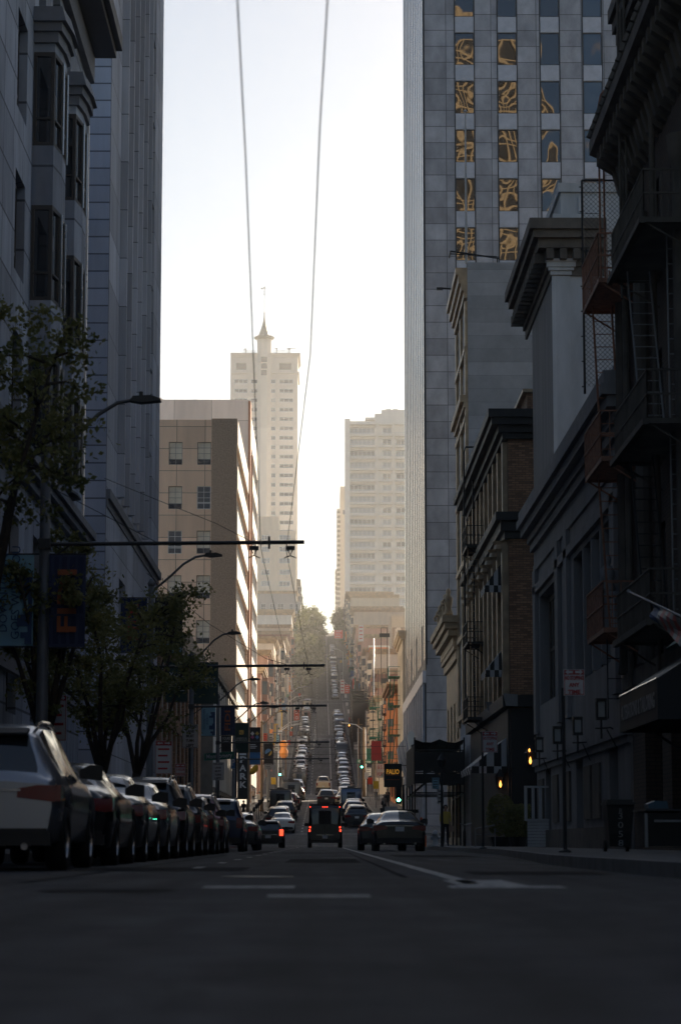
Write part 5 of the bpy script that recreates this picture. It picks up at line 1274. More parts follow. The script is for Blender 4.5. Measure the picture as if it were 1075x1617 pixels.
def get_car(kind, lod):
    if (kind, lod) in CM: return CM[(kind, lod)]
    P = CARS[kind]; L, W = P['L'], P['w']; d = {}
    body, rg, wg, s0, s1 = car_meshes(kind, lod)
    pa = M['c_black']
    d['body'] = body
    d['glass'] = [('rear_window', rg), ('windshield', wg), ('side_window', s0), ('side_window', s1)]
    parts = []
    zl = {'suv':.86,'sedan':.82,'hatch':.84,'minivan':.95,'van':1.0,'pickup':.9}[kind]
    for s in (-1, 1):
        b = MB()
        if kind == 'van': b.cbox((s*.88,-.015,.98), .09, .05, .13); b.cbox((s*.86,-.016,1.17), .08, .05, .10)
        elif kind in ('minivan','hatch'): b.cbox((s*(W-.15),.03,zl), .2, .12, .34); b.cbox((s*(W-.075),.14,zl+.02), .06, .2, .26)
        elif kind == 'pickup': b.cbox((s*(W-.16),.01,zl), .18, .1, .4)
        else:
            b.prism([(s*(W-.48),zl-.05),(s*(W-.06),zl-.10),(s*(W-.05),zl+.08),(s*(W-.25),zl+.09),(s*(W-.48),zl+.05)], 1, -.015, .1)
            b.prism([(.05,zl-.09),(.30,zl-.0),(.30,zl+.08),(.05,zl+.09)], 0, *sorted((s*(W-.07), s*(W+.002))))
        parts.append(('tail_light', b, 'tail'))
        b = MB(); hz2 = interp(P['zt'], L-.25)-.17; b.prism([(s*(W-.52),hz2-.05),(s*(W-.16),hz2-.03),(s*(W-.14),hz2+.10),(s*(W-.30),hz2+.09)], 1, L-.22, L+.01); parts.append(('head_light', b, 'head'))
        b = MB(); my = P['sg'][1]-.18; mz = interp(P['belt'], my)+.12; xa = s*(W-.08)
        b.prism([(xa,mz-.05),(s*(W+.20),mz-.08),(s*(W+.20),mz+.10),(s*(W+.05),mz+.12),(xa,mz+.05)], 1, my, my+.12); parts.append(('wing_mirror', b, 'trim'))
        if kind in ('suv','minivan') and lod == 0:
            b = MB(); b.tube([(s*(P['wt']-.05),y,interp(P['zt'],y)+.035) for y in (.7,1.2,2.0,2.7)], .022, 6); parts.append(('roof_rail', b, 'chrome'))
    b = MB(); b.box(-W+.10,W-.10,-.03,.12,.28,.42); b.box(-W+.14,W-.14,-.045,-.03,.42,.47); parts.append(('bumper', b, 'trim'))
    b = MB(); pz = .78 if kind in ('sedan','suv') else .62; b.box(-.155,.155,-.035,-.018,pz-.08,pz+.08); parts.append(('licence_plate', b, 'plate'))
    if lod == 0:
        b = MB(); b.box(-.5,.5,-.03,-.005,pz+.10,pz+.125); parts.append(('boot_strip', b, 'chrome'))
        if kind in ('suv','hatch','minivan'):
            b = MB(); yy = P['rg'][1]; z = interp(P['zt'],yy); b.prism([(yy-.16,z+.0),(yy+.12,z+.07),(yy+.12,z+.03),(yy-.10,z-.03)], 0, -.52, .52); parts.append(('roof_spoiler', b, 'trim'))
        for s in (-1, 1): b = MB(); b.tube([(s*.55,-.03,.27),(s*.55,.25,.27)], .04, 10); parts.append(('exhaust_pipe', b, 'chrome'))
    if kind == 'van':
        b = MB()
        for i, x in enumerate((-.85,-.12,0,.12,.85)): b.cbox((x,-.01 if i else -.01,2.33), .07, .05, .045)
        parts.append(('marker_light', b, 'tail_lit'))
        b = MB(); b.box(-.36,.36,.0,.03,1.35,2.12); parts.append(('rear_door_window', b, 'cglass'))
        b = MB(); b.box(-.012,.012,-.03,-.0,.5,2.2); b.box(-.9,.9,.3,.9,2.42,2.5); b.box(-.3,.3,1.2,2.2,2.44,2.62); parts.append(('roof_unit', b, 'trim'))
    d['parts'] = [(nm, bb.mesh(nm, M[mm]), ) for nm, bb, mm in parts]
    d['glassm'] = [(nm, bb.mesh(nm, M['cglass'], smooth=True, fix=False)) for nm, bb in d['glass'] if bb.f]
    r_ = P['wr']; t = MB(); n = 24 if lod == 0 else 12
    prof = [(r_*.66,-.11),(r_*.93,-.115),(r_,-.09),(r_,.09),(r_*.93,.115),(r_*.66,.11)]
    vs = [(z, r*math.cos(2*math.pi*j/n), r*math.sin(2*math.pi*j/n)) for r, z in prof for j in range(n)]
    t.add(vs, [(i*n+j, i*n+(j+1) % n, (i+1)*n+(j+1) % n, (i+1)*n+j) for i in range(5) for j in range(n)])
    rm = MB(); rr_ = r_*.67; vs = [(x, rr*math.cos(2*math.pi*j/n), rr*math.sin(2*math.pi*j/n)) for rr, x in ((rr_,.10),(rr_*.9,.105),(rr_*.86,.06)) for j in range(n)]
    rm.add(vs, [(i*n+j, i*n+(j+1) % n, (i+1)*n+(j+1) % n, (i+1)*n+j) for i in range(2) for j in range(n)])
    rm.add([(.03, rr_*.9*math.cos(2*math.pi*j/n), rr_*.9*math.sin(2*math.pi*j/n)) for j in range(n)], [tuple(range(n))], 1)
    rm.add([(-.1, rr_*math.cos(2*math.pi*j/n), rr_*math.sin(2*math.pi*j/n)) for j in range(n)], [tuple(range(n))], 1)
    for k in range(5):
        a = 2*math.pi*k/5; c_, s_ = math.cos(a), math.sin(a); pw = .035
        pts = [(.035, c_*u-s_*v, s_*u+c_*v) for u, v in ((0,-pw*1.4),(rr_*.9,-pw),(rr_*.9,pw),(0,pw*1.4))]; pts += [(p[0]+.055, p[1], p[2]) for p in pts]
        rm.add(pts, [(0,1,2,3),(7,6,5,4),(0,4,5,1),(1,5,6,2),(2,6,7,3),(3,7,4,0)])
    d['tyre'] = t.mesh('tyre', M['tyre'], smooth=True); d['rim'] = rm.mesh('rim', [M['rim'], M['trim']])
    wm = MB()
    wm.add(t.v, t.f, 0); wm.add(rm.v, rm.f, 1); d['wheel'] = wm.mesh('wheel', [M['tyre'], M['rim']], smooth=False)
    d['bodym'] = {}
    CM[(kind, lod)] = d; return d
CTYPE = {'suv':'suv','sedan':'sedan','hatch':'hatchback','minivan':'minivan','van':'van','pickup':'pickup'}
def car(kind, color, X, Y, label, group=None, lod=0, face=0, lit=False, z=None, yaw=0.0):
    """X = centre, Y = rear end (nearest end) on the road; face=1 turns the front towards the viewer"""
    P = CARS[kind]; L, W = P['L'], P['w']; d = get_car(kind, lod)
    root = empty({'suv':'parked_suv','sedan':'parked_sedan','hatch':'parked_hatchback','minivan':'parked_minivan','van':'passenger_van','pickup':'parked_pickup'}[kind] if not (lit and kind != 'van') else 'waiting_car', (0,0,0), label, {'suv':'suv','sedan':'car','hatch':'car','minivan':'minivan','van':'van','pickup':'pickup'}[kind], group)
    if color not in d['bodym']:
        me = d['body'].mesh('body', M['c_'+color], smooth=True)
        d['bodym'][color] = me
    link('body', d['bodym'][color], root)
    for nm, me in d['glassm']: link(nm, me, root)
    seen = set()
    for nm, me in d['parts']:
        if nm == 'marker_light' and not lit: continue
        o = link(nm, me, root)
        if lit and nm == 'tail_light':
            o.data = me.copy(); o.data.materials[0] = M['tail_lit']; o['label'] = 'glowing red tail light'
    for s in (-1, 1):
        for y in P['wy']:
            x = s*(W-.115); rz = 0 if s > 0 else math.pi
            if lod == 0:
                e = bpy.data.objects.new('wheel', None); C.objects.link(e); e.parent = root; e.location = (x,y,P['wr']); e.rotation_euler = (0,0,rz)
                link('tyre', d['tyre'], e); link('rim', d['rim'], e)
            else: link('wheel', d['wheel'], root, (x,y,P['wr']), rz)
    ym = Y+L/2; a = math.atan2(G(Y+L)-G(Y), L)
    if face: root.rotation_euler = (-a, 0, math.pi+yaw); root.location = (X, Y+L*math.cos(a), G(Y+L)+.004)
    else: root.rotation_euler = (a, 0, yaw); root.location = (X, Y, G(Y)+.004)
    if lod > 0 and group is None: root['group'] = 'cars parked along the street'
    return root
# nearest row on the left kerb (right flanks line up at x = -2.85)
near = [('suv','silver',27.0,0,-2.92,'large silver SUV with dark red tail lights, nearest car at the left edge'),
        ('sedan','black',33.0,0,-2.86,'glossy black sedan parked directly behind the big silver SUV'),
        ('sedan','grey',38.6,0,-2.86,'mid-grey sedan parked between the glossy black sedan and a silver one'),
        ('sedan','silver',44.1,0,-2.84,'silver sedan with wide black wing mirror, second silver car in the near left row'),
        ('suv','black',50.0,0,-2.83,'black SUV with roof rails right after the second silver car'),
        ('suv','dgrey',56.4,0,-2.83,'charcoal SUV parked just past the black one with roof rails'),
        ('hatch','black',62.6,0,-2.8,'small black hatchback squeezed in front of the dark red car'),
        ('suv','red',68.3,0,-2.78,'dark red SUV parked just before the navy minivan'),
        ('minivan','navy',80.6,0,-2.62,'navy blue minivan with a big pale rear window, left row'),
        ('sedan','dgrey',91.5,0,-2.45,'dark grey sedan just beyond the navy minivan'),
        ('hatch','silver',98,0,-2.55,'silver hatchback past the navy minivan, mostly hidden behind other cars')]
for kind, col, Y, f, xr, lb in near:
    car(kind, col, xr-CARS[kind]['w'], Y, lb, 'cars parked along the near left kerb')
o = car('hatch','black', -3.02, 134, 'dark hatchback with glowing brake lights waiting left of the black van', None, 0, 0, True)
car('sedan','dgrey',-3.3,142,'dark sedan stopped ahead of the braking hatchback, left lane','cars parked along the street',1)
car('van','black',.12,139.5,'big black passenger van with red marker lights in the middle lane',None,0,0,True)
b = car('sedan','black', 2.72, 86, 'glossy black sedan with pale licence plate at the right kerb, before the crossing', 'cars parked at the near right kerb')
car('sedan','dgrey', 2.30, 93, 'dark car poking out ahead of the glossy black sedan at the right kerb', 'cars parked at the near right kerb')
car('suv','dgrey', 2.62, 187, 'charcoal SUV at the right kerb, first car past the first crossing', 'cars parked along the street')
car('suv','dgrey', .35, 246, 'dark SUV driving in the middle lane beyond the black van', None, 1)
car('sedan','black', 1.0, 256, 'black car just ahead of the dark SUV in the middle lane', None, 1)
car('pickup','cream', .05, 322, 'old cream-coloured truck alone in the middle lane beyond the second crossing', None, 1)
random.seed(21)
KINDS_ = ['suv','sedan','hatch','suv','sedan','minivan','sedan','pickup','suv','van','hatch']; COLS = ['silver','white','dgrey','black','grey','grey','blue','red','gold','black','white','dgrey','navy','silver']
CNAME = {'silver':'silver','black':'black','grey':'grey','white':'white','navy':'navy','red':'dark red','cream':'cream','dgrey':'charcoal','gold':'champagne','blue':'blue'}
ORD = ['first','second','third','fourth','fifth','sixth','seventh','eighth','ninth','tenth','eleventh','twelfth','thirteenth','fourteenth','fifteenth','sixteenth','seventeenth','eighteenth','nineteenth','twentieth','twenty-first','twenty-second','twenty-third','twenty-fourth','twenty-fifth','twenty-sixth','twenty-seventh','twenty-eighth']
def row(y0, y1, x, side, where, face=0, step=6.0, jit=.12, skip=()):
    y = y0; i = 0; pk = None
    while y < y1-5:
        k = random.choice(KINDS_); c = random.choice(COLS)
        while (k, c) == pk: k = random.choice(KINDS_); c = random.choice(COLS)
        pk = (k, c)
        car(k, c, x+random.uniform(-jit,jit), y, '%s %s, %s car up from %s, %s kerb' % (CNAME[c], CTYPE[k], ORD[i], where, side), 'cars parked along the street', 1 if y > 150 else 0, face)
        y += CARS[k]['L']+random.choice([.6,.8,1.0,1.2,1.6,2.4]); i += 1
        if random.random() < .09: y += 4.5
row(193.5, 240, 2.55, 'right', 'the charcoal SUV past the first crossing')
car('sedan','cream', 2.1, 246, 'cream sedan with its boot towards us before the second crossing, right lane', None, 1)
row(178, 288, -3.25, 'left', 'the first crossing', jit=.42)
row(313, 427, 3.0, 'right', 'the second crossing', face=1)
row(313, 427, -3.35, 'left', 'the second crossing', face=0, jit=.25)
row(449, 510, 3.0, 'right', 'the third crossing', face=1)
row(449, 566, -3.5, 'left', 'the third crossing')
row(588, 724, 3.0, 'right', 'the fourth crossing', face=1)
row(749, 800, 3.0, 'right', 'the fifth crossing', face=1)

# ================================================================ TREES
def tree(x, y, h, cr, ch, label, group, seed, far=False, trunk_h=2.2, leaf=None, nleaf=9000, lean=(0,0), name='street_tree', twist=1.0, clus=None):
    rnd = random.Random(seed); gz = G(y)+.1; root = empty(name, (x,y,gz), label, 'tree', group)
    b = MB(); tips = []
    base = Vector((x,y,gz))
    tp = base+Vector((lean[0]*.4, lean[1]*.4, trunk_h)); cz = gz+h-ch/2; cen = Vector((x+lean[0], y+lean[1], cz))
    r0 = .16 if not far else .25
    b.tube([base, base.lerp(tp,.5)+Vector((rnd.uniform(-.06,.06),0,0)), tp], [r0, r0*.85, r0*.75], 8)
    nl = 7 if not far else 5
    for i in range(nl):
        th = 2*math.pi*(i+rnd.uniform(-.3,.3))/nl; rr = cr*rnd.uniform(.55,.95)*(.5 if i == 0 else 1)
        end = cen+Vector((math.cos(th)*rr, math.sin(th)*rr, rnd.uniform(-.25,.48)*ch))
        mid = tp.lerp(end,.5)+Vector((rnd.uniform(-.25,.25),rnd.uniform(-.25,.25),rnd.uniform(0,.4)))
        b.tube([tp+Vector((0,0,-.15)), tp.lerp(mid,.5)+Vector((rnd.uniform(-.1,.1),0,.05)), mid, end], [r0*.55, r0*.4, r0*.28, .02], 6)
        for k in range(6 if not far else 3):
            t = rnd.uniform(.3,1); p = mid.lerp(end,t) if t > .4 else tp.lerp(mid,.6+t)
            q = p+Vector((rnd.uniform(-1,1),rnd.uniform(-1,1),rnd.uniform(-.3,.8)))*cr*.42
            b.tube([p, p.lerp(q,.5)+Vector((0,0,.08)), q], [.03,.02,.008], 5); tips += [q, p.lerp(q,.6)]
        tips.append(end)
    part('trunk', b, M['bark'], root, smooth=True)
    rs = np.random.RandomState(seed); n = nleaf; C_ = np.array([[t.x,t.y,t.z] for t in tips])
    extra = []
    for _ in range(clus or (26 if not far else 45)):
        d = rs.normal(size=3); d /= np.linalg.norm(d); rad = rs.uniform(.35,1.0)**.5
        extra.append([cen.x+d[0]*rad*cr, cen.y+d[1]*rad*cr, cen.z+d[2]*rad*ch*.5])
    C_ = np.vstack([C_, np.array(extra)])
    ci = rs.randint(0, len(C_), n); sg = (.17 if not far else .62)*(cr/2.0 if not far else 1)
    rads = rs.uniform(.5,1.5,len(C_)); ctr = C_[ci]+rs.normal(size=(n,3))*sg*rads[ci][:,None]*np.array([1,1,.7])
    s_ = (rs.uniform(.035,.075,n) if not far else rs.uniform(.22,.42,n))
    u = rs.normal(size=(n,3)); u /= np.linalg.norm(u,axis=1)[:,None]; v = rs.normal(size=(n,3)); v -= (v*u).sum(1)[:,None]*u; v /= np.linalg.norm(v,axis=1)[:,None]
    a = ctr-u*s_[:,None]; c = ctr+u*s_[:,None]; bb = ctr+v*s_[:,None]*.6; dd = ctr-v*s_[:,None]*.6
    V = np.stack([a,bb,c,dd],1).reshape(-1,3)-np.array([x,y,gz])
    me = bpy.data.meshes.new('crown'); me.from_pydata(V.tolist(), [], [(4*i,4*i+1,4*i+2,4*i+3) for i in range(n)])
    me.materials.append(leaf or M['leaf']); link('crown', me, root); return root
tree(-5.35, 39.5, 9.8, 2.0, 4.6, 'dark street tree with a high spreading crown at the left edge, nearest tree', 'street trees on the left pavement', 1, trunk_h=4.0, nleaf=7500, lean=(-.35,0))
tree(-5.6, 48.6, 6.6, 1.35, 3.9, 'slim dark street tree by the first lamp post with hanging banners', 'street trees on the left pavement', 5, trunk_h=2.3, nleaf=8000)
tree(-5.5, 60.5, 7.4, 2.1, 4.9, 'bushy low-branching street tree with forked trunk in front of the dark banners', 'street trees on the left pavement', 2, trunk_h=1.9, nleaf=9000)
tree(-5.5, 70.0, 7.6, 1.9, 5.0, 'farthest street tree of the near left row, beside the second lamp post', 'street trees on the left pavement', 3, trunk_h=2.2, nleaf=7500, lean=(.3,0))
hill = [(592,-5.6,11.5,4.8),(606,-5.0,12.5,5.2),(626,-4.9,13,5.2),(648,-4.6,13.5,5.3),(672,-4.8,14.5,5.4),(700,-4.6,16,5.6),(722,-5.2,17,5.8),(752,-6.0,16,5.8),(780,-6.2,15,5.4)]
for i, (y, x, h, r_) in enumerate(hill):
    tree(x, y, h, r_, h-2.2, 'big olive-green hillside tree, %s from the bottom of the left row' % ORD[i], 'big trees up the left side of the hill', 30+i, far=True, leaf=M['leaf_far'], nleaf=5200, trunk_h=2.6, name='hillside_tree')
for i, (y, x, h, r_) in enumerate([(790,8.8,9,4.2),(820,8.6,9,4.2),(850,8.2,10,4.4),(880,8.0,10,4.2)]):
    tree(x-1.0, y, h, r_*.9, h-2, 'olive-green tree near the crest on the right, %s uphill' % ORD[i], 'trees near the crest on the right', 60+i, far=True, leaf=M['leaf_far'], nleaf=3000, name='hillside_tree')

# ================================================================ STREET FURNITURE
POLES = [(68,47.7),(238,80.6),(303,104),(345,133),(370,158),(393,186),(414,222)]
arm_px = [(480,860),(513,1053),(516,1116),(520,1173),(520,1199)]
lamp_px = [(250,632),(350,877),(381,1000),(425,1100),(445,1120),(455,1135),(462,1150)]
PX = []
def lamp_post(i, px, Y):
    X = (px-VX)*Y/F; X = max(min(X, -5.3), -6.6); g_ = G(Y)+.14; PX.append((X, Y))
    root = empty('street_lamp', (X,Y,g_), '%s street lamp post with curved arm along the left pavement%s' % (['nearest','second','third','fourth','fifth','sixth','seventh'][i], ', banners hanging from it'), 'street lamp', 'street lamp posts on the left pavement')
    hz_ = zp(lamp_px[i][1], Y) if i < 3 else g_+9.1
    b = MB(); mt = M['pole'] if i < 5 else M['wood']
    b.tube([(X,Y,g_),(X,Y,g_+.9),(X,Y,g_+.95),(X,Y,hz_-1.05)], [.17,.16,.13,.10], 10); b.lathe([(.22,0),(.22,.12),(.17,.2)], (X,Y,g_), 10); b.lathe([(.11,0),(.13,.1),(.05,.25)], (X,Y,hz_-1.05), 8)
    part('pole', b, mt, root, smooth=True)
    b = MB(); L_ = (lamp_px[i][0]-px)*Y/F if i < 3 else 2.3; L_ = max(1.8, min(L_, 2.6))
    b.tube([(X,Y,hz_-1.25),(X+L_*.25,Y,hz_-.75),(X+L_*.45,Y,hz_-.3),(X+L_*.62,Y,hz_-.06),(X+L_*.75,Y,hz_)], .04, 8); part('lamp_arm', b, mt, root, smooth=True)
    b = MB(); x = X+L_; b.prism([(x-.62,hz_-.03),(x-.55,hz_+.06),(x-.2,hz_+.08),(x,hz_+.01),(x,hz_-.03),(x-.4,hz_-.07)], 1, Y-.15, Y+.15); b.lathe([(.04,0),(.04,.1)], (x-.4,Y,hz_+.07), 6); part('lamp_head', b, M['poledark'], root)
    if i < 5:
        za_ = zp(arm_px[i][1], Y); xt = (arm_px[i][0]-VX)*Y/F; b = MB()
        b.tube([(X,Y,za_),(xt,Y,za_+.05)], .045 if i else .04, 8); b.tube([(X,Y,za_+1.2),(X+2.2,Y,za_+.06)], .008, 5); b.tube([(X+.05,Y,za_-.35),(X+.5,Y,za_-.02)], .02, 6); b.box(X-.12,X+.12,Y-.14,Y+.14,za_-.1,za_+.1)
        part('wire_arm', b, M['poledark'], root)
        for k in (0, 1):
            b = MB(); xw = xt-.55-.72*k if i else xt-.28-.72*k
            b.box(xw-.09,xw+.09,Y-.04,Y+.04,za_-.11,za_-.03); b.tube([(xw-.05,Y,za_-.1),(xw,Y,za_-.22),(xw+.05,Y,za_-.1)], .015, 5); b.tube([(xw-.12,Y,za_-.27),(xw,Y,za_-.22),(xw+.12,Y,za_-.27)], .012, 5)
            part('insulator', b, M['poledark'], root)
        b = MB(); b.box(xt-.72,xt-.68,Y-.04,Y+.04,za_-.08,za_+.16); part('insulator', b, M['poledark'], root)
    return X, g_
for i, (px, Y) in enumerate(POLES): lamp_post(i, px, Y)

def banner(p0, p1, pyt, pyb, Y, m, label, pole, extra=None):
    """hangs between two brackets on a lamp post"""
    xa, xb = (p0-VX)*Y/F, (p1-VX)*Y/F; zt, zb = zp(pyt,Y), zp(pyb,Y); xp = PX[pole][0]; Yb = Y-.02
    root = empty('banner', (xp,Y,zt), label, 'banner', 'banners on the lamp posts'); b = MB(); n = 8
    vs = []
    for j in range(n+1):
        for i in range(5):
            x = xa+(xb-xa)*i/4; z = zb+(zt-zb)*j/n; vs.append((x, Yb+.025*math.sin(j*.9+i*.8)*(1 if 0 < j < n else 0), z))
    o = len(vs); vs2 = [(x,y+.006,z) for x,y,z in vs]
    f = [(j*5+i,j*5+i+1,(j+1)*5+i+1,(j+1)*5+i) for j in range(n) for i in range(4)]
    b.add(vs+vs2, f+[tuple(o+k for k in q[::-1]) for q in f]); part('fabric', b, M[m], root, smooth=True)
    b = MB()
    for z in (zt+.02, zb-.02): b.tube([(xp,Y,z),(xb if xb > xp else xa,Y,z)], .018, 6)
    split_part('bracket', b, M['poledark'], root)
    return root, xa, xb, zb, zt, Y-.055
def shape(root, pts, Y, m, name): 
    b = MB(); b.prism(pts, 1, Y-.006, Y); part(name, b, M[m], root)
def skyline(root, xa, xb, zb, zt, Y):
    # blocky bridge and city outline rising from the right edge
    rnd = random.Random(4); pts = [(xb-.02,zb+.03)]; n = 12
    for i in range(n):
        z0 = zb+.03+(zt-zb)*.78*i/n; z1 = zb+.03+(zt-zb)*.78*(i+1)/n; w_ = (xb-xa)*rnd.choice([.12,.2,.32,.42,.26]); pts += [(xb-.02-w_,z0),(xb-.02-w_,z1)]
    pts.append((xb-.02,pts[-1][1])); shape(root, pts, Y, 'n_ink', 'skyline_print')
# first post
r_, xa, xb, zb, zt, Yb = banner(-4, 52, 877, 1020, 47.7, 'b_pale', 'pale blue banner with navy sideways lettering, left of the nearest lamp post', 0)
skyline(r_, xa, xb, zb, zt, Yb); text_at('DOWNTOWN\nGOES WITH YOU', .24, (xa+(xb-xa)*.34,Yb,(zb+zt)/2+.15), 0, r_, M['n_ink'], roll=-math.pi/2, width=None)
r_, xa, xb, zb, zt, Yb = banner(76, 134, 877, 1022, 47.7, 'b_navy', 'large navy striped banner with orange sideways FIDI lettering, right of the nearest lamp post', 0)
text_at('FIDI', .52, ((xa+xb)/2+.02,Yb,(zb+zt)/2), 0, r_, M['o_ink'], roll=-math.pi/2, bold=.012, width=1.25)
r_, xa, xb, zb, zt, Yb = banner(190, 232, 945, 1030, 80.6, 'b_navy', 'navy banner with dim red sideways lettering on the left of the second lamp post', 1)
text_at('FIDI', .5, ((xa+xb)/2,Yb,(zb+zt)/2+.1), 0, r_, M['r_ink'], roll=-math.pi/2, bold=.01, width=1.2)
r_, xa, xb, zb, zt, Yb = banner(244, 288, 945, 1032, 80.6, 'b_dark', 'dark banner with white lettering and a pale foot, right of the second lamp post', 1)
text_at('LIFE', .2, ((xa+xb)/2-.18,Yb,zt-.3), 0, r_, M['w_ink']); text_at('HERE', .2, ((xa+xb)/2-.15,Yb,zt-.62), 0, r_, M['w_ink']); shape(r_, [(xa+.02,zb+.02),(xb-.02,zb+.02),(xb-.02,zb+.3),(xa+.02,zb+.34)], Yb, 'b_pale', 'pale_foot')
r_, xa, xb, zb, zt, Yb = banner(262, 297, 1046, 1108, 104, 'b_green', 'dark green banner with white slogan on the left of the third lamp post', 2)
text_at('YOU\nARE\nHERE', .3, ((xa+xb)/2,Yb,(zb+zt)/2), 0, r_, M['w_ink'])
r_, xa, xb, zb, zt, Yb = banner(306, 345, 1047, 1111, 104, 'b_green', 'dark green university banner with a gold emblem on the right of the third lamp post', 2)
cx_ = (xa+xb)/2
for a in range(4):
    c_, s_ = math.cos(a*math.pi/2), math.sin(a*math.pi/2); q = [(0,0),(.07,.07),(0,.2),(-.07,.07)]; shape(r_, [(cx_+c_*u-s_*v, zt-.35+s_*u+c_*v) for u, v in q], Yb, 'y_ink', 'emblem')
text_at('UNIVERSITY OF\nSAN FRANCISCO', .13, (cx_,Yb,zt-.75), 0, r_, M['w_ink'], width=.9)
r_, xa, xb, zb, zt, Yb = banner(319, 341, 1115, 1162, 133, 'b_pale', 'small pale blue banner with sideways lettering beside the fourth lamp post', 3)
skyline(r_, xa, xb, zb, zt, Yb); text_at('DOWNTOWN\nAWAITS', .17, (xa+.24,Yb,(zb+zt)/2+.1), 0, r_, M['n_ink'], roll=-math.pi/2)
r_, xa, xb, zb, zt, Yb = banner(349, 372, 1115, 1161, 133, 'b_navy', 'small navy FIDI banner on the right of the fourth lamp post', 3)
text_at('FIDI', .42, ((xa+xb)/2,Yb,(zb+zt)/2), 0, r_, M['o_ink'], roll=-math.pi/2, bold=.01, width=1.1)
r_, xa, xb, zb, zt, Yb = banner(350, 366, 1162, 1187, 158, 'b_dark', 'short dark banner with two white words under the small navy one', 4)
text_at('YOURS\nHERE', .24, ((xa+xb)/2,Yb,zt-.3), 0, r_, M['w_ink'], width=.5)
r_, xa, xb, zb, zt, Yb = banner(371, 393, 1142, 1188, 158, 'b_green', 'dark green banner with a dull gold emblem on the fifth lamp post', 4)
shape(r_, [((xa+xb)/2+.2*math.cos(a*math.pi/4)*(1 if a % 2 else .75), zt-.6+.2*math.sin(a*math.pi/4)*(1 if a % 2 else .75)) for a in range(8)], Yb, 'y_ink', 'emblem'); text_at('UNIVERSITY OF\nSAN FRANCISCO', .12, ((xa+xb)/2,Yb,zt-1.05), 0, r_, M['w_ink'], width=.75)
r_, xa, xb, zb, zt, Yb = banner(394, 412, 1149, 1188, 186, 'b_dark', 'black banner with four coloured petals on the sixth lamp post', 5)
for (dx, dz, m_) in ((-.18,.14,'w_ink'),(.18,.14,'y_ink'),(-.18,-.14,'p_ink'),(.18,-.14,'b_ink')):
    c0 = ((xa+xb)/2+dx, zt-.6+dz); shape(r_, [(c0[0]-.15,c0[1]),(c0[0],c0[1]-.17),(c0[0]+.15,c0[1]),(c0[0],c0[1]+.17)], Yb, m_, 'petal')
for k in range(4): shape(r_, [(xa+.08,zt-1.15-.13*k),(xa+.6-.1*(k % 2),zt-1.15-.13*k),(xa+.6-.1*(k % 2),zt-1.21-.13*k),(xa+.08,zt-1.21-.13*k)], Yb, 'w_ink', 'small_print')
r_, xa, xb, zb, zt, Yb = banner(417, 432, 1175, 1207, 222, 'b_dark', 'black banner with a grey and yellow disc on the seventh lamp post', 6)
c0 = ((xa+xb)/2, zt-.75)
shape(r_, [(c0[0]+.32*math.cos(a), c0[1]+.32*math.sin(a)) for a in np.linspace(.6, math.pi+.6, 12)], Yb, 'b_ink', 'disc'); shape(r_, [(c0[0]+.32*math.cos(a), c0[1]+.32*math.sin(a)) for a in np.linspace(-1.6, .6, 8)], Yb, 'y_ink', 'disc')
r_, xa, xb, zb, zt, Yb = banner(395, 412, 1188, 1207, 186, 'b_blue', 'plain bright blue panel under the petal banner', 5)
# trolley wires
def wire_obj(pts, r, label, name='overhead_wire', cat='wire', group='trolley wires over the street'):
    b = MB(); b.tube(pts, r, 6); o = link(name, b.mesh(name, M['wire'], pts[0]), None, pts[0]); tag(o, label, cat, group); return o
wa, wb = [], []
Z1 = zp(866,47.7); 
left = [(375,0,16.4),(388,250,20.2),(400,560,29)]; right = [(517,0,16.4),(505,200,19.3),(490,560,29)]
def P3(px, py, Y): p = at(px, py, Y); return (p.x, p.y, p.z)
ptsL = [(-.3,-30,Z1+.2)]+[P3(*q) for q in left]+[P3(412,866,47.7),P3(456,1058,80.6),P3(474,1119,104),P3(483,1175,133)]+[(-1.1,y,G(y)+6.0) for y in (186,292,430,568)]
ptsR = [(.2,-30,Z1+.2)]+[P3(*q) for q in right]+[P3(452,870,47.7),P3(488,1058,80.6),P3(498,1119,104),P3(502,1175,133)]+[(-.3,y,G(y)+6.0) for y in (186,292,430,568)]
wire_obj(ptsL, .0062, 'left one of the pair of black trolley wires crossing the sky'); wire_obj(ptsR, .0062, 'right one of the pair of black trolley wires crossing the sky')
wire_obj([P3(165,755,48),P3(250,790,47.9),P3(340,826,47.8),P3(403,858,47.7)], .007, 'thin span wire sloping down from the first street tree to the first wire arm', group='span wires')
wire_obj([P3(232,905,80.6),P3(330,985,80.6),P3(420,1040,80.6),P3(455,1050,80.6)], .010, 'thin span wire sloping from the second lamp post to its wire arm', group='span wires')
wire_obj([P3(430,1000,130),P3(470,1048,110),P3(452,1060,104)], .008, 'short slack wire above the third wire arm', group='span wires')
for k, (py, Y) in enumerate(((1178,190),(1190,240),(1205,285))):
    wire_obj([(-6,Y,zp(py,Y)),(0,Y,zp(py,Y)-.1),(6.5,Y,zp(py,Y)-.02)], .02, ['nearest','middle','farthest'][k]+' thin wire strung straight across the street below the last wire arms', group='cross wires')
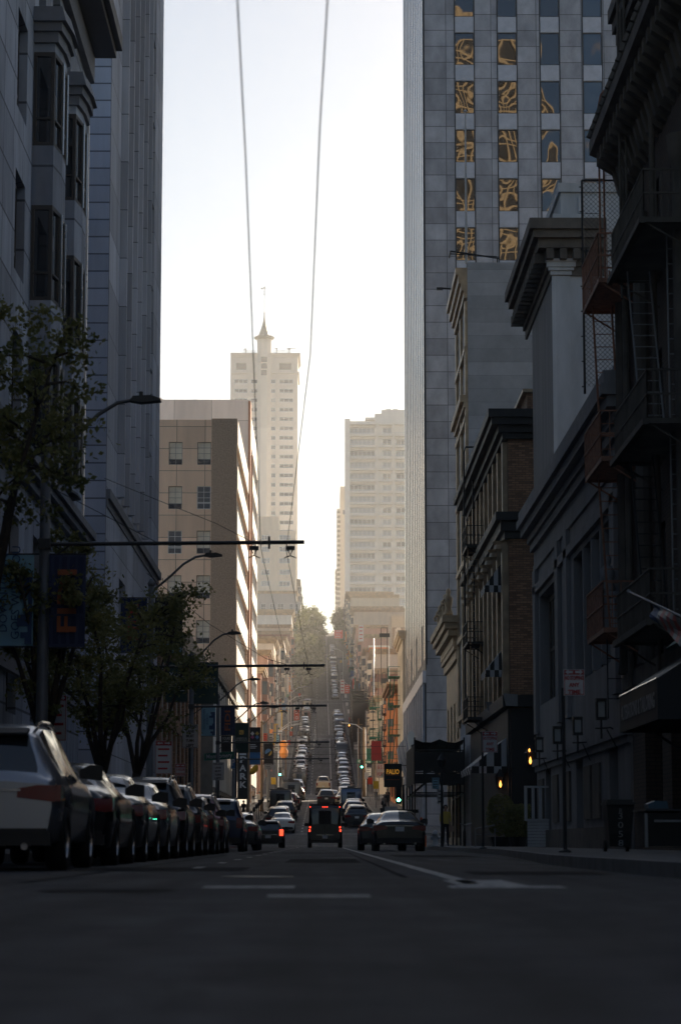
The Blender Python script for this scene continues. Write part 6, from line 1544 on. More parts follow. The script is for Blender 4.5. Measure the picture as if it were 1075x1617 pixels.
# traffic signals
def signal(name, X, Y, zl, label, arm=None, lit='green_lit', side=1, polem='poledark', walk=False, zx=None):
    g_ = G(Y)+.14; root = empty(name, (X,Y,g_), label, 'traffic light'); b = MB()
    b.tube([(X,Y,g_),(X,Y,max(zl+.9, (arm or (0,0))[1]))], [.09,.07], 8)
    if arm: b.tube([(X,Y,arm[1]-.9),(X+(arm[0]-X)*.4,Y,arm[1]-.2),(arm[0],Y,arm[1])], [.07,.055,.04], 8)
    part('post', b, M[polem], root)
    hx = X-.28*side if zx is None else zx; b = MB(); b.box(hx-.17,hx+.17,Y-.2,Y+.02,zl-.25,zl+.85)
    for k in range(3): z = zl+.3*k; b.prism([(hx+.14*math.cos(a),z+.14*math.sin(a)) for a in np.linspace(0,math.pi,7)]+[(hx-.12,z),(hx,z+.12),(hx+.12,z)], 1, Y-.36, Y-.2)
    part('signal_head', b, M['sign_black'], root)
    for k, m_ in enumerate((lit, None, None) if lit == 'green_lit' else (None, lit, None)):
        b = MB(); z = zl+.3*k; b.prism([(hx+.11*math.cos(a),z+.11*math.sin(a)) for a in np.linspace(0,2*math.pi,13)[:-1]], 1, Y-.215, Y-.202); part('lens', b, M[m_] if m_ else M['sign_black'], root)
    if walk:
        b = MB(); b.box(X-.2,X+.32,Y-.22,Y-.02,zl-1.5,zl-1.0); b.box(X-.35,X+.9,Y-.08,Y-.04,zl-.78,zl-.58); part('walk_head', b, M['sign_black'], root)
        b = MB(); c = (X+.06, zl-1.25); b.prism([(c[0]-.03,c[1]+.02),(c[0]+.03,c[1]+.02),(c[0]+.05,c[1]-.17),(c[0]+.01,c[1]-.17),(c[0],c[1]-.05),(c[0]-.05,c[1]-.17),(c[0]-.08,c[1]-.16)], 1, Y-.232, Y-.222)
        b.prism([(c[0]-.04,c[1]+.04),(c[0]+.04,c[1]+.04),(c[0]+.1,c[1]-.02),(c[0]+.03,c[1]+.12),(c[0]-.03,c[1]+.12),(c[0]-.09,c[1]+.0)], 1, Y-.232, Y-.222)
        b.prism([(c[0]+.035*math.cos(a),c[1]+.17+.035*math.sin(a)) for a in np.linspace(0,2*math.pi,9)[:-1]], 1, Y-.232, Y-.222); part('walking_figure', b, M['white_lit'], root)
    return root
Ys_ = 146.5; signal('traffic_light', xz(634,1261,Ys_)[0]+.1, Ys_, zp(1263,Ys_), 'green traffic light above a lit walking-figure signal, right kerb behind the dark sedan', walk=True, zx=xz(629,1262,Ys_)[0])
signal('traffic_light', xz(575,1209,296)[0], 296, zp(1211,296), 'green traffic light hanging near the farther green street sign, right', zx=xz(571,1211,296)[0])
signal('traffic_light', xz(446,1223,290)[0], 290, zp(1223,290), 'green traffic light on the left pavement at the second crossing')
signal('traffic_light', 5.0, 434, zp(1148,434), 'amber traffic light beside the black scaffold shed, right', lit='amber_lit', zx=4.7)
signal('traffic_light', -5.4, 432, zp(1152,432), 'amber traffic light with long arm on the left at the third crossing', arm=(-1.5,G(432)+7.2), lit='amber_lit')
# street name signs
def blade(px0, px1, pyc, Y, txt, label, tilt=0, hpx=13, polex=None):
    x0, x1 = xz(px0,pyc,Y)[0], xz(px1,pyc,Y)[0]; z = zp(pyc,Y); h = hpx*Y/F; c = (x0+x1)/2; w_ = x1-x0
    root = empty('street_name_sign', (c,Y,z), label, 'street sign'); b = MB(); t = math.tan(tilt)
    b.add([(x0,Y,z-h/2-t*w_/2),(x1,Y,z-h/2+t*w_/2),(x1,Y,z+h/2+t*w_/2),(x0,Y,z+h/2-t*w_/2),(x0,Y+.04,z-h/2-t*w_/2),(x1,Y+.04,z-h/2+t*w_/2),(x1,Y+.04,z+h/2+t*w_/2),(x0,Y+.04,z+h/2-t*w_/2)],[(0,1,2,3),(7,6,5,4),(0,4,5,1),(1,5,6,2),(2,6,7,3),(3,7,4,0)]); part('panel', b, M['sign_green'], root)
    mb = text_mb(txt, h*.85, w_*.84, bold=.003); mb.v = [(c+x, Y-.012+y, z+zz+t*x) for x, y, zz in mb.v]; part('lettering', mb, M['w_ink'], root, fix=False)
    if polex is not None: b = MB(); b.tube([(polex,Y+.1,G(Y)+.1),(polex,Y+.1,z+h)], .06, 8); b.tube([(polex,Y+.08,z),(c,Y+.06,z)], .03, 6); part('bracket', b, M['poledark'], root)
blade(322, 370, 1194, 140, 'Montgomery', 'green Montgomery street name sign tilted slightly upward, left of the street', .07, 11.5, xz(373,1190,140)[0])
blade(563.5, 587, 1202.5, 298, 'Kearny', 'green Kearny street name sign on the right', 0, 6.5, xz(579,1200,298)[0])
# regulatory signs
def sign(px0, px1, py0, py1, Y, label, lines, polex=None, head=None, inkm='ink', m='sign_white', name='road_sign', arrow=False, base=None, wd=.82):
    x0, x1 = xz(px0,py0,Y)[0], xz(px1,py0,Y)[0]; z1, z0 = zp(py0,Y), zp(py1,Y); c = (x0+x1)/2; w_ = x1-x0; h = z1-z0
    root = empty(name, (c,Y,z0), label, 'road sign'); b = MB(); b.box(x0,x1,Y,Y+.02,z0,z1); part('panel', b, M[m], root)
    b = MB(); e = .012*max(1,w_); 
    for q in ((x0+e,x1-e,z0+e,z0+2*e),(x0+e,x1-e,z1-2*e,z1-e),(x0+e,x0+2*e,z0+2*e,z1-2*e),(x1-2*e,x1-e,z0+2*e,z1-2*e)): b.box(q[0],q[1],Y-.004,Y-.001,q[2],q[3])
    part('border', b, M[inkm], root)
    zc = z1
    if head:
        b = MB(); b.box(x0+.01,x1-.01,Y-.006,Y-.001,z1-h*head,z1-.01)
        part('red_header', b, M['sign_red'], root)
        b = MB()
        for s in (-1,1): q = c+s*w_*.22; zz = z1-h*head*.5; b.prism([(q-s*w_*.16,zz-.02),(q+s*w_*.05,zz-.02),(q+s*w_*.05,zz-.05),(q+s*w_*.2,zz),(q+s*w_*.05,zz+.05),(q+s*w_*.05,zz+.02),(q-s*w_*.16,zz+.02)], 1, Y-.012, Y-.007)
        part('arrows', b, M['sign_white'], root); zc = z1-h*head
    if not any(t_.strip() for t_, _ in lines):
        if lines[0][1] > .55:
            b = MB(); n_ = max(2, int(lines[0][1]*6))
            for i in range(n_): zz = zc-(zc-z0)*(i+.6)/(n_+.4); b.box(c-w_*.34,c+w_*(.34-.1*(i % 2)),Y-.012,Y-.006,zz-.1*(zc-z0)/n_,zz+.15*(zc-z0)/n_)
            part('print_rows', b, M[inkm], root)
        return root
    hh = (zc-z0)/len(lines)
    for i, (t_, ratio) in enumerate(lines):
        text_at(t_, hh*.78, (c,Y-.008,zc-hh*(i+.5)), 0, root, M[inkm], width=w_*ratio, bold=.004)
    if polex is not None:
        x = xz(polex,py1,Y)[0]; g_ = G(Y)+.14; b = MB(); b.tube([(x,Y+.05,g_),(x,Y+.05,z1 if polex > px0 else z1-h*.7)], .032, 8); b.lathe([(.11,0),(.11,.03),(.05,.06)], (x,Y+.05,g_), 10); part('post', b, M['poledark'], root)
    return root
sign(889, 922, 1057, 1098, 42.5, 'nearer NO STOPPING ANY TIME sign, on a tall thin post on the right pavement', [('NO STOPPING',.86),('ANY',.5),('TIME',.6)], 889, .2, 'r_ink')
sign(761, 785, 1155, 1188, 68, 'smaller farther NO STOPPING ANY TIME sign in front of the lower striped awning', [('NO STOPPING',.86),('ANY',.5),('TIME',.6)], 761.5, .2, 'r_ink')
sign(288, 313, 1144, 1181, 76, 'white TOW-AWAY LANE MUST TURN LEFT sign beside the tree crown, larger of the two', [('TOW-AWAY',.86),('LANE',.5),('MUST',.5),('TURN',.5),('LEFT',.5)], 300)
sign(335, 354, 1204, 1232, 128, 'smaller TOW-AWAY LANE MUST TURN LEFT sign below the Montgomery sign', [('TOW-AWAY',.86),('LANE',.5),('MUST',.5),('TURN',.5),('LEFT',.5)], 345)
sign(277, 293, 1206, 1226, 90, 'small white kerbside parking sign with a red top, left of the tow-away sign', [('1 HOUR',.8),('PARKING',.85)], 285, .3, 'r_ink')
sign(78, 106, 1098, 1170, 52, 'tall dim stack of parking notices behind the nearest tree trunk', [(' ',.7)], 92, .12, 'r_ink')
sign(246, 272, 1170, 1222, 88, 'dim stacked parking notice under the tree crown, left of the small red-topped sign', [(' ',.7)], 259, .14, 'r_ink')
sign(682, 693, 1228, 1246, 96, 'narrow bluish notice plate on a thin post by the right kerb corner', [(' ',.7)], 691, None, 'ink', 'b_pale')
sign(690, 700, 1246, 1270, 97, 'second narrow notice plate just behind the bluish one', [(' ',.7)], 684, None, 'ink')
sign(605, 613, 1222, 1232, 285, 'small white sign with two red rows near the second crossing, right', [(' ',.7)], 609, None, 'r_ink')
sign(577, 586, 1212, 1225, 295, 'pale notice on the wooden pole below the Kearny sign', [(' ',.7)], None, None, 'ink')
sign(594, 605, 1206, 1228, 270, 'pink and white sign with the red letters HUR on it beside the black PALIO sign', [('& S',.6),('HUR',.8)], 598, None, 'r_ink')
sign(586, 602, 1170, 1201, 262, 'plain dark red projecting box sign on the pale yellow building', [(' ',.5)], None, None, 'r_ink', 'sign_red', 'shop_sign')
sign(566, 574, 987, 1013, 460, 'tall white hanging sign with faint red and blue writing high on the right', [(' ',.7)], None, None, 'r_ink', 'sign_white', 'shop_sign')
sign(528, 541, 995, 1008, 560, 'small red and white banner sign at the top right of the street', [(' ',.7)], None, None, 'w_ink', 'b_red', 'shop_sign')
sign(544, 552, 1081, 1095, 450, 'coral red banner with white mark hanging over the cars, right', [(' ',.7)], None, None, 'w_ink', 'b_red', 'shop_sign')
sign(537, 544, 1073, 1095, 450, 'pale pink banner beside the coral red one, right', [(' ',.7)], None, None, 'r_ink', 'b_white', 'shop_sign')
sign(464, 473, 1121, 1138, 430, 'red banner with a white square hanging left of the street', [('O',.5),('O',.5)], None, None, 'w_ink', 'b_red', 'shop_sign')
# PALIO box sign
Yp = 152; root = sign(606, 634, 1206, 1243, Yp, 'large black PALIO sign with orange letters above the green traffic light', [(' ',.5)], None, None, 'sign_black', 'sign_black', 'restaurant_sign')
x0, x1 = xz(606,1220,Yp)[0], xz(634,1220,Yp)[0]; c = (x0+x1)/2
text_at('PALIO', .42, (c,Yp-.01,zp(1219,Yp)), 0, root, M['flame'] if False else M['y_bright'] if 'y_bright' in M else M['o_ink'], width=(x1-x0)*.72, bold=.012)
b = MB()
for py in (1224, 1231): b.box(c-.42,c+.42,Yp-.012,Yp-.005,zp(py,Yp)-.02,zp(py,Yp)+.01)
split_part('rule', b, M['o_ink'], root); b = MB(); b.box(x1,8.0,Yp,Yp+.06,zp(1209,Yp),zp(1208,Yp)); b.box(x1,8.0,Yp,Yp+.06,zp(1240,Yp),zp(1239,Yp)); split_part('bracket', b, M['iron'], root)
# PARK vertical sign
Yk = 172; root = empty('parking_garage_sign', (xz(384,1215,Yk)[0],Yk,zp(1245,Yk)), 'tall black vertical sign with white letters PARK, left of the street', 'sign')
b = MB(); b.box(xz(375,1215,Yk)[0],xz(391,1215,Yk)[0],Yk,Yk+.5,zp(1262,Yk),zp(1187,Yk)); part('panel', b, M['sign_black'], root)
for k, ch_ in enumerate('PARK'): text_at(ch_, .62, (xz(383.5,1215,Yk)[0],Yk-.01,zp(1200+13.2*k,Yk)), 0, root, M['w_ink'], width=.48, bold=.02)
b = MB(); b.box(xz(378,1188,Yk)[0],xz(389,1188,Yk)[0],Yk-.02,Yk-.002,zp(1192.5,Yk),zp(1189.5,Yk)); part('white_cap', b, M['w_ink'], root)
sign(364, 373, 1195, 1214, 150, 'blue parking sign with a white letter beside the Montgomery sign', [('P',.5)], None, None, 'w_ink', 'b_blue', 'parking_sign')
# yellow curl, orange lantern banner and smaller shop signs on the left
Yq = 200; b = MB(); b.tube([P3(394,1221,Yq),P3(398,1219,Yq),P3(403,1214,Yq),P3(406,1208,Yq)], [.12,.24,.28,.12], 8)
one('curled_shop_sign', b, M['yellow'], P3(400,1216,Yq), 'bright yellow curled shop sign below the blue panel, left', 'shop sign', smooth=True)
Yq = 300; b = MB(); x, z = xz(448,1187,Yq); b.lathe([(.2,0),(.5,.3),(.55,.9),(.35,1.25),(.5,1.7),(.42,2.1),(.1,2.25)], (x,Yq,zp(1190,Yq)-.6), 10)
o = one('shop_lantern', b, M['b_orange'], (x,Yq,zp(1190,Yq)-.6), 'plump orange double-bulb lantern sign hanging left of the street', 'lantern', smooth=True)
for i, (a0, a1, p0, p1, Yy, m_, lb) in enumerate([(416,422,1158,1170,235,'b_red','small red poster panel left of the orange lantern'),(424,432,1158,1172,236,'b_white','patterned pale poster panel just left of the orange lantern'),(434,440,1172,1186,250,'b_white','white square placard below the patterned poster'),(418,430,1206,1215,215,'sign_white','white framed placard above the left parked cars'),(436,441,1160,1172,255,'b_pale','pale teal sign board left of the orange lantern')]):
    sign(a0, a1, p0, p1, Yy, lb, [(' ',.6)], None, None, 'ink', m_, 'shop_sign')
# black roof signs on right
for a0, a1, p0, p1, Yy, lb in ((599,615,1000,1006,300,'black board on a light frame above the roofs, upper one on the right'),(601,613,1071,1079,300,'smaller black board on the orange wall, lower one on the right')):
    x0, x1 = xz(a0,p0,Yy)[0], xz(a1,p0,Yy)[0]; root = empty('roof_board', (x0,Yy,zp(p1,Yy)), lb, 'sign'); b = MB(); b.box(x0,x1,Yy,Yy+.1,zp(p1,Yy),zp(p0,Yy)); part('board', b, M['sign_black'], root)
    b = MB(); b.tube([(x0+.2,Yy+.2,zp(p1,Yy)-6),(x0+.2,Yy+.2,zp(p0-9,Yy))], .05, 6); b.tube([(x1-.3,Yy+.2,zp(p1,Yy)-6),(x1-.3,Yy+.2,zp(p0-9,Yy))], .05, 6); b.tube([(x0+.2,Yy+.2,zp(p0-9,Yy)),(x1-.3,Yy+.2,zp(p0-9,Yy))], .04, 6); part('frame', b, M['iron'], root)
# wooden poles right & street lamps up the hill
for i, (px, py, Y, m_, lb) in enumerate([(574.5,1148,296,'wood','thick bare wooden utility pole on the right at the second crossing'),(614,1020,318,'white','tall pale pole standing before the mural wall'),(590,1008,318,'frame_light','thin pale mast beside the orange rendered wall'),(565,1150,300,'frame_grey','greenish steel lamp mast left of the wooden utility pole')]):
    x = xz(px,py,Y)[0]; b = MB(); b.tube([(x,Y,G(Y)),(x,Y,zp(py,Y))], [.2,.14] if m_ == 'wood' else [.08,.06], 8)
    one('utility_pole', b, M[m_], (x,Y,G(Y)), lb, 'pole', smooth=True)
for i, (px, py, Y, s) in enumerate([(468,1093,400,1),(482,1109,430,1),(455,1128,330,1),(447,1140,310,1),(560,1147,300,-1),(575,1113,470,-1),(520,1060,640,-1),(477,1050,640,1)]):
    X = -5.7 if s > 0 else 5.3; g_ = G(Y)+.14; root = empty('street_lamp', (X,Y,g_), 'small distant street lamp, %s of those on the %s pavement past the second crossing' % (ORD[i if s > 0 else i-4], 'left' if s > 0 else 'right'), 'street lamp', 'distant street lamps')
    b = MB(); b.tube([(X,Y,g_),(X,Y,g_+8.2)], [.12,.08], 6); b.tube([(X,Y,g_+7.9),(X+s*1.2,Y,g_+8.8),(X+s*2.6,Y,g_+9)], .06, 6); part('pole', b, M['frame_light'], root); b = MB(); b.box(*sorted((X+s*2.2,X+s*3)),Y-.15,Y+.15,g_+8.95,g_+9.1); part('lamp_head', b, M['frame_grey'], root)
random.seed(9)
for i, y in enumerate((236,262,284,318,345,378,405,452,480,515,548,600,640,690)):
    for s_ in (-1, 1):
        if s_ > 0 and 380 < y < 430: continue
        X = -5.35 if s_ < 0 else 5.1; yy = y+random.uniform(-4,4); g_ = G(yy)+.14; h_ = random.choice([2.6,3.0,7.5,8.5]); k = i*2+(s_ > 0)
        where = '%s of the posts up the %s pavement from the beige block' % (ORD[i], 'left' if s_ < 0 else 'right')
        if h_ > 5:
            b = MB(); b.tube([(X,yy,g_),(X,yy,g_+h_)], [.13,.09], 6); b.box(X-.6,X+.6,yy-.04,yy+.04,g_+h_-.9,g_+h_-.8)
            one('utility_pole', b, M[random.choice(['wood','frame_grey','pole'])], (X,yy,g_), 'small distant utility pole, '+where, 'pole', 'distant poles on the hill')
        else:
            root = empty('kerb_sign', (X,yy,g_), 'small distant kerbside sign, '+where, 'road sign', 'distant signs on the hill'); b = MB(); b.tube([(X,yy,g_),(X,yy,g_+h_)], .04, 5); part('post', b, M['frame_grey'], root)
            b = MB(); b.box(X-.25,X+.25,yy-.06,yy-.04,g_+h_-.75,g_+h_); part('panel', b, M[random.choice(['sign_white','sign_white','yellow','b_red'])], root)
# parking meters, bins, hydrant
for i, (X, Y) in enumerate([(-5.3,180),(-5.3,187),(-5.3,194),(-5.3,201),(-5.3,208),(-5.35,216),(-5.3,150),(5.0,196),(5.0,204)]):
    b = MB(); g_ = G(Y)+.14; b.tube([(X,Y,g_),(X,Y,g_+1.1)], .035, 6); b.lathe([(.05,0),(.12,.08),(.12,.25),(.07,.38),(.02,.4)], (X,Y,g_+1.05), 8)
    one('parking_meter', b, M['iron'], (X,Y,g_), 'grey parking meter at the kerb, %s in line on the %s side' % (ORD[i if X < 0 else i-7], 'left' if X < 0 else 'right'), 'parking meter', 'parking meters', smooth=True)
def bin_(px0, px1, py0, py1, Y, label, lid='plastic', marks=True):
    x0, x1 = xz(px0,py0,Y)[0], xz(px1,py0,Y)[0]; g_ = G(Y)+.14; h = zp(py0,Y)-g_; c = (x0+x1)/2; w_ = (x1-x0)/2*.86
    root = empty('wheelie_bin', (c,Y,g_), label, 'bin'); b = MB()
    lo = [(c-w_*.72,Y-.3*.8,g_+.1),(c+w_*.72,Y-.3*.8,g_+.1),(c+w_*.72,Y+.35,g_+.1),(c-w_*.72,Y+.35,g_+.1)]; mi_ = [(c-w_*.8,Y-.3,g_+h*.35),(c+w_*.8,Y-.3,g_+h*.35),(c+w_*.8,Y+.38,g_+h*.35),(c-w_*.8,Y+.38,g_+h*.35)]; hi = [(c-w_*.95,Y-.38,g_+h*.9),(c+w_*.95,Y-.38,g_+h*.9),(c+w_*.95,Y+.42,g_+h*.9),(c-w_*.95,Y+.42,g_+h*.9)]
    b.add(lo+mi_+hi, [(0,1,5,4),(1,2,6,5),(2,3,7,6),(3,0,4,7),(4,5,9,8),(5,6,10,9),(6,7,11,10),(7,4,8,11),(3,2,1,0),(8,9,10,11)]); part('bin_body', b, M['plastic'], root)
    b = MB(); b.box(c-w_*1.03,c+w_*1.03,Y-.45,Y+.46,g_+h*.902,g_+h*.95); b.box(c-w_*.9,c+w_*.9,Y-.3,Y+.4,g_+h*.951,g_+h); part('lid', b, M[lid], root)
    b = MB()
    for s in (-1,1):
        n = 14; x = c+s*w_*.78; vs = [(x+o_*.03,Y+.4+.11*math.cos(2*math.pi*j/n),g_+.11+.11*math.sin(2*math.pi*j/n)) for o_ in (-1,1) for j in range(n)]
        b.add(vs, [tuple(range(n)), tuple(range(n,2*n))[::-1]]+[(j,(j+1) % n,(j+1) % n+n,j+n) for j in range(n)])
    split_part('wheel', b, M['tyre'], root)
    if marks:
        text_at('R', .12, (c,Y-.4,g_+h*.78), 0, root, M['frame_grey']); text_at('3\n0\n5\n8', .17, (c,Y-.36,g_+h*.42), 0, root, M['frame_grey'], width=.1)
bin_(949, 1001, 1263, 1340, 46.5, 'tall black wheelie bin with faint grey marks on the right pavement')
# dumpster
Y = 39.5; x0 = xz(1021,1300,Y)[0]; g_ = .14; h = zp(1277,Y)-g_; root = empty('dumpster', (x0+.9,Y,g_), 'big black metal dumpster with a grey corner post, cut by the right edge', 'dumpster')
b = MB(); b.prism([(Y-.0,g_+.12),(Y+1.3,g_+.12),(Y+1.45,g_+h*.95),(Y-.08,g_+h*.9)], 0, x0, x0+1.75); part('container', b, M['dark_shop'], root)
b = MB(); b.box(x0-.04,x0+1.8,Y-.14,Y+1.5,g_+h*.951,g_+h); part('lid', b, M['plastic'], root)
b = MB(); b.box(x0-.05,x0-.005,Y-.12,Y-.05,g_+.1,g_+h*.9); b.box(x0+.1,x0+1.6,Y-.17,Y-.12,g_+h*.7,g_+h*.75); part('corner_post', b, M['frame_grey'], root)
b = MB(); x1_ = xz(1024,1268,Y)[0]; x2_ = xz(1056,1268,Y)[0]; b.prism([(x1_,g_+h+.005),(x2_,g_+h+.005),(x2_-.02,g_+h+.12),(x1_+.12,g_+h+.13),(x1_,g_+h+.08)], 1, Y+.1, Y+.6); one('crate_lid', b, M['binblue'], (x1_,Y,g_+h), 'dull blue plastic tub lying on top of the dumpster', 'tub')
b = MB(); x, _ = xz(687,1335,98); b.lathe([(.16,0),(.16,.06),(.11,.08),(.11,.45),(.14,.47),(.14,.52),(.10,.6),(.03,.68)], (x,98,.14), 12); b.tube([(x-.19,98,.5),(x+.19,98,.5)], .06, 8)
one('fire_hydrant', b, M['aw_white'], (x,98,.14), 'small white fire hydrant by the right kerb between thin sign posts', 'hydrant', smooth=True)
# lanterns
def lantern(px, py0, py1, Y, label):
    x, z1 = xz(px,py0,Y); z0 = zp(py1,Y); root = empty('wall_lantern', (x,Y,z0), label, 'lantern', 'box lanterns on the grey wing'); w_ = .115
    b = MB(); b.box(x-w_*.8,x+w_*.8,Y-w_*.8,Y+w_*.8,z0+.09,z1-.09); part('lamp_glass', b, M['lantern'], root); b = MB()
    for sx in (-1,1):
        for sy in (-1,1): b.box(x+sx*w_-.022,x+sx*w_+.022,Y+sy*w_-.022,Y+sy*w_+.022,z0+.06,z1-.06)
    b.box(x-w_-.03,x+w_+.03,Y-w_-.03,Y+w_+.03,z1-.08,z1); b.box(x-w_-.03,x+w_+.03,Y-w_-.03,Y+w_+.03,z0,z0+.08); b.tube([(x,Y,z0),(x,Y,z0-.5)], .03, 6); b.tube([(x-.16,Y,z0-.22),(x+.16,Y,z0-.22)], .02, 6)
    b.tube([(x,Y,z0-.22),(x+.25,Y,z0-.2),(8.0,Y,z0-.35)], .025, 6); b.tube([(x+.15,Y,z0-.25),(7.9,Y,z0-.75)], .02, 6); part('frame', b, M['iron'], root)
lantern(948, 1103, 1137, 65, 'large box lantern on a scrolled bracket, nearest on the grey wing'); lantern(911, 1132, 1161, 71.5, 'middle-sized box lantern behind the nearest one on the grey wing'); lantern(879, 1147, 1175, 77.5, 'smaller box lantern left of the no stopping post'); lantern(850.5, 1164, 1188, 84.5, 'farthest box lantern at the corner of the grey wing')
def gas(px, py, Y, label, xw):
    x, z = xz(px,py,Y); root = empty('gas_lantern', (x,Y,z), label, 'lantern', 'lit gas lanterns'); b = MB(); b.lathe([(.06,-.12),(.16,.0),(.2,.38),(.24,.4),(.10,.6),(.03,.75)], (x,Y,z-.05), 6); b.tube([(x,Y,z+.6),(x+.2,Y,z+.75),(xw,Y,z+.5)], .02, 6)
    part('lantern_frame', b, M['iron'], root); b = MB(); b.lathe([(.01,-.1),(.05,-.03),(.055,.03),(.03,.12),(.008,.2)], (x,Y-.26,z), 10); part('flame', b, M['flame'], root, smooth=True)
gas(836, 1203, 100, 'upper lit gas lantern with an orange flame beside the black shopfront', 8.3); gas(789, 1240, 104, 'lower lit gas lantern with an orange flame above the planters', 7.9)
x, z = xz(834,1188,100.2); b = MB(); b.lathe([(.01,0),(.04,.05),(.03,.1),(.01,.14)], (x,99.8,z), 8); one('small_lamp', b, M['flame'], (x,99.8,z), 'small dim orange lamp just above the upper gas lantern', 'lamp', smooth=True)
# planters, white booth, bicycle, railings
def planter(X, Y, h, r_, label, seed, box=False):
    root = empty('planter', (X,Y,.14), label, 'planter', 'clipped shrubs by the brick building'); b = MB(); b.lathe([(r_*.6,0),(r_*.8,.35),(r_*.85,.4),(r_*.7,.4)], (X,Y,.14), 12); part('pot', b, M['plastic'], root)
    rs = np.random.RandomState(seed); n = 2600; V = []
    p = rs.uniform(-1,1,(n,3)); 
    if not box: p /= np.maximum(1, np.linalg.norm(p,axis=1))[:,None]
    p = p*np.array([r_,r_,(h-.4)/2])+np.array([X,Y,.14+.4+(h-.4)/2]); s_ = .04
    u = rs.normal(size=(n,3)); u /= np.linalg.norm(u,axis=1)[:,None]; v = rs.normal(size=(n,3)); v -= (v*u).sum(1)[:,None]*u; v /= np.linalg.norm(v,axis=1)[:,None]
    V = np.stack([p-u*s_,p+v*s_,p+u*s_,p-v*s_],1).reshape(-1,3)-np.array([X,Y,.14]); me = bpy.data.meshes.new('foliage'); me.from_pydata(V.tolist(),[],[(4*i,4*i+1,4*i+2,4*i+3) for i in range(n)]); me.materials.append(M['leaf']); link('foliage', me, root)
x = xz(817,1300,100.5)[0]; planter(x, 100.5, 1.75, .52, 'square clipped dark shrub in a tub by the white booth', 1, True); x = xz(790,1280,101.5)[0]; planter(x, 101.5, 2.2, .62, 'loose rounded shrub in a tub under the lower gas lantern', 2)
Y = 86; x0, x1 = xz(830,1300,Y)[0], xz(853,1300,Y)[0]; root = empty('white_dining_booth', ((x0+x1)/2,Y,.14), 'white slatted pavement booth with open framed top, beside the grey wing', 'booth'); zt_ = zp(1244,Y); zm = zp(1293,Y); b = MB()
for k in range(9): b.box(x0+.05,x1+.3,Y,Y+.04,.16+(zm-.16)*k/9,.16+(zm-.16)*(k+.9)/9)
part('slatted_base', b, M['aw_white'], root); b = MB()
for x in (x0,(x0+x1)/2,x1): b.box(x-.05,x+.05,Y-.03,Y+.07,zm,zt_)
b.box(x0-.05,x1+.3,Y-.035,Y+.075,zt_,zt_+.07); b.box(x0-.05,x1+.3,Y-.035,Y+.075,zm-.07,zm-.002); part('frame', b, M['aw_white'], root)
def wheel_ring(b, c, r_, n=20, t=.02):
    b.tube([(c[0],c[1]+r_*math.cos(2*math.pi*j/n),c[2]+r_*math.sin(2*math.pi*j/n)) for j in range(n+1)], t, 5, cap=False)
    for j in range(8): a = 2*math.pi*j/8; b.tube([c,(c[0],c[1]+r_*math.cos(a),c[2]+r_*math.sin(a))], .004, 3)
X = xz(733,1320,104)[0]; root = empty('bicycle', (X,104,.14), 'dark bicycle leaning by the brick building beside the standing person', 'bicycle'); b = MB(); wheel_ring(b,(X,103.5,.48),.34); part('wheel', b, M['tyre'], root); b = MB(); wheel_ring(b,(X,104.55,.48),.34); part('wheel', b, M['tyre'], root)
b = MB(); b.tube([(X,103.5,.48),(X,103.65,1.0),(X,104.25,.95),(X,104.1,.45),(X,103.65,.9)], .02, 6); b.tube([(X,104.1,.45),(X,104.55,.48),(X,104.25,.95)], .016, 6); part('frame', b, M['iron'], root); b = MB(); b.tube([(X-.28,103.6,1.12),(X,103.65,1.06),(X+.28,103.6,1.12)], .018, 6); part('handlebar', b, M['chrome'], root); b = MB(); b.box(X-.07,X+.07,104.15,104.4,1.04,1.1); part('saddle', b, M['trim'], root)
Y = 90; xa, xb = xz(750,1300,Y)[0], xz(781,1300,Y)[0]; b = MB()
for x in (xa,xb): b.tube([(x,Y,.14),(x,Y,zp(1308,Y))], .025, 6)
b.tube([(xa,Y,zp(1309,Y)),(xb,Y+.2,zp(1303,Y))], .03, 6); b.tube([(xa,Y,.6),(xb,Y+.2,.62)], .02, 6); one('low_railing', b, M['frame_grey'], (xa,Y,.14), 'low metal railing in front of the shrubs on the right pavement', 'railing')
# shop awning with lettering, right edge
Ya, Yb2 = 45.8, 51.6; zA = zp(1099,51); root = empty('shop_awning', (8,Ya,zA), 'black shop awning with grey lettering and a bright front rail, right edge', 'awning'); b = MB(); xo = 6.35
b.prism([(8.0,zA+1.1),(8.0,zA+1.05),(xo,zA-.02),(xo,zA+.02)], 1, Ya, Yb2); b.box(xo,xo+.03,Ya,Yb2,zA-.75,zA-.021); b.prism([(8.0,zA+1.05),(xo,zA),(xo,zA-.75),(8.0,zA-.75)], 1, Ya-.02, Ya); b.prism([(8.0,zA+1.05),(xo,zA),(xo,zA-.75),(8.0,zA-.75)], 1, Yb2, Yb2+.02); part('canvas', b, M['dark_shop'], root)
b = MB(); b.tube([(xo,Ya,zA+.03),(xo,Yb2,zA+.03)], .018, 6); part('front_rail', b, M['chrome'], root)
text_at('ALTERATIONS & TAILORING', .42, (xo-.012,(Ya+Yb2)/2,zA-.38), -math.pi/2, root, M['frame_grey'], width=5.2, bold=.008)
b = MB(); b.prism([(8.0,zA+1.75),(8.0,zA+1.7),(7.0,zA+.75),(6.9,zA+.8)], 1, 44.5, 48.4); one('green_awning', b, M['aw_green'], (8,44.5,zA+.8), 'faded green canvas awning above the black lettered awning, right edge', 'awning')
b = MB()
for y in (46.5,50.5): b.tube([(8.0,y,zA-1.3),(7.4,y,zA-1.1),(6.9,y,zA-.78)], .03, 6); b.tube([(7.9,y,zA-.8),(7.6,y,zA-1.15)], .02, 5)
part('scroll_bracket', b, M['iron'], root)
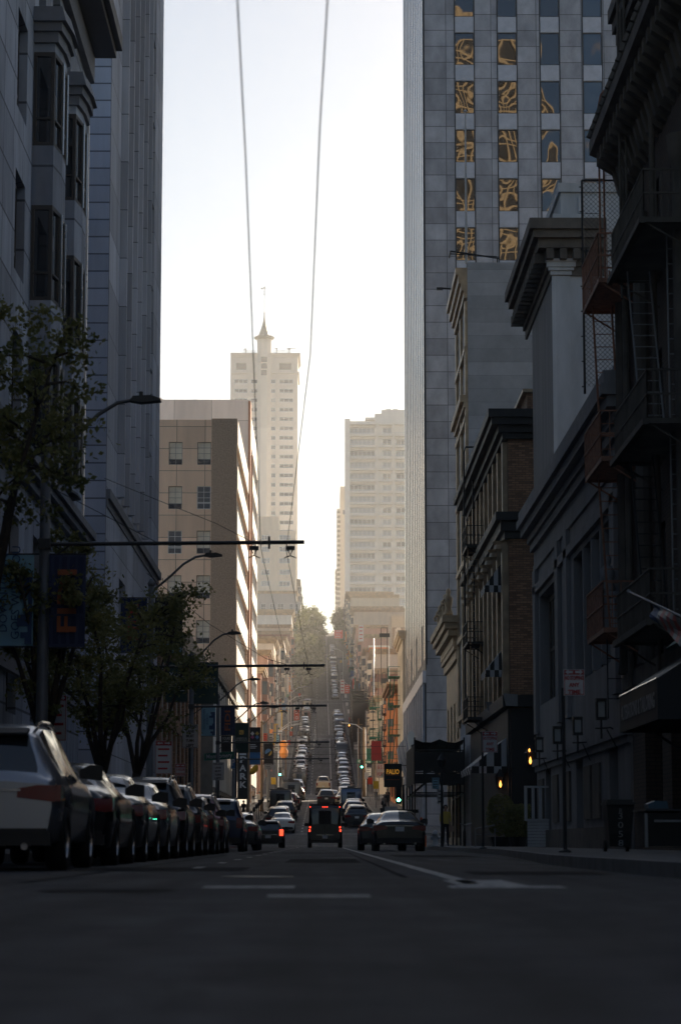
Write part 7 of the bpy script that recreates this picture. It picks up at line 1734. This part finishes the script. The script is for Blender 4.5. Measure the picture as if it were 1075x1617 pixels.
# flag
Y = 47; p0 = Vector(P3(992,934,50)); p1 = Vector(P3(1085,978,44)); root = empty('flag_on_pole', tuple(p1), 'striped red, white and blue flag hanging from a slanted pole at the right edge', 'flag'); b = MB(); b.tube([tuple(p0),tuple(p1)], .022, 8); b.lathe([(.02,-.05),(.05,0),(.02,.05)], tuple(p0), 8); part('flagpole', b, M['frame_grey'], root)
d = p1-p0
for k in range(9):
    b = MB(); n = 5
    for j in range(n):
        def Q(t, s): q = p0+d*(.42+.50*t); return (q.x+.05*math.sin(s*6+t*5), q.y+.06*math.sin(t*9+s*3), q.z-.02-s*(.32+.22*t))
        s0, s1 = j/n, (j+1)/n; t0, t1 = k/9, (k+1)/9; b.quad(Q(t0,s0),Q(t1,s0),Q(t1,s1),Q(t0,s1))
    part('stripe', b, M['n_ink'] if k < 2 else (M['sign_red'] if k % 2 else M['frame_grey']), root)  # white stripes are drawn grey, their shade put into the colour
# carved figure on the wing
Y = 64.2; x, z = xz(965,935,Y); b = MB(); b.box(7.6,8.0,Y-.3,Y+.3,z-.2,z); b.lathe([(.26,0),(.3,.15),(.2,.4),(.27,.7),(.22,.9),(.1,1.0),(.14,1.12),(.15,1.25),(.08,1.38),(.01,1.42)], (7.62,Y,z), 12); b.tube([(7.5,Y-.1,z+.85),(7.42,Y-.25,z+.6),(7.5,Y-.3,z+.4)], .06, 6)
b.v = [(7.62+(a-7.62)*.75, Y+(c_-Y)*.75, z+(z_-z)*.72) for a, c_, z_ in b.v]; one('carved_bust', b, M['grey_classic'], (7.62,Y,z), 'weathered stone bust on a ledge behind the rusty fire escape ladder', 'statue', smooth=True)
b = MB(); x, z = xz(699,1190,96); 
Y = 96; x = xz(697,1200,Y)[0]; b.tube([(x,Y,.14),(x,Y,3.2),(x+.02,Y,zp(1205,Y))], [.06,.04,.035], 8); b.lathe([(.05,0),(.13,.06),(.16,.3),(.19,.32),(.08,.5),(.02,.62)], (x,Y,zp(1213,Y)), 8)
one('lantern_post', b, M['poledark'], (x,Y,.14), 'slim dark post with a small old-fashioned lantern top near the hydrant', 'lamp post')
b = MB(); x, z = xz(665,1300,100); b.lathe([(.19,0),(.19,.03),(.13,.05),(.05,.72),(.03,.75)], (x,100,.14), 12); b.v = [(a, c_, z_+.45) for a, c_, z_ in b.v]; b.box(x-.2,x+.2,99.8,100.2,.14,.59); one('traffic_cone', b, M['orange_plastic'], (x,100,.14), 'orange cone standing on a box behind the glossy black sedan', 'cone')
for i, (px, Y, w_, h, lb) in enumerate(((601,196,.6,1.05,'dark square pavement litter bin behind the charcoal SUV, right'),(613,176,.8,1.9,'grey newspaper box cabinet by the PALIO sign'))):
    x = xz(px,1270,Y)[0]; x = max(x, 4.95); g_ = G(Y)+.14; b = MB(); b.box(x-w_/2,x+w_/2,Y,Y+w_,g_,g_+h*.85); b.box(x-w_/2-.04,x+w_/2+.04,Y-.04,Y+w_+.04,g_+h*.851,g_+h); b.box(x-w_*.35,x+w_*.35,Y-.02,Y-.002,g_+h*.45,g_+h*.75)
    one('litter_bin' if i == 0 else 'news_cabinet', b, M['plastic'] if i == 0 else M['frame_grey'], (x,Y,g_), lb, 'bin' if i == 0 else 'cabinet')

# ================================================================ PEOPLE
def person(X, Y, h, label, shirt, stride=.0, facing=0, bag=None, arm=.0):
    g_ = G(Y)+(.144 if abs(X) > 4.5 else 0.004); k = h/1.75
    J = {'pelvis':(0,0,.93),'waist':(0,.01,1.08),'chest':(0,.0,1.32),'neckb':(0,.01,1.46),'neck':(0,0,1.52),'head':(0,-.02,1.64),'crown':(0,-.01,1.73)}
    for s, n_ in ((-1,'l'),(1,'r')):
        st = stride*s
        J['hip'+n_] = (.09*s,0,.90); J['knee'+n_] = (.10*s,-.5*st-.03,.50); J['ank'+n_] = (.10*s,-st,.09); J['toe'+n_] = (.11*s,-st-.16,.035)
        J['sh'+n_] = (.17*s,.0,1.42); J['el'+n_] = (.22*s,.5*st+.03,1.14); J['wr'+n_] = (.21*s,.6*st-.06-arm*.25,.92+arm*.22); J['ha'+n_] = (.205*s,.6*st-.08-arm*.3,.84+arm*.25)
    Rr = {'pelvis':(.15,.11),'waist':(.13,.095),'chest':(.165,.11),'neckb':(.08,.07),'neck':(.055,.055),'head':(.085,.10),'crown':(.06,.07)}
    for n_ in 'lr': Rr.update({'hip'+n_:(.09,.09),'knee'+n_:(.06,.065),'ank'+n_:(.042,.045),'toe'+n_:(.04,.03),'sh'+n_:(.06,.06),'el'+n_:(.042,.042),'wr'+n_:(.028,.028),'ha'+n_:(.035,.02)})
    E = [('pelvis','waist'),('waist','chest'),('chest','neckb'),('neckb','neck'),('neck','head'),('head','crown')]
    for n_ in 'lr': E += [('pelvis','hip'+n_),('hip'+n_,'knee'+n_),('knee'+n_,'ank'+n_),('ank'+n_,'toe'+n_),('chest','sh'+n_),('sh'+n_,'el'+n_),('el'+n_,'wr'+n_),('wr'+n_,'ha'+n_)]
    names = list(J); me = bpy.data.meshes.new('person'); me.from_pydata([Vector(J[n_])*k for n_ in names], [(names.index(a), names.index(b_)) for a, b_ in E], [])
    o = bpy.data.objects.new('person', me); C.objects.link(o); sk = o.modifiers.new('s','SKIN'); su = o.modifiers.new('u','SUBSURF'); su.levels = 2; su.render_levels = 2
    for i, n_ in enumerate(names): v = me.skin_vertices[0].data[i]; v.radius = (Rr[n_][0]*k, Rr[n_][1]*k); v.use_root = (i == 0)
    bpy.context.view_layer.update(); ev = o.evaluated_get(bpy.context.evaluated_depsgraph_get()); m2 = bpy.data.meshes.new_from_object(ev)
    bpy.data.objects.remove(o); m2.materials.clear()
    for q in (M['skin'], shirt, M['cloth2'], M['trim']): m2.materials.append(q)
    for p in m2.polygons:
        z = p.center.z/k; ax = abs(p.center.x)/k; p.use_smooth = True
        p.material_index = 3 if z < .11 else 2 if z < .96 and ax < .17 else 0 if (z > 1.49 or (ax > .17 and z < .93+arm*.3)) else 1
    r_ = link('person', m2, None, (X,Y,g_), facing); tag(r_, label, 'person')
    hb = MB(); hb.lathe([(.02,.115),(.06,.10),(.088,.05),(.098,-.01),(.09,-.06)], (0,.012,1.655), 12); hb.v = [tuple(Vector(v)*k) for v in hb.v]; link('hair', hb.mesh('hair', M['hair'], smooth=True), r_)
    if bag: b = MB(); b.box(.14,.34,-.1,.12,.62,.86) ; b.tube([(.2,0,.86),(.22,0,.95),(.28,0,.86)], .01, 5); o = link('carried_bag', b.mesh('carried_bag', bag), None, (X,Y,g_), facing); tag(o, 'small bag held by the standing person by the right kerb', 'bag')
    return r_
person(xz(703,1310,103)[0], 103, 1.74, 'person in a yellowish top and dark trousers standing on the right pavement by the bicycle', M['cloth3'], .04, 0, M['cloth1'], .4)
person(5.35, 212, 1.75, 'person in a beige jacket walking on the right pavement towards us near the litter bin', M['cloth1'], .22, 0)
person(5.9, 222, 1.78, 'person in dark clothing walking behind the one in the beige jacket', M['cloth2'], .2, 0)
person(-1.9, 372, 1.7, 'distant person in dark clothes standing in the roadway by the left parked cars', M['cloth2'], .12, math.pi)
person(-5.9, 226, 1.75, 'person in pale top walking up the left pavement beside the parking meters', M['b_white'], .2, math.pi)
for i, (X, Y, sh) in enumerate([(-6.4,196,'cloth2'),(-7.0,244,'cloth1'),(6.4,240,'cloth2'),(5.9,268,'b_white'),(-6.2,322,'cloth3'),(6.0,330,'cloth2'),(5.7,350,'b_red'),(-6.6,352,'cloth2')]):
    person(X, Y, 1.66+.02*(i % 5), 'far-off pedestrian in %s top on the %s pavement, %s of those up the hill' % ({'cloth2':'dark','cloth1':'beige','b_white':'white','cloth3':'mustard','b_red':'red'}[sh], 'left' if X < 0 else 'right', ORD[i]), M[sh], .18, 0 if i % 2 else math.pi)
#--HAZE--
hz_ = MB(); hz_.box(-425, 425, -305, 1405, -1.2, 215)
hm = bpy.data.materials.new('haze_air'); hm.use_nodes = True; hn = hm.node_tree; hn.nodes.remove(hn.nodes['Principled BSDF'])
pv_ = hn.nodes.new('ShaderNodeVolumePrincipled'); pv_.inputs['Color'].default_value = (.96,.95,.94,1); pv_.inputs['Density'].default_value = .00018; pv_.inputs['Anisotropy'].default_value = .45
hn.links.new(pv_.outputs[0], hn.nodes['Material Output'].inputs['Volume'])
struct('haze', hz_, hm, kind='stuff')
